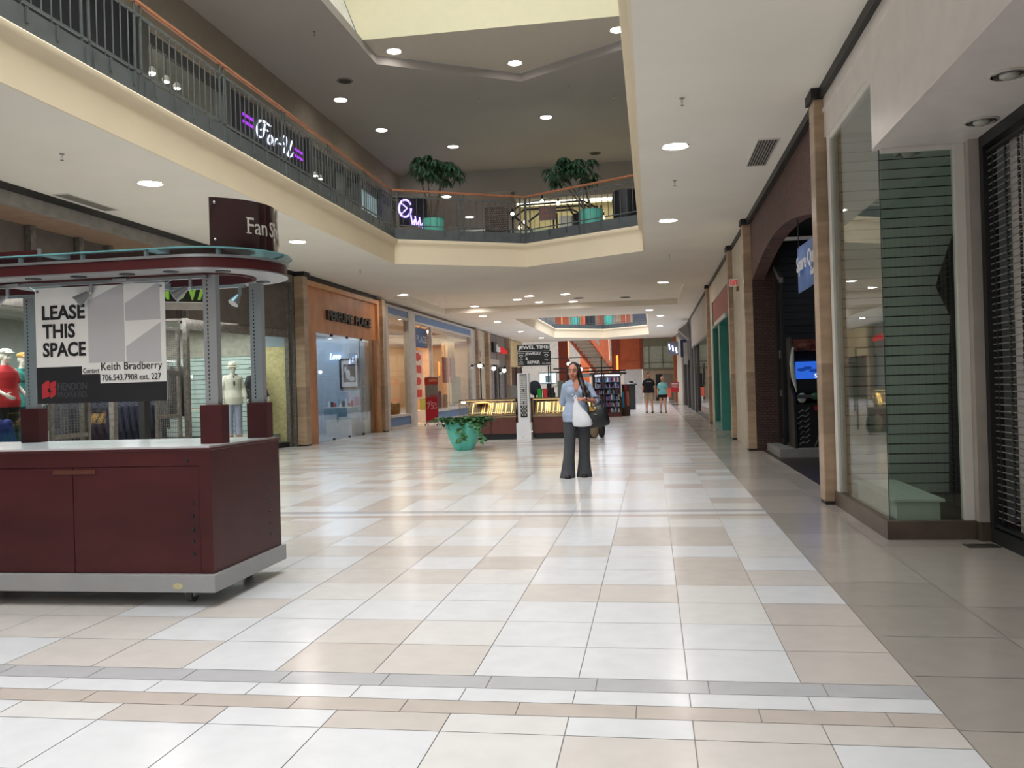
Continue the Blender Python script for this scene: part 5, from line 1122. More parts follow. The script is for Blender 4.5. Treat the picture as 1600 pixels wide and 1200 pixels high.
# ================================================================== UPPER LEVEL
def upper():
    TP = mat('taupe_wall', (150, 140, 130), .85, var=.02)
    b = MB(); b.box(-8.95, -8.8, -14, 31, 8.0, 9.03); b.box(-8.95, -8.8, 31, 60, 7.7, 8.3); b.box(-8.95, -8.8, 30.2, 34, 4.92, 7.7); struct(b.build('wall_upper_left', TP))
    b = MB(); b.box(-8.86, -8.79, 14.5, 36, 7.72, 7.94); struct(b.build('trim_16', mat('dark_transom', (66, 64, 64), .5)))
    b = MB(); b.box(-9.0, -8.78, -6, 14.2, 4.92, 8.05); struct(b.build('wall_navy', mat('navy_panel', (34, 36, 52), .5, var=.05)))
    b = MB(); b.box(-8.95, -8.7, 14.2, 14.5, 4.92, 8.0); b.box(-8.95, -8.7, 17.35, 17.6, 4.92, 8); b.box(-8.95, -8.7, 21.95, 22.15, 4.92, 8.0); b.box(-8.95, -8.7, 25.9, 26.1, 4.92, 8); b.box(-8.95, -8.7, 28.2, 28.4, 4.92, 8); b.box(-8.95, -8.7, 24.6, 24.75, 4.92, 7.9); struct(b.build('trim_17', mat('upper_post', (88, 88, 88), .5)))
    b = MB(); b.box(-8.84, -8.82, 14.5, 17.35, 4.92, 7.72); b.box(-8.84, -8.82, 22.15, 25.9, 4.92, 7.72); struct(b.build('window_7', SHOPGLASS))
    b = MB(); b.box(-12.1, -12, 14, 30, 4.92, 8.6); struct(b.build('wall_upper_shop', mat('upper_shop_wall', (214, 208, 190), .8)))
    b = MB(); b.box(-12, -8.95, 14, 30, 8.55, 8.62); struct(b.build('ceiling_upper_shop', mat('upper_shop_ceiling', (150, 146, 138), .8)))
    b = MB(); b.box(-12, -9.0, 14.3, 17.3, 6.9, 7.14); b.box(-12, -9.0, 22.2, 25.8, 6.9, 7.1); struct(b.build('trim_18', WHITE))
    for i, y in enumerate((15.2, 15.6, 16.1, 16.5)):
        t = thing('upper_spot', 'lit spot behind the railing in the first upper shop, %s from the left' % ORD[i].replace('nearest', 'first'), 'spotlight', (-9.3, y, 7.55), 0, 'upper shop spots'); MB().lathe([(.07, 0), (.08, .06), (.03, .12)], n=12).build('can', WHITE, t, local=True); MB().lathe([(.06, -.006), (.06, 0)], n=12).build('lens', LAMP, t, local=True)
        MB().cyl((0, 0, .12), (0, 0, 1.0), .01, n=6).build('stem', BLACK, t, local=True)
    for i, y in enumerate((22.6, 23.9, 24.3)):
        t = thing('upper_spot', 'lit spot behind the railing right of the lit script sign, %s' % ('left', 'middle', 'right')[i], 'spotlight', (-9.3, y, 7.5), 0, 'upper shop spots'); MB().lathe([(.07, 0), (.08, .06), (.03, .12)], n=12).build('can', WHITE, t, local=True); MB().lathe([(.06, -.006), (.06, 0)], n=12).build('lens', LAMP, t, local=True)
        MB().cyl((0, 0, .12), (0, 0, 1.05), .01, n=6).build('stem', BLACK, t, local=True)
    # lit script sign
    t = thing('light_sign', 'black sign with lit white script lettering and purple bars behind the upper railing', 'sign', (-8.75, 19.75, 6.95))
    MB().box(-8.85, -8.76, 17.6, 21.95, 6.6, 7.9).build('back_panel', mat('sign_navy', (26, 24, 40), .5), t)
    WG = emis('sign_white_glow', (226, 236, 255), 1.5); PG = emis('sign_purple_glow', (170, 60, 235), 1.3)
    F = lambda y, z: frame((-8.74, y, z), (0, 1, 0), (0, 0, 1))
    ST = [[(19.299, 7.634), (19.193, 7.644), (19.018, 7.561), (18.917, 7.412), (18.926, 7.285), (19.018, 7.234), (19.146, 7.25), (19.25, 7.339), (19.302, 7.485), (19.341, 7.609)], [(19.064, 7.618), (19.28, 7.67), (19.453, 7.66), (19.664, 7.655)], [(19.114, 7.416), (19.311, 7.484), (19.508, 7.496)], [(19.623, 7.443), (19.51, 7.336), (19.491, 7.235), (19.6, 7.215), (19.717, 7.296), (19.737, 7.398), (19.623, 7.443)], [(19.872, 7.396), (19.835, 7.242)], [(19.878, 7.34), (19.952, 7.428), (20.031, 7.44)], [(20.072, 7.363), (20.241, 7.38)], [(20.42, 7.427), (20.329, 7.482), (20.349, 7.576), (20.449, 7.637), (20.554, 7.623), (20.572, 7.528), (20.499, 7.389), (20.397, 7.293), (20.391, 7.212)], [(20.91, 7.639), (20.813, 7.472), (20.704, 7.323), (20.624, 7.222)], [(20.48, 7.245), (20.672, 7.215), (20.821, 7.228), (20.965, 7.36)]]
    NM = ['letter_f', 'letter_f_bar', 'letter_f_cross', 'letter_o', 'letter_r', 'letter_r_arm', 'dash', 'letter_u', 'letter_u_stem', 'letter_u_foot']
    for nm, pts in zip(NM, ST):
        fine = []
        for i in range(len(pts)-1):
            for k in range(4):
                p0, p1, p2, p3 = pts[max(i-1, 0)], pts[i], pts[i+1], pts[min(i+2, len(pts)-1)]; u = k/4
                fine.append(tuple(.5*(2*p1[j]+(p2[j]-p0[j])*u+(2*p0[j]-5*p1[j]+4*p2[j]-p3[j])*u*u+(3*p1[j]-p0[j]-3*p2[j]+p3[j])*u**3) for j in (0, 1)))
        fine.append(pts[-1])
        m = MB(); m.tube([(-8.73, y, z) for y, z in fine], .021, 6); m.build(nm, WG, t, smooth=60)
    for y0, y1, n, zs in ((18.23, 18.79, 3, (7.527, 7.368)), (21.09, 21.61, 2, (7.498, 7.336))):
        for z in zs:
            for k in range(n):
                w_ = (y1-y0)/n; MB().box(-8.75, -8.73, y0+w_*k+.015, y0+w_*(k+1)-.015, z-.03, z+.03).build("bar", PG, t)
    # blue curtains; the lit look is a faint glow in the cloth
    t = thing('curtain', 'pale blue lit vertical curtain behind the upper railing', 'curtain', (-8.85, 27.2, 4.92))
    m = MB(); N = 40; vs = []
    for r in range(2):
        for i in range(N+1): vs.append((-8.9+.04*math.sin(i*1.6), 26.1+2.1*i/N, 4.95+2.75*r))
    m.add(vs, [(i, i+1, N+2+i, N+1+i) for i in range(N)]); m.build('cloth', mat('curtain_blue_glow', (170, 196, 204), .7, emit=.35), t, smooth=70)
    b = MB(); b.box(-8.84, -8.7, 28.4, 40, 6.6, 7.0); b.box(-8.84, -8.7, 28.4, 40, 4.92, 5.2); o = b.build('trim_19', mat('brown_ledge', (150, 104, 78), .6)); struct(o)
    # purple neon blade sign
    t = thing('neon_sign', 'purple and white neon lettering at the left corner of the upper bridge', 'neon sign', (-8.4, 29.6, 7.0))
    MB().cyl((-8.8, 29.6, 8.0), (-7.9, 29.6, 8.0), .02, n=6).build('bracket', BLACK, t)
    NP = emis('neon_violet', (170, 150, 255), 3)
    m = MB(); m.tube([(-8.28+.22*math.cos(a), 29.55, 7.62+.3*math.sin(a)) for a in [k*2*PI/14+.4 for k in range(14)]], .035, 6); m.tube([(-8.4, 29.55, 7.8), (-8.2, 29.55, 7.62), (-8.4, 29.55, 7.45)], .03, 6); m.build('round_letter', NP, t, smooth=60)
    m = MB()
    for k in range(4): m.tube([(-8.08+.15*k, 29.55, 7.28-.05*k+.1), (-8.03+.15*k, 29.55, 7.05-.05*k), (-7.96+.15*k, 29.55, 7.22-.05*k), (-7.96+.15*k, 29.55, 7.0-.05*k)], .028, 6)
    m.build('small_letters', NP, t, smooth=60)
    MB().box(-8.5, -7.5, 29.58, 29.6, 7.0, 7.95).build('back_plate', mat('neon_back', (60, 58, 66), .6, alpha=1), t).hide_render = False
    # cream lit wall behind the bridge kiosk
    b = MB(); b.box(-4.6, 2.7, 31.6, 31.8, 4.92, 8.25); struct(b.build('wall_upper_cream', mat('cream_nook', (238, 226, 176), .8)))
    b = MB(); b.box(-4.6, 2.7, 31.4, 31.6, 7.80, 7.92); struct(b.build('trim_20', mat('cove_trim', (236, 228, 200), .7)))
    b = MB(); b.box(-4.6, 2.7, 31.3, 31.38, 7.86, 7.92); o = b.build('cove_light', emis('cove_glow', (255, 246, 220), 6)); tag(o, 'bright cove light line along the top of the cream upper wall', 'cove light')
    b = MB(); b.box(-4.75, -4.6, 30.92, 45.9, 4.92, 8.25); struct(b.build('wall_upper_taupe', TP))
    b = MB(); b.box(-8.8, -4.6, 46, 46.2, 4.92, 8.25); struct(b.build('wall_upper_end', TP))
    b = MB(); b.box(-8.85, -8.75, 33.5, 42, 7.2, 7.5); o = b.build('trim_21', mat('dark_squares', (56, 54, 54), .6)); struct(o)

def pot(name, label, x, y, z, r0, r1, h, group=None, extra=None):
    t = thing(name, label, 'planter', (x, y, z), 0, group)
    pr = [(r0*.96, 0), (r0, .01)]
    for k in range(1, 9):
        u = k/8; pr.append((r0+(r1-r0)*math.sin(u*PI/2)**.9, h*u))
    pr += [(r1+.012, h), (r1+.012, h-.0), (r1-.025, h), (r1-.03, h-.06), (.001, h-.06)]
    MB().lathe(pr, n=36).build('pot', TEAL, t, smooth=40, local=True)
    MB().lathe([(.001, h-.06), (r1-.03, h-.058), (r1-.03, h-.05), (.001, h-.045)], n=20).build('soil', SOIL, t, local=True)
    return t
def leaf(b, p, d, n, L, W):
    # pointed folded leaf: two-sided quad strip with a bend
    d = Vector(d).normalized(); s = d.cross(Vector(n))
    s = s.normalized() if s.length > 1e-4 else d.orthogonal().normalized()
    up = s.cross(d); p = Vector(p)
    a = p+d*L*.3+s*W*.5+up*.08*L; c = p+d*L*.3-s*W*.5+up*.08*L; m = p+d*L*.35
    a2 = p+d*L*.68+s*W*.36; c2 = p+d*L*.68-s*W*.36; m2 = p+d*L*.7-up*.04*L; e = p+d*L-up*.14*L
    b.add([p, a, m, c, a2, m2, c2, e], [(0, 1, 2), (0, 2, 3), (1, 4, 5, 2), (2, 5, 6, 3), (4, 7, 5), (5, 7, 6)])
def upper_trees():
    for i, (x, y, r, hh, cx, cz, cr, l, seed) in enumerate((
        (-5.6, 22.7, .29, .72, -5.55, 7.15, .78, 'tall umbrella tree in a teal planter at the left of the upper bridge', 2),
        (-1.45, 23.2, .31, .8, -2.0, 7.05, .8, 'tall umbrella tree in a teal planter at the right of the upper bridge', 5))):
        t = pot('potted_tree', l, x, y, 4.93, r*.72, r, hh+.18, 'upper bridge trees'); R = random.Random(seed)
        tops = []
        m = MB(); lv = MB()
        for k in range(5):
            a = k*2*PI/5+R.random(); top = Vector((cx-x+cr*.5*math.cos(a), cr*.4*math.sin(a), cz-4.93-.35+.3*R.random()))
            m.tube([(0.05*math.cos(a), .05*math.sin(a), hh), tuple(top*.45+Vector((0, 0, .45))), tuple(top)], [.028, .02, .012], 7); tops.append(top)
        m.build('stems', mat('bark', (96, 84, 66), .8), t, smooth=60, local=True)
        N = 46
        for k in range(N):
            # palmate whorl
            u = R.random()*2*PI; q = R.random()**.5; ph = R.random()
            c = Vector((cx-x+cr*q*math.cos(u)*.95, cr*q*math.sin(u)*.8, cz-4.93-.32+.72*ph*(1-.55*q*q)+.05))
            for j in range(8):
                a = j*2*PI/8+R.random()*.3; d = Vector((math.cos(a), math.sin(a), -.55-.35*R.random()))
                leaf(lv, c, d, (0, 0, 1), .26+.08*R.random(), .085)
        for c0 in tops: pass
        lv.build('leaves', DLEAF, t, smooth=60, local=True)
def ivy():
    t = pot('potted_ivy', 'teal planter of trailing ivy standing on the mall floor near the jewellery cases', -4.05, 18.6, 0, .195, .385, .6)
    R = random.Random(8); st = MB(); lv = MB()
    for k in range(64):
        a = R.random()*2*PI; r = .30*R.random()**.5; p = Vector((r*math.cos(a), r*math.sin(a), .56))
        out = Vector((math.cos(a), math.sin(a), 0)); L = R.choice((.18, .25, .32, .4)); path = [p]
        drop = R.random() < .22
        for j in range(6):
            u = (j+1)/6
            z = .56+.14*math.sin(min(1, u*1.6)*PI*.55)-(.45*max(0, u-.45)**1.2 if drop else .06*u)
            path.append(p+out*(L*u if not drop else min(.46-r, .34*u+.16))+Vector((.03*R.uniform(-1, 1), .03*R.uniform(-1, 1), z-.56)))
        st.tube([tuple(q) for q in path], .004, 5)
        for q in path[1:]:
            for _ in range(3):
                aa = R.random()*2*PI; leaf(lv, q+Vector((R.uniform(-.04, .04), R.uniform(-.04, .04), R.uniform(-.02, .04))), (math.cos(aa), math.sin(aa), R.uniform(-.6, .5)), (0, 0, 1), .075+.05*R.random(), .06+.03*R.random())
    for x0, dx, n in ((.34, .14, 7), (.05, -.02, 7)):
        path = [Vector((x0*.7, -.25, .57)), Vector((x0, -.37, .6)), Vector((x0+dx*.5, -.42, .5)), Vector((x0+dx*.8, -.43, .38)), Vector((x0+dx, -.42, .26))] if n else []
        st.tube([tuple(q) for q in path], .004, 5)
        for q in path:
            for _ in range(8):
                aa = R.random()*2*PI; leaf(lv, q+Vector((R.uniform(-.07, .07), R.uniform(-.03, .03), R.uniform(-.06, .04))), (math.cos(aa), -abs(math.sin(aa)), R.uniform(-.9, .2)), (0, -1, .4), .09+.04*R.random(), .07)
    st.build('stems', mat('ivy_stem', (74, 92, 58), .7), t, smooth=60, local=True); lv.build('leaves', LEAF, t, smooth=60, local=True)
upper(); upper_trees(); ivy()

def upper_bridge_things():
    # wicker chair, black tub planter, low cabinet
    t = thing('wicker_chair', 'tall brown patterned chair back behind the upper bridge railing', 'chair', (-3.75, 21.9, 4.93))
    MB().box(-4.06, -3.46, 21.86, 21.96, 4.93, 5.88).build('back', brick_mat('woven_pattern', (120, 104, 92), (96, 84, 78), (44, 38, 36), sx=9, bw=.5, rh=.5, msize=.07), t, bevel=.04)
    MB().box(-4.04, -3.48, 21.96, 22.5, 5.2, 5.36).build('seat', mat('chair_brown', (96, 82, 74), .7), t, bevel=.03)
    for x in (-4.0, -3.52): MB().box(x-.03, x+.03, 22.42, 22.48, 4.93, 5.2).build('leg', BLACK, t)
    t = thing('tub_chair', 'black rounded tub chair back at the right end of the upper bridge', 'chair', (-.5, 21.2, 4.93))
    m = MB(); m.loft([((-.5, 21.25, 4.93), .22, .2), ((-.5, 21.25, 5.25), .30, .26), ((-.5, 21.25, 5.75), .33, .28), ((-.5, 21.25, 5.92), .31, .26), ((-.5, 21.25, 5.95), .26, .2)], 20); m.build('shell', BLACK, t, smooth=50)
    t = thing('low_cabinet', 'low dark open cabinet with a pale top edge behind the upper railing', 'cabinet', (-4.9, 23.6, 4.93)); 
    m = MB(); m.box(-5.4, -4.35, 23.6, 24.0, 4.93, 5.58); m.build('carcass', mat('cabinet_dark', (52, 46, 46), .6), t); MB().add([(-5.4, 23.55, 5.45), (-5.2, 23.55, 5.64), (-4.33, 23.55, 5.64), (-4.33, 24.02, 5.64), (-5.2, 24.02, 5.64), (-5.4, 24.02, 5.45), (-5.4, 23.55, 5.42), (-5.18, 23.55, 5.6), (-4.33, 23.55, 5.6)], [(0, 1, 4, 5), (1, 2, 3, 4), (0, 6, 7, 1), (1, 7, 8, 2)]).build('top', WHITE, t)
    for x in (-5.15, -4.75): MB().box(x, x+.03, 23.58, 23.6, 5.2, 5.58).build('divider', WHITE, t)
    # jewellery kiosk on the bridge
    t = thing('bridge_kiosk', 'jewellery kiosk of bright glass cases under black bracket frames on the upper bridge', 'kiosk', (-2.6, 25, 4.93))
    MB().box(-3.9, -1.4, 24.6, 25.6, 4.93, 5.42).build('base', mat('kiosk_base_grey', (140, 140, 134), .5), t); MB().box(-3.95, -1.35, 24.55, 25.65, 5.42, 5.74).build('glass_case', glass('case_glass'), t); MB().box(-3.9, -1.4, 24.65, 25.55, 5.43, 5.46).build('lit_tray', emis('tray_glow', (225, 240, 228), 1.6), t)
    R = random.Random(4); m = MB()
    for k in range(40): m.sph((-3.8+2.3*R.random(), 24.7+.6*R.random(), 5.5+.1*R.random()), (.04, .03, .03), 6, 4)
    m.build('jewellery', mat('jewel_bits', (150, 170, 160), .2, metal=.7, var=.4), t).update_tag()
    m = MB()
    for x0, x1, y, z in ((-3.9, -1.4, 24.6, 6.45), (-3.9, -1.4, 25.5, 6.5), (-3.3, -1.7, 24.5, 6.2)): m.tube([(x0, y, z-.25), (x0+.35, y, z), (x1-.35, y, z+.02), (x1, y, z-.2)], .028, 6)
    for x in (-3.9, -1.4, -2.6): m.tube([(x, 24.6, 5.4), (x, 24.6, 6.3)], .028, 6); m.tube([(x, 25.5, 5.4), (x, 25.5, 6.35)], .028, 6)
    m.tube([(-3.9, 24.6, 6.3), (-3.2, 24.6, 5.7)], .03, 6); m.tube([(-1.4, 24.6, 6.3), (-1.1, 24.6, 5.6)], .035, 6); m.tube([(-2.2, 24.6, 6.4), (-1.9, 24.6, 5.8)], .025, 6)
    m.build('bracket_frame', BLACK, t, smooth=50)
    for x, z in ((-3.75, 6.2), (-3.4, 5.95), (-2.9, 6.52), (-2.45, 6.42), (-1.25, 6.15), (-1.2, 5.95), (-3.55, 5.8)):
        m = MB(); m.sph((x, 24.5, z), .05, 8, 6); m.build('lamp_bulb', emis('warm_bulb', (255, 240, 214), 10), t, smooth=60); MB().cyl((x, 24.5, z+.04), (x, 24.55, z+.14), .03, n=8).build('lamp_cap', BLACK, t)
    MB().box(-2.98, -2.5, 24.4, 24.43, 5.95, 6.35).build('name_board', mat('kiosk_brown_board', (122, 92, 84), .5), t)
    text('writing', 'Star\nJewelers', mat('board_pink', (176, 96, 90), .5), t, frame((-2.74, 24.39, 6.15), (1, 0, 0), (0, 0, 1)), w=.4, h=.3, extrude=.002)
    MB().box(-2.45, -2.1, 24.7, 24.9, 5.74, 6.1).build('white_display', WHITE, t); MB().box(-2.08, -1.9, 24.7, 24.9, 5.74, 6.15).build('dark_display', BLACK, t)
    # second opening: things behind the far railing
    for x, l in ((-4.98, 'left teal planter above the second ceiling opening'), (-2.76, 'right teal planter above the second ceiling opening')): pot('planter_pot', l, x, 59.2, 4.93, .2, .33, .95)
    t = thing('dark_bench', 'dark slatted chair back between the two distant teal planters', 'chair', (-4.0, 59.4, 4.93)); MB().box(-4.35, -3.68, 59.4, 59.5, 4.93, 6.0).build('back', BLACK, t, bevel=.02); MB().box(-4.35, -3.68, 59.5, 60, 5.3, 5.4).build('seat', BLACK, t)
    OWm = mat('orange_wood_panel', (200, 98, 54)); 
    for x0, x1, y, l in ((-6.55, -5.6, 61, 'wide orange panel left above the second opening'), (-5.3, -4.7, 63, 'narrow orange panel behind the left distant planter'), (-2.0, -1.35, 61, 'orange striped panel right above the second opening')):
        t = thing('orange_hoarding', l, 'panel', ((x0+x1)/2, y, 4.93)); MB().box(x0, x1, y, y+.2, 4.9, 8).build('board', OWm, t); MB().box((x0+x1)/2-.03, (x0+x1)/2+.03, y-.03, y, 4.93, 8).build('light_strip', emis('edge_glow', (255, 190, 140), 1.2), t)
    b = MB(); b.box(-1.2, -.1, 61.5, 61.7, 4.93, 7); o = b.build('grey_cabinet', mat('blue_grey_cabinet', (90, 100, 118), .5)); tag(o, 'blue grey cabinet at the right end above the second opening', 'cabinet')
    b = MB(); b.box(-8.8, 2.7, 60, 64, 4.6, 4.92); struct(b.build('floor_upper_end', CEIL))
upper_bridge_things()
# ================================================================== JEWELLERY KIOSK ON THE FLOOR
BRONZE = mat('bronze_frame', (146, 126, 100), .35, metal=.6)
BRNP = mat('brown_case_panel', (98, 54, 46), .4, var=.05)
def glass_case(x0, x1, label, posts):
    y0, y1 = 22.0, 22.75
    t = thing('jewellery_case', label, 'display case', ((x0+x1)/2, (y0+y1)/2, 0))
    MB().box(x0+.03, x1-.03, y0+.03, y1-.03, 0, .14).build('plinth', BLACK, t)
    n = 2 if x1-x0 < 1.7 else 3; w_ = (x1-x0)/n
    for k in range(n): MB().box(x0+w_*k+.004, x0+w_*(k+1)-.004, y0, y1, .14, .55).build('panel', BRNP, t, bevel=.004)
    MB().box(x0-.01, x1+.01, y0-.01, y1+.01, .55, .585).build('deck_edge', BRONZE, t, bevel=.003)
    m = MB(); e = .016
    for x in (x0, x1-e):
        for y in (y0, y1-e): m.box(x, x+e, y, y+e, .585, 1.0)
    m.box(x0, x1, y0, y0+e, 1.0, 1.03); m.box(x0, x1, y1-e, y1, 1.0, 1.03); m.box(x0, x0+e, y0+e, y1-e, 1.0, 1.03); m.box(x1-e, x1, y0+e, y1-e, 1.0, 1.03)
    m.build('frame', BRONZE, t)
    cg = glass('jewel_glass', (252, 250, 244))
    MB().box(x0+e, x1-e, y0+.002, y0+.008, .585, 1.0).build('front_pane', cg, t); MB().box(x0+e, x1-e, y0+e, y1-e, 1.012, 1.02).build('top_pane', cg, t)
    MB().box(x0+e, x1-e, y0+.02, y0+.04, .985, 1.0).build('lamp_strip', emis('case_strip', (255, 214, 150), 1.2), t)
    MB().add([(x0+.03, y0+.08, .60), (x1-.03, y0+.08, .60), (x1-.03, y0+.42, .93), (x0+.03, y0+.42, .93), (x0+.03, y0+.10, .585), (x1-.03, y0+.10, .585), (x1-.03, y0+.45, .915), (x0+.03, y0+.45, .915)], [(0, 1, 2, 3), (7, 6, 5, 4), (0, 4, 5, 1), (2, 6, 7, 3), (1, 5, 6, 2), (0, 3, 7, 4)]).build('sloped_tray', mat('tray_brown', (96, 74, 54), .6), t)
    return t
def jewel_kiosk():
    glass_case(-4.72, -3.43, 'lit glass jewellery case left of the white key tower', 0)
    glass_case(-2.99, -1.42, 'lit glass jewellery case right of the white key tower behind the woman', 0)
    # angled end case
    t = thing('corner_case', 'small angled glass case at the left end of the jewellery stand', 'display case', (-4.83, 22.4, 0))
    P = [(-4.95, 22.25), (-4.74, 22.02), (-4.74, 22.75), (-4.95, 22.75)]
    MB().prism(P, 0, .14).build('plinth', BLACK, t); MB().prism(P, .14, .56).build('panel', BRNP, t); MB().prism(P, .56, .585).build('deck_edge', BRONZE, t); MB().prism(P, 1.0, 1.03).build('top', BRONZE, t)
    MB().prism([(-4.94, 22.26), (-4.75, 22.05), (-4.75, 22.06), (-4.94, 22.27)], .585, 1.0).build('front_pane', glass('jewel_glass'), t); MB().box(-4.95, -4.935, 22.25, 22.265, .585, 1.0).build('frame_post', BRONZE, t)
    m = MB(); m.sph((-4.88, 22.35, .96), .03, 8, 6); m.sph((-4.8, 22.25, .96), .03, 8, 6); m.build('lamp', emis('warm_bulb', (255, 240, 214), 10), t)
    R = random.Random(21); KC = [('strap_gold', (218, 180, 104), .3, .7), ('strap_black', (30, 28, 26), .5, 0), ('strap_silver', (190, 186, 176), .3, .7), ('strap_yellow', (232, 206, 140), .4, .4)]
    KN = ['gold', 'black', 'silver', 'pale yellow']
    for (x0, x1, side) in ((-4.66, -3.49, 'left'), (-2.92, -1.5, 'right')):
        n = int((x1-x0)/.05)
        for k in range(n):
            c = R.choice((0, 0, 1, 1, 2, 3, 3, 1)); nm, rgb, ro, me = KC[c]; x = x0+(x1-x0)*(k+.5)/n
            t = thing('watch', '%s watch with its strap laid on the sloped tray of the %s jewellery case' % (KN[c], side), 'watch', (x, 22.1, .615), 0, '%s watches in the %s jewellery case' % (KN[c], side))
            Rm = Matrix.Rotation(.77, 3, 'X')
            MB().obox((0, .15, .165), (.026, .36+.06*R.random(), .006), Rm).build('strap', mat(nm, rgb, ro, metal=me, var=.15), t, local=True)
            m = MB(); m.cyl((0, .04, .06), (0, .034, .068), .017, n=12); m.build('dial', mat('dial_cream', (240, 226, 190), .3), t, local=True)
    # coral cloth fold inside left case
    m = MB(); m.sph((-4.35, 22.3, .93), (.2, .1, .03), 12, 6); o = m.build('coral_cloth', mat('coral', (226, 140, 90), .8), None, smooth=60); tag(o, 'crumpled coral cloth on top of the watches in the left jewellery case', 'cloth')
    # white tower with black grid of charms
    t = thing('key_tower', 'tall white display tower with a black grid panel between the two jewellery cases', 'display tower', (-3.19, 21.85, 0))
    WT = mat('tower_white', (232, 232, 236), .35, var=.01)
    MB().box(-3.375, -3.005, 21.68, 22.02, .0, .42).build('base', WT, t, bevel=.004); MB().box(-3.33, -3.04, 21.72, 21.98, .42, 1.66).build('column', WT, t, bevel=.006)
    MB().box(-3.26, -3.09, 21.705, 21.72, .56, 1.63).build('black_panel', BLACK, t)
    for r in range(20):
        for c in range(5):
            z = 1.61-.051*r; x = -3.25+.031*c
            if (r > 14 and (r+c) % 2) or r in (7, 13) and c == 2: continue
            MB().box(x, x+.025, 21.70, 21.705, z-.041, z).build('charm', mat('charm_pale', (204, 202, 196), .4), t)
    m = MB(); m.cyl((-3.2, 21.678, .06), (-3.2, 21.68, .06), .012, n=10); m.cyl((-2.98, 21.75, .2), (-3.0, 21.75, .2), .02, n=8); m.build('lock', CHROME, t)
    # sign boards on posts
    t = thing('shop_sign_board', 'black and white JEWEL TIME sign board standing over the jewellery kiosk', 'sign', (-2.9, 22.85, 1.03))
    y = 22.85; k = (22.85)/22.
    sx = lambda x: x*k-.0; z0, z1, zm = 1.866, 2.42, 2.235
    X0, X1 = -3.475, -2.59
    MB().box(X0, X1-.03, y, y+.03, zm+.012, z1).build('name_board', mat('board_black', (24, 26, 28), .4), t); sb = MB().box(X0+.01, X1, y, y+.03, z0, zm).build('service_board', mat('board_black', (24, 26, 28), .4), t)
    WL = mat('board_white', (236, 236, 236), .5); LW = mat('board_line', (200, 200, 200), .5)
    MB().box(X0+.005, X1-.01, y-.004, y+.03, zm, zm+.012).build('divider', LW, t); MB().box(X0+.01, X1, y-.004, y+.03, z0-.012, z0).build('lower_edge', LW, t)
    F = lambda x, z: frame((x, y-.004, z), (1, 0, 0), (0, 0, 1))
    text('headline', 'JEWEL TIME', WL, t, F((X0+X1)/2-.015, (zm+z1)/2+.006), w=.80, h=.115, bold=.025)
    text('writing', 'JEWELRY', WL, t, F(X0+.205, 2.17), w=.43, h=.095, bold=.018, align='L'); text('writing', '&', WL, t, F(X0+.215, 2.055), h=.075, bold=.02, align='L'); text('writing', 'REPAIR', WL, t, F(X0+.265, 1.955), w=.33, h=.085, bold=.018, align='L')
    for x, ws in ((X0+.1, ('Batteries', 'Jewelry', 'Best', 'Watch', 'Repair etc')), (X1-.12, ('While wait', 'Easy', 'Lay Away'))):
        text('writing', ws[0], WL, t, F(x, 2.2), w=.15, h=.028)
        m = MB(); m.prism([(x-.06, 2.13), (x, 2.07), (x+.06, 2.13), (x+.035, 2.16), (x-.035, 2.16)], y-.005, y-.002, 'xz'); dm = m.build('diamond', LW, t); m = MB(); m.prism([(x-.042, 2.132), (x, 2.088), (x+.042, 2.132)], y-.007, y-.005, 'xz'); m.build('diamond_heart', mat('board_black', (24, 26, 28)), t)
        for j, s_ in enumerate(ws[1:]): text('writing', s_, WL, t, F(x, 2.035-.043*j if len(ws) > 4 else 2.01-.09*j), h=.03 if len(ws) > 4 else .05)
    for x in (X0+.08, X1-.08): MB().box(x-.015, x+.015, y+.03, y+.06, 1.03, z1).build('post', BLACK, t)
    b = MB(); b.box(-3.6, -2.45, 22.75, 23.0, 0, 1.03); o = b.build('back_counter', mat('back_counter_dark', (48, 42, 40), .5)); tag(o, 'dark counter under the JEWEL TIME sign board', 'counter')
    # lamp posts on the cases
    def lamp_post(x, y, z1, heads, label):
        t = thing('lamp_post', label, 'lamp', (x, y, 1.03)); MB().cyl((x, y, 1.03), (x, y, z1), .016, n=8).build('pole', BLACK, t); MB().lathe([(.05, 0), (.05, .015)], (x, y, 1.03), 14).build('base', BLACK, t)
        for dx, dz, on in heads:
            m = MB(); m.tube([(x, y, z1-.03), (x+dx*.5, y-.02, z1+dz+.05), (x+dx, y-.03, z1+dz+.03)], .008, 6); m.cyl((x+dx, y-.02, z1+dz+.05), (x+dx, y-.07, z1+dz-.02), .02, .05, 12); lh = m.build('lamp_head', BLACK, t, smooth=40)
            m = MB(); m.sph((x+dx, y-.085, z1+dz-.035), (.055 if on else .04, .03, .055 if on else .04), 10, 8); m.build('bulb', emis('white_bulb', (255, 250, 240), 8) if on else mat('bulb_pale', (214, 214, 210), .3), lh, smooth=60)
    lamp_post(-4.36, 22.3, 1.93, ((0, 0, True), (-.22, -.05, False), (.08, -.06, False)), 'black lamp post with one lit head at the left on the jewellery case')
    lamp_post(-3.99, 22.3, 1.87, ((-.01, -.02, True),), 'black lamp post with a lit white head, second on the left jewellery case')
    lamp_post(-3.9, 22.4, 1.84, ((.15, -.05, True), (.06, -.12, False)), 'black lamp post with a side head, third on the left jewellery case')
    b = MB(); b.box(-3.62, -3.42, 22.3, 22.55, 1.03, 1.36); o = b.build('card_stand', mat('stand_grey2', (120, 116, 112), .5), None, bevel=.005); tag(o, 'grey card stand on the left jewellery case beside the tower', 'stand')
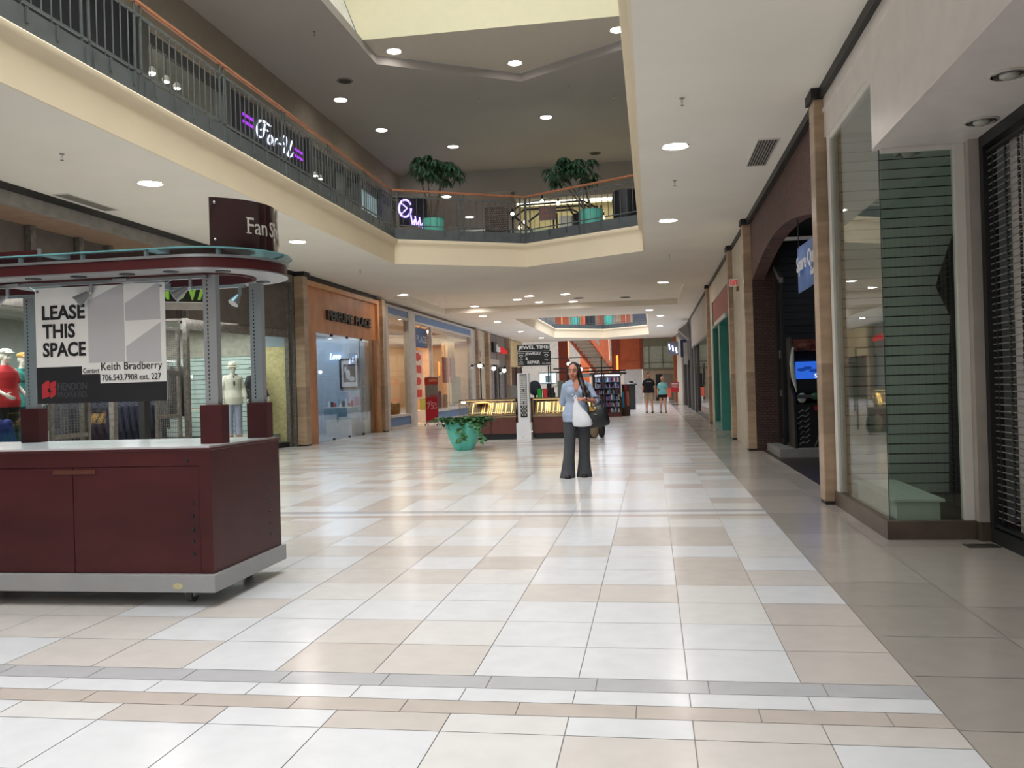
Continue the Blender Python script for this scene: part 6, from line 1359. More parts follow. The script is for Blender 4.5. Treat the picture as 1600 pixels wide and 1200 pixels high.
    # things on the right case
    for x, c, l in ((-2.84, (40, 170, 66), 'green drinking cup on the right jewellery case'), (-2.70, (212, 60, 70), 'red drinking cup on the right jewellery case')):
        t = thing('cup', l, 'cup', (x, 22.3, 1.03)); MB().lathe([(.055, 0), (.068, .2), (.064, .2)], n=18).build('body', mat('cup_%d' % c[0], c, .4), t, smooth=40, local=True); MB().lathe([(.07, .2), (.07, .225), (.05, .235)], n=18).build('lid', mat('cup_%d' % c[0], c), t, smooth=40, local=True)
    t = thing('monitor', 'bright white computer screen behind the right jewellery case', 'monitor', (-2.72, 23.3, 1.35)); MB().box(-2.98, -2.5, 23.3, 23.34, 1.38, 1.68).build('bezel', mat('bezel_grey', (150, 156, 160), .4), t); MB().box(-2.96, -2.52, 23.29, 23.3, 1.40, 1.66).build('screen', emis('screen_white2', (232, 246, 250), 1.3), t); MB().box(-2.78, -2.68, 23.32, 23.4, 0, 1.4).build('stand', BLACK, t); MB().box(-2.8, -2.68, 23.28, 23.29, 1.42, 1.6).build('window', mat('window_blue', (160, 200, 216), .5), t)
    t = thing('dark_chair', 'dark high chair back behind the right jewellery case', 'chair', (-3.1, 23.2, .6)); m = MB(); m.sph((-3.08, 23.15, 1.28), (.17, .06, .2), 14, 10); m.build('back', mat('chair_navy', (40, 48, 62), .7), t, smooth=60); MB().cyl((-3.08, 23.18, 0), (-3.08, 23.18, 1.1), .03, n=8).build('stem', BLACK, t)
    t = thing('necklace_bust', 'small dark display bust on the right jewellery case', 'display bust', (-2.52, 22.35, 1.03)); m = MB(); m.loft([((-2.52, 22.35, 1.03), .07, .05), ((-2.52, 22.35, 1.13), .08, .05), ((-2.52, 22.35, 1.2), .03, .03), ((-2.52, 22.35, 1.27), .03, .03)], 14); m.build('bust', BLACK, t, smooth=60)
    m = MB(); m.sph((-2.45, 22.3, 1.33), (.07, .04, .05)); m.build('white_card', WHITE, t, smooth=60)
    for x, l in ((-2.30, 'left stack of clear glass shelves behind the woman'), (-2.1, 'right stack of clear glass shelves behind the woman')):
        t = thing('spinner_rack', l, 'display rack', (x, 22.4, 1.03)); MB().box(x-.08, x+.08, 22.3, 22.45, 1.03, 1.45).build('case', mat('rack_glass', (120, 130, 122), .15, metal=.5), t)
    m = MB(); m.tube([(-2.65, 23.2, 0), (-2.65, 23.2, 2.05), (-1.3, 23.2, 2.05), (-1.3, 23.2, 0)], .02, 6); o = m.build('metal_stand', BLACK); tag(o, 'black metal frame standing behind the right jewellery case', 'frame')
    t = thing('clothes_bundle', 'tan and black bags on the floor at the right end of the jewellery stand', 'bags', (-1.36, 21.8, 0)); m = MB(); m.sph((-1.44, 21.82, .22), (.12, .12, .22)); m.build('tan_bag', mat('tan_bag', (120, 104, 84), .8), t, smooth=60); m = MB(); m.sph((-1.27, 21.85, .2), (.09, .1, .2)); m.build('black_bag', BLACK, t, smooth=60)
jewel_kiosk()

def accessory_kiosk():
    y = 35.9
    t = thing('accessory_kiosk', 'dark kiosk tower of lit shelves full of phone accessories right of the woman', 'kiosk', (-1.8, y, 0)); DK = mat('kiosk_dark_wood', (50, 34, 34), .4)
    MB().box(-2.4, -1.24, y, y+1.2, 0, .16).build('plinth', mat('kiosk_red_wood', (84, 36, 34), .4), t)
    m = MB(); m.box(-2.4, -2.33, y, y+1.2, .16, 1.75); m.box(-1.31, -1.24, y, y+1.2, .16, .8); m.box(-1.29, -1.26, y, y+.05, .8, 1.75); m.box(-1.95, -1.9, y, y+.3, .16, 1.75); m.box(-2.33, -1.31, y+.9, y+1.0, .16, 1.0); m.build('frame', DK, t); MB().box(-2.33, -1.29, y+.52, y+.56, .16, 1.72).build('back_panel', mat('kiosk_back_panel', (120, 122, 142), .4), t)
    for z in (.42, .68, .93, 1.18, 1.42): MB().box(-2.33, -1.29, y+.02, y+.5, z-.012, z).build('shelf', mat('shelf_glow_glass', (150, 160, 190), .2, metal=.2), t)
    MB().box(-2.5, -1.05, y-.2, y+1.3, 1.72, 1.8).build('canopy', mat('canopy_dark', (58, 54, 54), .5), t)
    m = MB(); m.box(-4.1, -1.05, y+.2, y+.28, 1.84, 1.9); m.box(-4.1, -1.6, y+1.0, y+1.08, 2.0, 2.05); m.box(-4.06, -4.0, y+.2, y+.26, 0, 1.9); m.build('upper_bars', BLACK, t)
    MB().box(-2.3, -1.3, y+.04, y+.07, 1.66, 1.70).build('lamp_strip', emis('kiosk_strip', (240, 240, 255), 8), t)
    R = random.Random(12); CC = [(206, 214, 240), (120, 132, 190), (56, 58, 84), (160, 60, 70), (90, 160, 190), (230, 230, 236), (60, 40, 44), (140, 120, 190)]
    for k in range(84):
        s_ = k % 6; z = (.17, .42, .68, .93, 1.18, 1.42)[s_]; x = -2.3+(.96)*((k//6)+R.random()*.4)/14; h = .12+.1*R.random()
        b = MB(); b.box(x, x+.05, y+.05+.1*R.random(), y+.2, z, z+h); i = R.randrange(8); o = b.build('phone_case', mat('acc%d' % i, CC[i], .25, metal=.2)); tag(o, 'small boxed phone accessory on the lit shelves of the dark kiosk tower', 'accessory', 'phone accessories on the dark kiosk shelves')
    for x, z, l in ((-2.88, 1.97, 'lit round globe lamp over the accessory kiosk'), (-3.35, 2.2, 'lit lamp with a dark cap above the woman head')):
        t = thing('globe_lamp', l, 'lamp', (x, y+.1, z)); m = MB(); m.sph((x, y+.1, z), .085); m.build('globe', emis('globe_glow', (255, 246, 240), 5), t, smooth=60); MB().cyl((x, y+.1, z+.05), (x, y+.1, z+.2), .05, .03, n=10).build('cap', BLACK, t); MB().cyl((x, y+.14, 0), (x, y+.14, z), .012, n=6).build('pole', BLACK, t)
    t = thing('hanging_towels', 'bright blue and red cloths hanging at the right end of the accessory kiosk', 'cloth', (-1.1, 36.3, .3))
    for x, c, z0, z1 in ((-1.2, (70, 160, 200), .35, 1.0), (-1.08, (150, 60, 60), .45, 1.25), (-1.0, (180, 120, 100), .4, 1.0)): MB().box(x-.05, x+.05, 36.28, 36.34, z0, z1).build('cloth', mat('cl%d' % c[0], c, .8), t, bevel=.02)
    MB().box(-1.24, -.92, 36.35, 36.39, 0, 1.3).build('stand', mat('stand_brown', (80, 54, 50), .6), t)
accessory_kiosk()
# ================================================================== PEOPLE AND MANNEQUINS
def fuse(b, name, mt_, parent, voxel, it=4):
    me = b.mesh(name, mt_); o = bpy.data.objects.new(name, me); COL.objects.link(o)
    r = o.modifiers.new('r', 'REMESH'); r.mode = 'VOXEL'; r.voxel_size = voxel
    s = o.modifiers.new('s', 'SMOOTH'); s.iterations = it; s.factor = .5
    dg = bpy.context.evaluated_depsgraph_get(); dg.update()
    m2 = bpy.data.meshes.new_from_object(o.evaluated_get(dg)); m2.name = name
    o.modifiers.clear(); o.data = m2; bpy.data.meshes.remove(me)
    m2.polygons.foreach_set('use_smooth', [True]*len(m2.polygons))
    m2.materials.clear(); m2.materials.append(mt_)
    o.parent = parent
    return o
V = Vector
def J_default(H):
    s = H/1.7
    J = dict(head=(0, -.005, 1.585), neck=(0, .02, 1.43), pelvis=(0, 0, .92),
             shR=(-.16, .02, 1.355), elR=(-.235, .03, 1.10), wrR=(-.25, -.04, .87), shL=(.16, .02, 1.355), elL=(.235, .03, 1.10), wrL=(.25, -.04, .87),
             hipR=(-.09, 0, .90), knR=(-.10, -.01, .49), anR=(-.105, .03, .085), hipL=(.09, 0, .90), knL=(.10, -.01, .49), anL=(.105, .03, .085))
    return {k: V(v)*s for k, v in J.items()}, s
def hand(b, wr, d, thumb, n, s=1., curl=.5):
    # palm, four unequal bent fingers and a thumb from the side of the palm; n points out of the back of the hand
    d = V(d).normalized(); n = (V(n)-d*V(n).dot(d)).normalized(); w = n.cross(d)
    if w.dot(V(thumb)) < 0: w = -w
    R = Matrix((d, w, n)).transposed()
    b.sph(wr+d*.045*s, (.05*s, .04*s, .017*s), 12, 8, R)
    for off, ln in ((.028, .92), (.010, 1.05), (-.009, 1.0), (-.027, .78)):
        p = wr+d*.082*s+w*off*s; dd = d.copy(); r = .0088*s
        for seg, L in enumerate((.038, .026, .021)):
            dd = (Matrix.Rotation(-curl*(.7 if seg == 0 else 1), 3, w) @ dd) if (Matrix.Rotation(-.1, 3, w) @ d).dot(n) < 0 else (Matrix.Rotation(curl*(.7 if seg == 0 else 1), 3, w) @ dd)
            q = p+dd*L*ln*s; b.caps(p, q, r, r*.92, 8); p = q; r *= .92
    p = wr+d*.025*s+w*.03*s; q = p+(w*.8+d*.6-n*.25).normalized()*.04*s; b.caps(p, q, .011*s, .0098*s, 8); b.caps(q, q+(d*.9+w*.25-n*.3).normalized()*.03*s, .0098*s, .0085*s, 8)
def torso_rings(J, s, fem, g=0., z0=.8, z1=1.44):
    a = J['pelvis']; c = J['neck']
    T = ((.80, .145, .105), (.90, .17 if fem else .16, .118), (1.0, .155, .105), (1.08, .135 if fem else .15, .095), (1.18, .148 if fem else .16, .112 if fem else .105), (1.26, .155 if fem else .175, .125 if fem else .115), (1.34, .16 if fem else .185, .105), (1.39, .13, .08), (1.44, .06, .056))
    out = []
    for z, rx, ry in T:
        if z < z0 or z > z1: continue
        u = (z*s-a.z)/(c.z-a.z); p = a.lerp(c, u); p.z = z*s; out.append(((p.x, p.y, p.z), rx*s+g, ry*s+g))
    return out
def body(root, J, s, fem, skin, voxel, handL=None, handR=None, look=0., headscale=1.):
    b = MB(); b.loft(torso_rings(J, s, fem), 20)
    h = J['head']; R = Matrix.Rotation(look, 3, 'Z'); k = s*headscale
    P = lambda x, y, z: h + (R @ V((x, y, z)))*k
    b.caps(J['neck']+V((0, 0, -.03))*s, h+V((0, .015, -.07))*s, .056*s if fem else .062*s, .05*s, 14)
    b.sph(P(0, .01, .02), (.073*k, .092*k, .092*k), 16, 12, R); b.sph(P(0, -.022, -.045), (.055*k, .066*k, .072*k), 14, 10, R); b.sph(P(0, -.068, -.098), (.022*k, .018*k, .016*k), 10, 8, R)
    b.caps(P(0, -.086, .005), P(0, -.106, -.03), .008*k, .012*k, 8); b.sph(P(0, -.078, .03), (.05*k, .015*k, .012*k), 10, 6, R)
    for sx in (-1, 1): b.sph(P(sx*.077, .012, -.01), (.01*k, .02*k, .032*k), 8, 8, R); b.sph(P(sx*.036, -.062, -.03), (.024*k, .02*k, .022*k), 8, 8, R); b.sph(P(sx*.014, -.094, -.034), (.009*k, .009*k, .008*k), 8, 6, R)
    for sd in 'RL':
        sh, el, wr = J['sh'+sd], J['el'+sd], J['wr'+sd]
        b.sph(sh, .047*s, 12, 10); b.caps(J['neck']+V((0, .01, -.05))*s, sh, .035*s, .038*s, 10); b.caps(sh, el, .044*s, .038*s, 12); b.caps(el, wr, .039*s, .026*s, 12)
        hp, kn, an = J['hip'+sd], J['kn'+sd], J['an'+sd]
        b.caps(hp, kn, .086*s, .054*s, 14); b.caps(kn, an, .053*s, .034*s, 12); b.sph(kn.lerp(an, .3)+V((0, .02, 0))*s, (.05*s, .052*s, .10*s), 12, 10)
        b.caps(an+V((0, .03, -.045))*s, an+V((0, -.14, -.055))*s, .034*s, .028*s, 12); b.sph(an+V((0, -.17, -.058))*s, (.042*s, .05*s, .025*s), 10, 8)
        hd = (handR if sd == 'R' else handL) or dict(d=(wr-el).normalized(), thumb=(0, -1, 0), n=(-1 if sd == 'R' else 1, 0, 0), curl=.35)
        hand(b, wr, hd['d'], hd['thumb'], hd['n'], s, hd.get('curl', .4))
    return fuse(b, 'body', skin, root, voxel, 3)
def face(root, J, s, look=0., iris=(60, 40, 30), lip=(160, 80, 76), brow=(50, 36, 30), hs=1.):
    h = J['head']; R = Matrix.Rotation(look, 3, 'Z'); k = s*hs
    P = lambda x, y, z: h + (R @ V((x, y, z)))*k
    for sx in (-1, 1):
        m = MB(); m.sph(P(sx*.030, -.0745, .003), (.0135*k, .010*k, .0062*k), 10, 8, R); ey = m.build('eye', mat('eye_white', (196, 186, 178), .3), root, smooth=60, local=True)
        m = MB(); m.sph(P(sx*.030, -.0825, .003), (.0065*k, .003*k, .0058*k), 8, 6, R); m.build('iris', mat('iris_%d' % iris[0], iris, .2), ey, smooth=60, local=True)
        m = MB(); m.tube([P(sx*.013, -.087, .026), P(sx*.032, -.086, .032), P(sx*.05, -.073, .024)], .0042*k, 6); m.build('eyebrow', mat('brow_%d' % brow[0], brow, .8), root, smooth=60, local=True)
    m = MB(); m.sph(P(0, -.087, -.064), (.024*k, .009*k, .005*k), 10, 6, R); m.sph(P(0, -.086, -.071), (.020*k, .010*k, .006*k), 10, 6, R); m.build('lips', mat('lips_%d' % lip[0], lip, .45), root, smooth=60, local=True)
def shirt(root, J, s, fem, mt_, voxel, z0=.86, slv=.5, g=.018, name='shirt', arm=.06, hem=None, extra=None, z1=1.45):
    b = MB(); rings = torso_rings(J, s, fem, g, z0=z0+.0, z1=z1)
    if hem: rings[0] = (rings[0][0], rings[0][1]+hem, rings[0][2]+hem)
    rings = [(c_, rx+(.03*s if c_[2] < .95*s else .015*s if c_[2] < 1.05*s else 0), ry+(.026*s if c_[2] < .95*s else .012*s if c_[2] < 1.05*s else 0)) for c_, rx, ry in rings]
    p, rx, ry = rings[0]; rings.insert(0, ((p[0], p[1], z0*s), rx, ry))
    b.loft(rings, 22)
    for sd in 'RL':
        sh, el, wr = J['sh'+sd], J['el'+sd], J['wr'+sd]
        dz = V((0, 0, -.028 if arm > .058 else -.006))*s
        b.sph(sh+dz, arm*s, 12, 10); b.caps(J['neck']+V((0, .01, -.06))*s, sh+dz, .045*s, arm*.95*s, 12)
        if slv <= 1: b.caps(sh+dz, sh.lerp(el, slv), (arm)*s, arm*s*.98, 14)
        else: b.caps(sh, el, arm*s, arm*s*.9, 14); b.caps(el, el.lerp(wr, slv-1), arm*s*.9, arm*s*.75, 14)
    if fem: 
        c = J['pelvis'].lerp(J['neck'], .66)
        for sx in (-1, 1): b.sph(c+V((sx*.075, -.085, .0))*s, (.078*s, .07*s, .078*s), 12, 10)
    if extra: extra(b)
    return fuse(b, name, mt_, root, voxel, 4)
def trousers(root, J, s, mt_, voxel, zc=None, rings=((.0, .115), (.25, .095), (.5, .08), (.75, .083), (1.0, .098)), name='trousers', waist=.98, cut=1.2):
    b = MB(); pv = J['pelvis']
    for sd in 'RL':
        hp, kn, an = J['hip'+sd], J['kn'+sd], J['an'+sd]
        R_ = []
        for u, r in rings:
            if u > cut: continue
            p = hp.lerp(kn, u*2) if u <= .5 else kn.lerp(an+V((0, -.01, -.06))*s, (u-.5)*2)
            p = p+V((0, -.035*s*max(0, (u-.85)/.15), 0))
            R_.append(((p.x, p.y, p.z), r*s, r*s*1.02))
        R_.reverse(); b.loft(R_, 16)
    b.loft([((pv.x, pv.y, .765*s), .13*s, .108*s), ((pv.x, pv.y, .84*s), .168*s, .120*s), ((pv.x, pv.y, .90*s), .168*s, .12*s), ((pv.x, pv.y, waist*s), .15*s, .105*s)], 20)
    return fuse(b, name, mt_, root, voxel, 4)
def shoes(root, J, s, mt_, nm='shoe', flat=True):
    for sd in 'RL':
        an = J['an'+sd]; b = MB(); b.caps(an+V((0, .03, -.045))*s, an+V((0, -.12, -.052))*s, .042*s, .036*s, 12); b.sph(an+V((0, -.17, -.06))*s, (.047*s, .06*s, .027*s), 12, 8); b.sph(an+V((0, -.05, -.04))*s, (.046*s, .09*s, .034*s), 12, 8)
        b.box(an.x-.045*s, an.x+.045*s, an.y-.22*s, an.y+.07*s, an.z-.087*s, an.z-.066*s); fuse(b, nm, mt_, root, .008, 2)

# ---- the woman walking towards the camera
def woman():
    t = thing('person', 'dark haired person in a pale blue shirt and grey trousers carrying a white plastic bag', 'person', (-1.12, 12.73, 0), .088)
    J, s = J_default(1.70)
    J.update(head=V((.0, -.03, 1.525)), neck=V((.035, 0, 1.39)), pelvis=V((.035, 0, .93)), shR=V((-.125, .02, 1.315)), elR=V((-.165, .10, 1.075)), wrR=V((-.02, .20, 1.0)),
             shL=V((.20, .02, 1.315)), elL=V((.31, -.03, 1.09)), wrL=V((.125, -.235, 1.125)),
             hipR=V((-.065, 0, .89)), knR=V((-.085, -.03, .48)), anR=V((-.125, -.05, .087)), hipL=V((.13, 0, .89)), knL=V((.125, -.0, .48)), anL=V((.115, .07, .087)))
    SK = mat('skin_tan', (190, 128, 104), .5, var=.03)
    body(t, J, s, True, SK, .0075, handL=dict(d=(-.9, -.15, .1), thumb=(0, -.5, .8), n=(0, -.35, .9), curl=.75), handR=dict(d=(.8, .3, -.3), thumb=(0, 0, 1), n=(0, 1, 0), curl=.4), look=-.22, headscale=1.1)
    face(t, J, s, look=-.22, hs=1.1)
    CL = mat('pale_blue_cloth', (158, 172, 194), .85, var=.05, scale=9, bump=.35)
    sh = shirt(t, J, s, True, CL, .009, z0=.80, slv=1.0, g=.02, arm=.056, hem=.012, z1=1.41)
    # open the neck: take away the cloth inside the V and round the throat
    bm = bmesh.new(); bm.from_mesh(sh.data); cx = J['neck'].x
    for sx in (-1, 1): bmesh.ops.bisect_plane(bm, geom=bm.verts[:]+bm.edges[:]+bm.faces[:], plane_co=(cx+sx*.012, 0, 1.235), plane_no=(1, 0, -sx*.42))
    kill = []
    for f in bm.faces:
        c = f.calc_center_median(); wv = .012+(c.z-1.235)*.42
        if (c.y < .0 and 1.235 < c.z and abs(c.x-cx) < wv) or (c.z > 1.385 and abs(c.x-cx) < .085): kill.append(f)
    bmesh.ops.delete(bm, geom=kill, context='FACES'); bm.to_mesh(sh.data); bm.free()
    # collar, placket and cuff
    for sx in (-1, 1):
        m = MB(); c = J['neck']; m.add([c+V((sx*.02, -.10, -.13)), c+V((sx*.055, -.068, .02)), c+V((sx*.125, -.03, .0)), c+V((sx*.085, -.105, -.085)), c+V((sx*.02, -.11, -.135)), c+V((sx*.055, -.08, .022)), c+V((sx*.13, -.04, .0)), c+V((sx*.088, -.115, -.09))], [(0, 1, 2, 3), (7, 6, 5, 4), (0, 4, 5, 1), (1, 5, 6, 2), (2, 6, 7, 3), (3, 7, 4, 0)]); m.build('collar', mat('collar_blue', (180, 194, 214), .8), sh, smooth=40, local=True)
    m = MB(); m.sph(J['neck']+V((-.055, -.142, -.2)), (.022, .006, .012), 8, 6); m.build('badge', mat('badge_silver', (190, 200, 214), .3, metal=.4), sh, smooth=60, local=True)
    trousers(t, J, s, mat('grey_trouser_cloth', (66, 68, 72), .9, var=.06, bump=.3), .010, rings=((.0, .100), (.25, .094), (.5, .082), (.72, .084), (.9, .10), (1.0, .112), (1.04, .118)))
    shoes(t, J, s, BLACK)
    # long dark hair, parted, falling forward over one shoulder
    HM = mat('dark_hair', (34, 24, 26), .35, var=.25, scale=20, stretch=(6, 6, .4)); b = MB(); h = J['head']
    R = Matrix.Rotation(-.22, 3, 'Z'); P = lambda x, y, z: h+R @ V((x, y, z))*1.09
    b.sph(P(0, .028, .035), (.096, .10, .104), 16, 12); b.sph(P(0, .05, -.04), (.09, .074, .108), 12, 10)
    b.caps(P(-.07, -.012, .03), P(-.088, .02, -.10), .028, .034, 10); b.caps(P(-.088, .02, -.10), P(-.085, .03, -.19), .036, .026, 10)
    b.caps(P(.074, -.008, .04), P(.09, .0, -.10), .028, .042, 10); b.caps(P(.09, .0, -.10), P(.135, -.045, -.24), .045, .048, 10); b.caps(P(.135, -.045, -.24), P(.17, -.085, -.36), .045, .03, 10); b.caps(P(.17, -.085, -.36), P(.185, -.10, -.43), .028, .012, 8)
    b.caps(P(.11, -.01, -.16), P(.215, -.06, -.30), .035, .022, 8); b.caps(P(.20, -.06, -.28), P(.225, -.08, -.36), .02, .01, 8); b.caps(P(.11, -.03, -.18), P(.15, -.085, -.33), .03, .014, 8)
    b.caps(P(-.04, .06, -.1), P(-.05, .075, -.26), .05, .04, 10); b.caps(P(.05, .06, -.1), P(.09, .07, -.28), .055, .04, 10)
    fuse(b, 'hair', HM, t, .008, 3)
    m = MB(); m.lathe([(.034, -.012), (.036, 0), (.034, .012)], (0, 0, 0), 18)
    me = m; w_ = J['wrL'].lerp(J['elL'], .14); dd = (J['elL']-J['wrL']).normalized(); q = V((0, 0, 1)).rotation_difference(dd).to_matrix(); me.v = [tuple(q @ V(v)+w_) for v in me.v]; me.build('wrist_watch', CHROME, t, smooth=40, local=True)
    # plastic bag hung from the fingers
    M = wm(t)
    g = thing('plastic_bag', 'white plastic carrier bag hanging from the hand of the dark haired person', 'bag', tuple(M @ V((.06, -.28, .73))), .088)
    b = MB(); n = 18; rings = [(1.145, .012, .010, .02), (1.10, .026, .018, .025), (1.02, .062, .035, .04), (.92, .105, .055, .075), (.83, .135, .07, .10), (.775, .140, .072, .112), (.745, .115, .06, .105), (.735, .04, .03, .10)]
    vs = []; R_ = random.Random(6)
    for z, rx, ry, cx in rings:
        for j in range(n):
            a = 2*PI*j/n; f = 1+.07*math.sin(3*a+z*30)+.05*math.sin(7*a-z*22); vs.append((cx-.06+rx*f*math.cos(a), ry*f*math.sin(a), z-.73))
    b.add(vs, [(i*n+j, i*n+(j+1) % n, (i+1)*n+(j+1) % n, (i+1)*n+j) for i in range(len(rings)-1) for j in range(n)]+[tuple(range(n)), tuple(range(len(vs)-1, len(vs)-n-1, -1))])
    b.build('bag_body', mat('bag_white', (226, 226, 230), .4, var=.03, trans=0.0, bump=.2), g, smooth=70, local=True)
    m = MB(); m.tube([(-.06, 0, .40), (-.055, -.012, .43), (-.04, 0, .445), (-.025, .01, .43), (-.035, 0, .40)], .01, 6); m.build('bag_handle', _M['bag_white'], g, smooth=60, local=True)
    # black handbag on the forearm
    g = thing('handbag', 'black handbag with a gold tag hanging on the forearm of the dark haired person', 'bag', tuple(M @ V((.30, -.10, .70))), .088)
    HB = mat('black_leather', (24, 24, 27), .45, var=.1, bump=.2); b = MB(); n = 20; vs = []
    prof = [(.02, .145, .06), (.045, .168, .085), (.14, .165, .085), (.24, .14, .07), (.31, .10, .045), (.325, .08, .03)]
    for z, rx, ry in prof:
        for j in range(n):
            a = 2*PI*j/n; c_, s_ = math.cos(a), math.sin(a); e = .6; x = rx*math.copysign(abs(c_)**e, c_); y = ry*math.copysign(abs(s_)**e, s_)
            vs.append((x+.02+ (z-.16)*-.12, y, z+x*.18))
    b.add(vs, [(i*n+j, i*n+(j+1) % n, (i+1)*n+(j+1) % n, (i+1)*n+j) for i in range(len(prof)-1) for j in range(n)]+[tuple(range(n-1, -1, -1)), tuple(range(len(vs)-n, len(vs)))])
    b.build('bag_body', HB, g, smooth=50, local=True)
    for y in (-.035, .035):
        m = MB(); m.tube([(-.06, y, .30), (-.065, y*.6, .38), (-.02, y*.3+.02, .448), (.05, y*.3+.03, .448), (.09, y*.6, .38), (.085, y, .31)], .009, 8); m.build('strap', HB, g, smooth=60, local=True)
    m = MB(); m.box(-.09, -.045, -.088, -.08, .25, .31); m.box(-.045, -.02, -.088, -.08, .25, .272); m.sph((-.01, -.085, .285), (.018, .008, .02)); m.build('gold_tag', mat('gold', (230, 190, 90), .25, metal=.9), g, local=True)
    MB().box(-.03, .015, -.095, -.088, .195, .21).build('nameplate', CHROME, g, local=True)
woman()

def couple():
    SK = mat('skin_light', (206, 150, 128), .5, var=.03); SK2 = mat('skin_peach', (216, 160, 134), .5, var=.03)
    t = thing('person', 'person in a black tee shirt and khaki shorts walking far down the mall', 'person', (-.16, 39.5, 0), 0)
    J, s = J_default(1.80); J['wrR'] = V((-.27, -.12, .93)); J['anL'] += V((.03, -.1, 0)); J['knL'] += V((.02, -.05, 0))
    body(t, J, s, False, SK, .011, look=.5, headscale=1.05); face(t, J, s, look=.5, hs=1.05)
    shirt(t, J, s, False, mat('black_tee', (26, 27, 32), .9), .012, z0=.84, slv=.66, g=.045, arm=.068)
    m = MB(); m.box(-.10, .12, -.188, -.17, 1.36, 1.385); m.build('chest_print', mat('print_grey', (150, 150, 156), .6), t, local=True)
    trousers(t, J, s, mat('khaki', (178, 160, 140), .9), .013, rings=((.0, .125), (.2, .118), (.42, .115)), name='shorts', cut=.42); shoes(t, J, s, BLACK, 'sandal')
    b = MB(); b.sph(J['head']+V((0, .02, .04)), (.092, .105, .095)); b.sph(J['head']+V((-.02, .06, -.02)), (.085, .06, .09)); fuse(b, 'hair', mat('brown_hair', (62, 42, 34), .6), t, .012, 2)
    t = thing('person', 'blond person in a light turquoise tee shirt and black shorts walking beside the other', 'person', (.44, 39.2, 0), 0)
    J, s = J_default(1.58); J['anL'] += V((.03, .1, 0))
    body(t, J, s, True, SK2, .011, look=-.3); face(t, J, s, look=-.3)
    shirt(t, J, s, True, mat('turquoise_tee', (136, 206, 216), .9, var=.03), .012, z0=.86, slv=.55, g=.03, arm=.06)
    trousers(t, J, s, mat('black_shorts', (30, 30, 36), .9), .013, rings=((.0, .12), (.15, .115), (.22, .11)), name='shorts', cut=.22); shoes(t, J, s, mat('sandal_brown', (110, 84, 66), .7), 'sandal')
    b = MB(); b.sph(J['head']+V((0, .025, .03)), (.085, .095, .088)); b.sph(J['head']+V((0, .1, -.03)), (.04, .05, .08)); fuse(b, 'hair', mat('blond_hair', (206, 164, 120), .6), t, .012, 2)
couple()

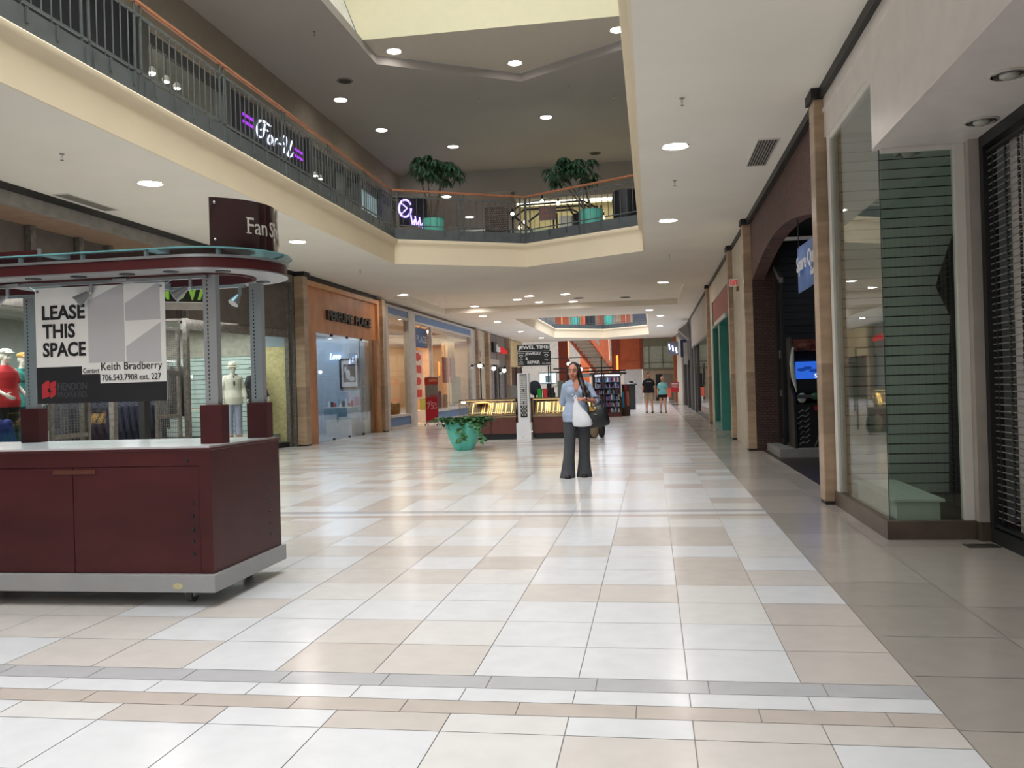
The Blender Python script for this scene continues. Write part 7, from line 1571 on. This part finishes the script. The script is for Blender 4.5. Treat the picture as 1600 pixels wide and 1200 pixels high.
def mannequins():
    W = mat('mannequin_white', (232, 224, 214), .4, var=.02)
    def hat(root, h, brim, mt_, band=None, s=1.):
        MB().lathe([(.10*s, .03), (brim*s, .022), (brim*s, .034), (.098*s, .045), (.094*s, .13), (.07*s, .155), (.001, .158)], (h.x, h.y+.01, h.z), 24, sy=1.15).build('hat', mt_, root, smooth=50, local=True)
        if band: MB().lathe([(.1005*s, .045), (.098*s, .075), (.097*s, .075), (.099*s, .045)], (h.x, h.y+.01, h.z), 24, sy=1.15, caps=False).build('hat_band', band, root, smooth=50, local=True)
    def suit(x, y, z, rz, H, jm, tm, hm, label, lap, tie, band):
        t = thing('mannequin', label, 'mannequin', (x, y, z), rz); J, s = J_default(H)
        J['elR'] += V((-.03, 0, 0)); J['wrL'] += V((.0, -.06, .04))
        body(t, J, s, False, W, .011); 
        shirt(t, J, s, False, jm, .012, z0=.74, slv=1.92, g=.03, arm=.068, name='jacket', hem=.01)
        jk = [o for o in t.children if o.name.startswith('jacket')][0]; c = J['neck']
        bm = bmesh.new(); bm.from_mesh(jk.data)
        for sx in (-1, 1): bmesh.ops.bisect_plane(bm, geom=bm.verts[:]+bm.edges[:]+bm.faces[:], plane_co=(c.x+sx*.006, 0, c.z-.30), plane_no=(1, 0, -sx*.26))
        bmesh.ops.delete(bm, geom=[f for f in bm.faces if (lambda q: q.y < 0 and q.z > c.z-.30 and abs(q.x-c.x) < .006+(q.z-c.z+.30)*.26)(f.calc_center_median())], context='FACES'); bm.to_mesh(jk.data); bm.free()
        b = MB(); b.loft(torso_rings(J, s, False, .008, z0=1.0, z1=1.41), 20); fuse(b, 'shirt_front', WHITE if lap else mat('yellow_shirt', (214, 186, 80), .8), t, .012, 2)
        m = MB(); m.add([c+V((-.012, -.10, -.03)), c+V((.014, -.10, -.03)), c+V((.024, -.146, -.23)), c+V((.0, -.15, -.27)), c+V((-.02, -.146, -.23))], [(0, 4, 3, 2, 1)]); m.sph(c+V((0, -.1, -.03)), (.02, .012, .016), 8, 6); m.build('tie', tie, t, local=True)
        trousers(t, J, s, tm, .012, rings=((.0, .115), (.25, .10), (.5, .088), (.75, .085), (1.0, .085))); shoes(t, J, s, hm); hat(t, J['head'], .15, mat('hat_'+label[:5], (236, 230, 214) if lap else (40, 42, 48), .7), band)
        return t
    suit(-9.78, 19.5, .34, .7, 1.74, mat('ivory_jacket', (232, 224, 210), .8, bump=.2), mat('pale_lilac_trousers', (176, 178, 206), .85, bump=.2), mat('tan_shoe', (176, 120, 84), .5), 'ivory jacket and pale trousers on a white mannequin in a cream hat', True, BLACK, mat('hat_band', (150, 140, 120), .7))
    suit(-9.66, 20.45, .34, .9, 1.74, mat('charcoal_jacket', (44, 46, 54), .8), mat('charcoal_jacket', (44, 46, 54), .8), BLACK, 'dark suit on a mannequin in a dark hat, half hidden by the kiosk back post', False, mat('tie_yellow', (206, 176, 70), .7), WHITE)
    t = thing('mannequin', 'white mannequin in a red short sleeved shirt and white cap at the far left', 'mannequin', (-9.98, 12.35, .43), 1.35); J, s = J_default(1.72); J['elR'] = V((-.23, .02, 1.12)); J['wrR'] = V((-.2, -.24, 1.0)); J['elL'] = V((.23, .02, 1.12)); J['wrL'] = V((.2, -.2, .98))
    body(t, J, s, False, W, .010); shirt(t, J, s, False, mat('red_shirt', (206, 44, 54), .7, bump=.2), .012, z0=.80, slv=.58, g=.03, arm=.064); trousers(t, J, s, mat('black_trousers', (34, 34, 40), .8), .012); shoes(t, J, s, BLACK)
    b = MB(); b.sph(J['head']+V((0, .0, .075)), (.10, .115, .055)); b.sph(J['head']+V((0, -.11, .05)), (.075, .08, .016)); fuse(b, 'flat_cap', mat('cap_white', (230, 228, 222), .8), t, .010, 3)
    c = J['neck']; MB().lathe([(.082, -.035), (.070, .02), (.064, .02), (.074, -.035)], (c.x, c.y, c.z), 20, caps=False).build('collar', mat('red_shirt', (206, 44, 54)), t, smooth=50, local=True)
    t = thing('mannequin', 'mannequin in a teal patterned shirt and tan cap beside the kiosk left post', 'mannequin', (-10.3, 13.15, .43), 1.2); J, s = J_default(1.70)
    body(t, J, s, False, W, .012); shirt(t, J, s, False, mat('teal_print_shirt', (52, 128, 122), .8, var=.5, scale=12), .012, z0=.80, slv=.58, g=.03, arm=.064); trousers(t, J, s, mat('teal_dark_trousers', (40, 60, 66), .8), .013); shoes(t, J, s, BLACK)
    b = MB(); b.sph(J['head']+V((0, .0, .07)), (.10, .115, .055)); b.sph(J['head']+V((0, -.11, .045)), (.075, .07, .016)); fuse(b, 'cap', mat('cap_tan', (206, 160, 92), .8), t, .011, 3)
    # headless blue torso form in front of the red shirt
    t = thing('torso_form', 'headless display torso in a royal blue shirt low in the menswear window', 'torso form', (-9.80, 11.85, .42), 1.0); J, s = J_default(1.7)
    for k in J: J[k] = J[k]-V((0, 0, .78))
    b = MB(); b.loft([((0, 0, .02), .17, .12), ((0, 0, .2), .165, .12), ((0, 0, .42), .185, .125), ((0, 0, .56), .19, .11), ((0, 0, .62), .13, .08), ((0, 0, .66), .07, .06)], 20)
    for sx in (-1, 1): b.caps((sx*.19, 0, .57), (sx*.25, -.02, .25), .075, .06, 12)
    fuse(b, 'shirt', mat('royal_blue', (38, 52, 130), .8, bump=.2), t, .011, 3); MB().lathe([(.06, .6), (.055, .74), (.05, .75), (.001, .75)], n=18).build('neck', mat('form_cream', (232, 216, 170), .5), t, smooth=40, local=True); MB().lathe([(.13, 0), (.13, .03)], n=20).build('foot', BLACK, t, local=True)
mannequins()
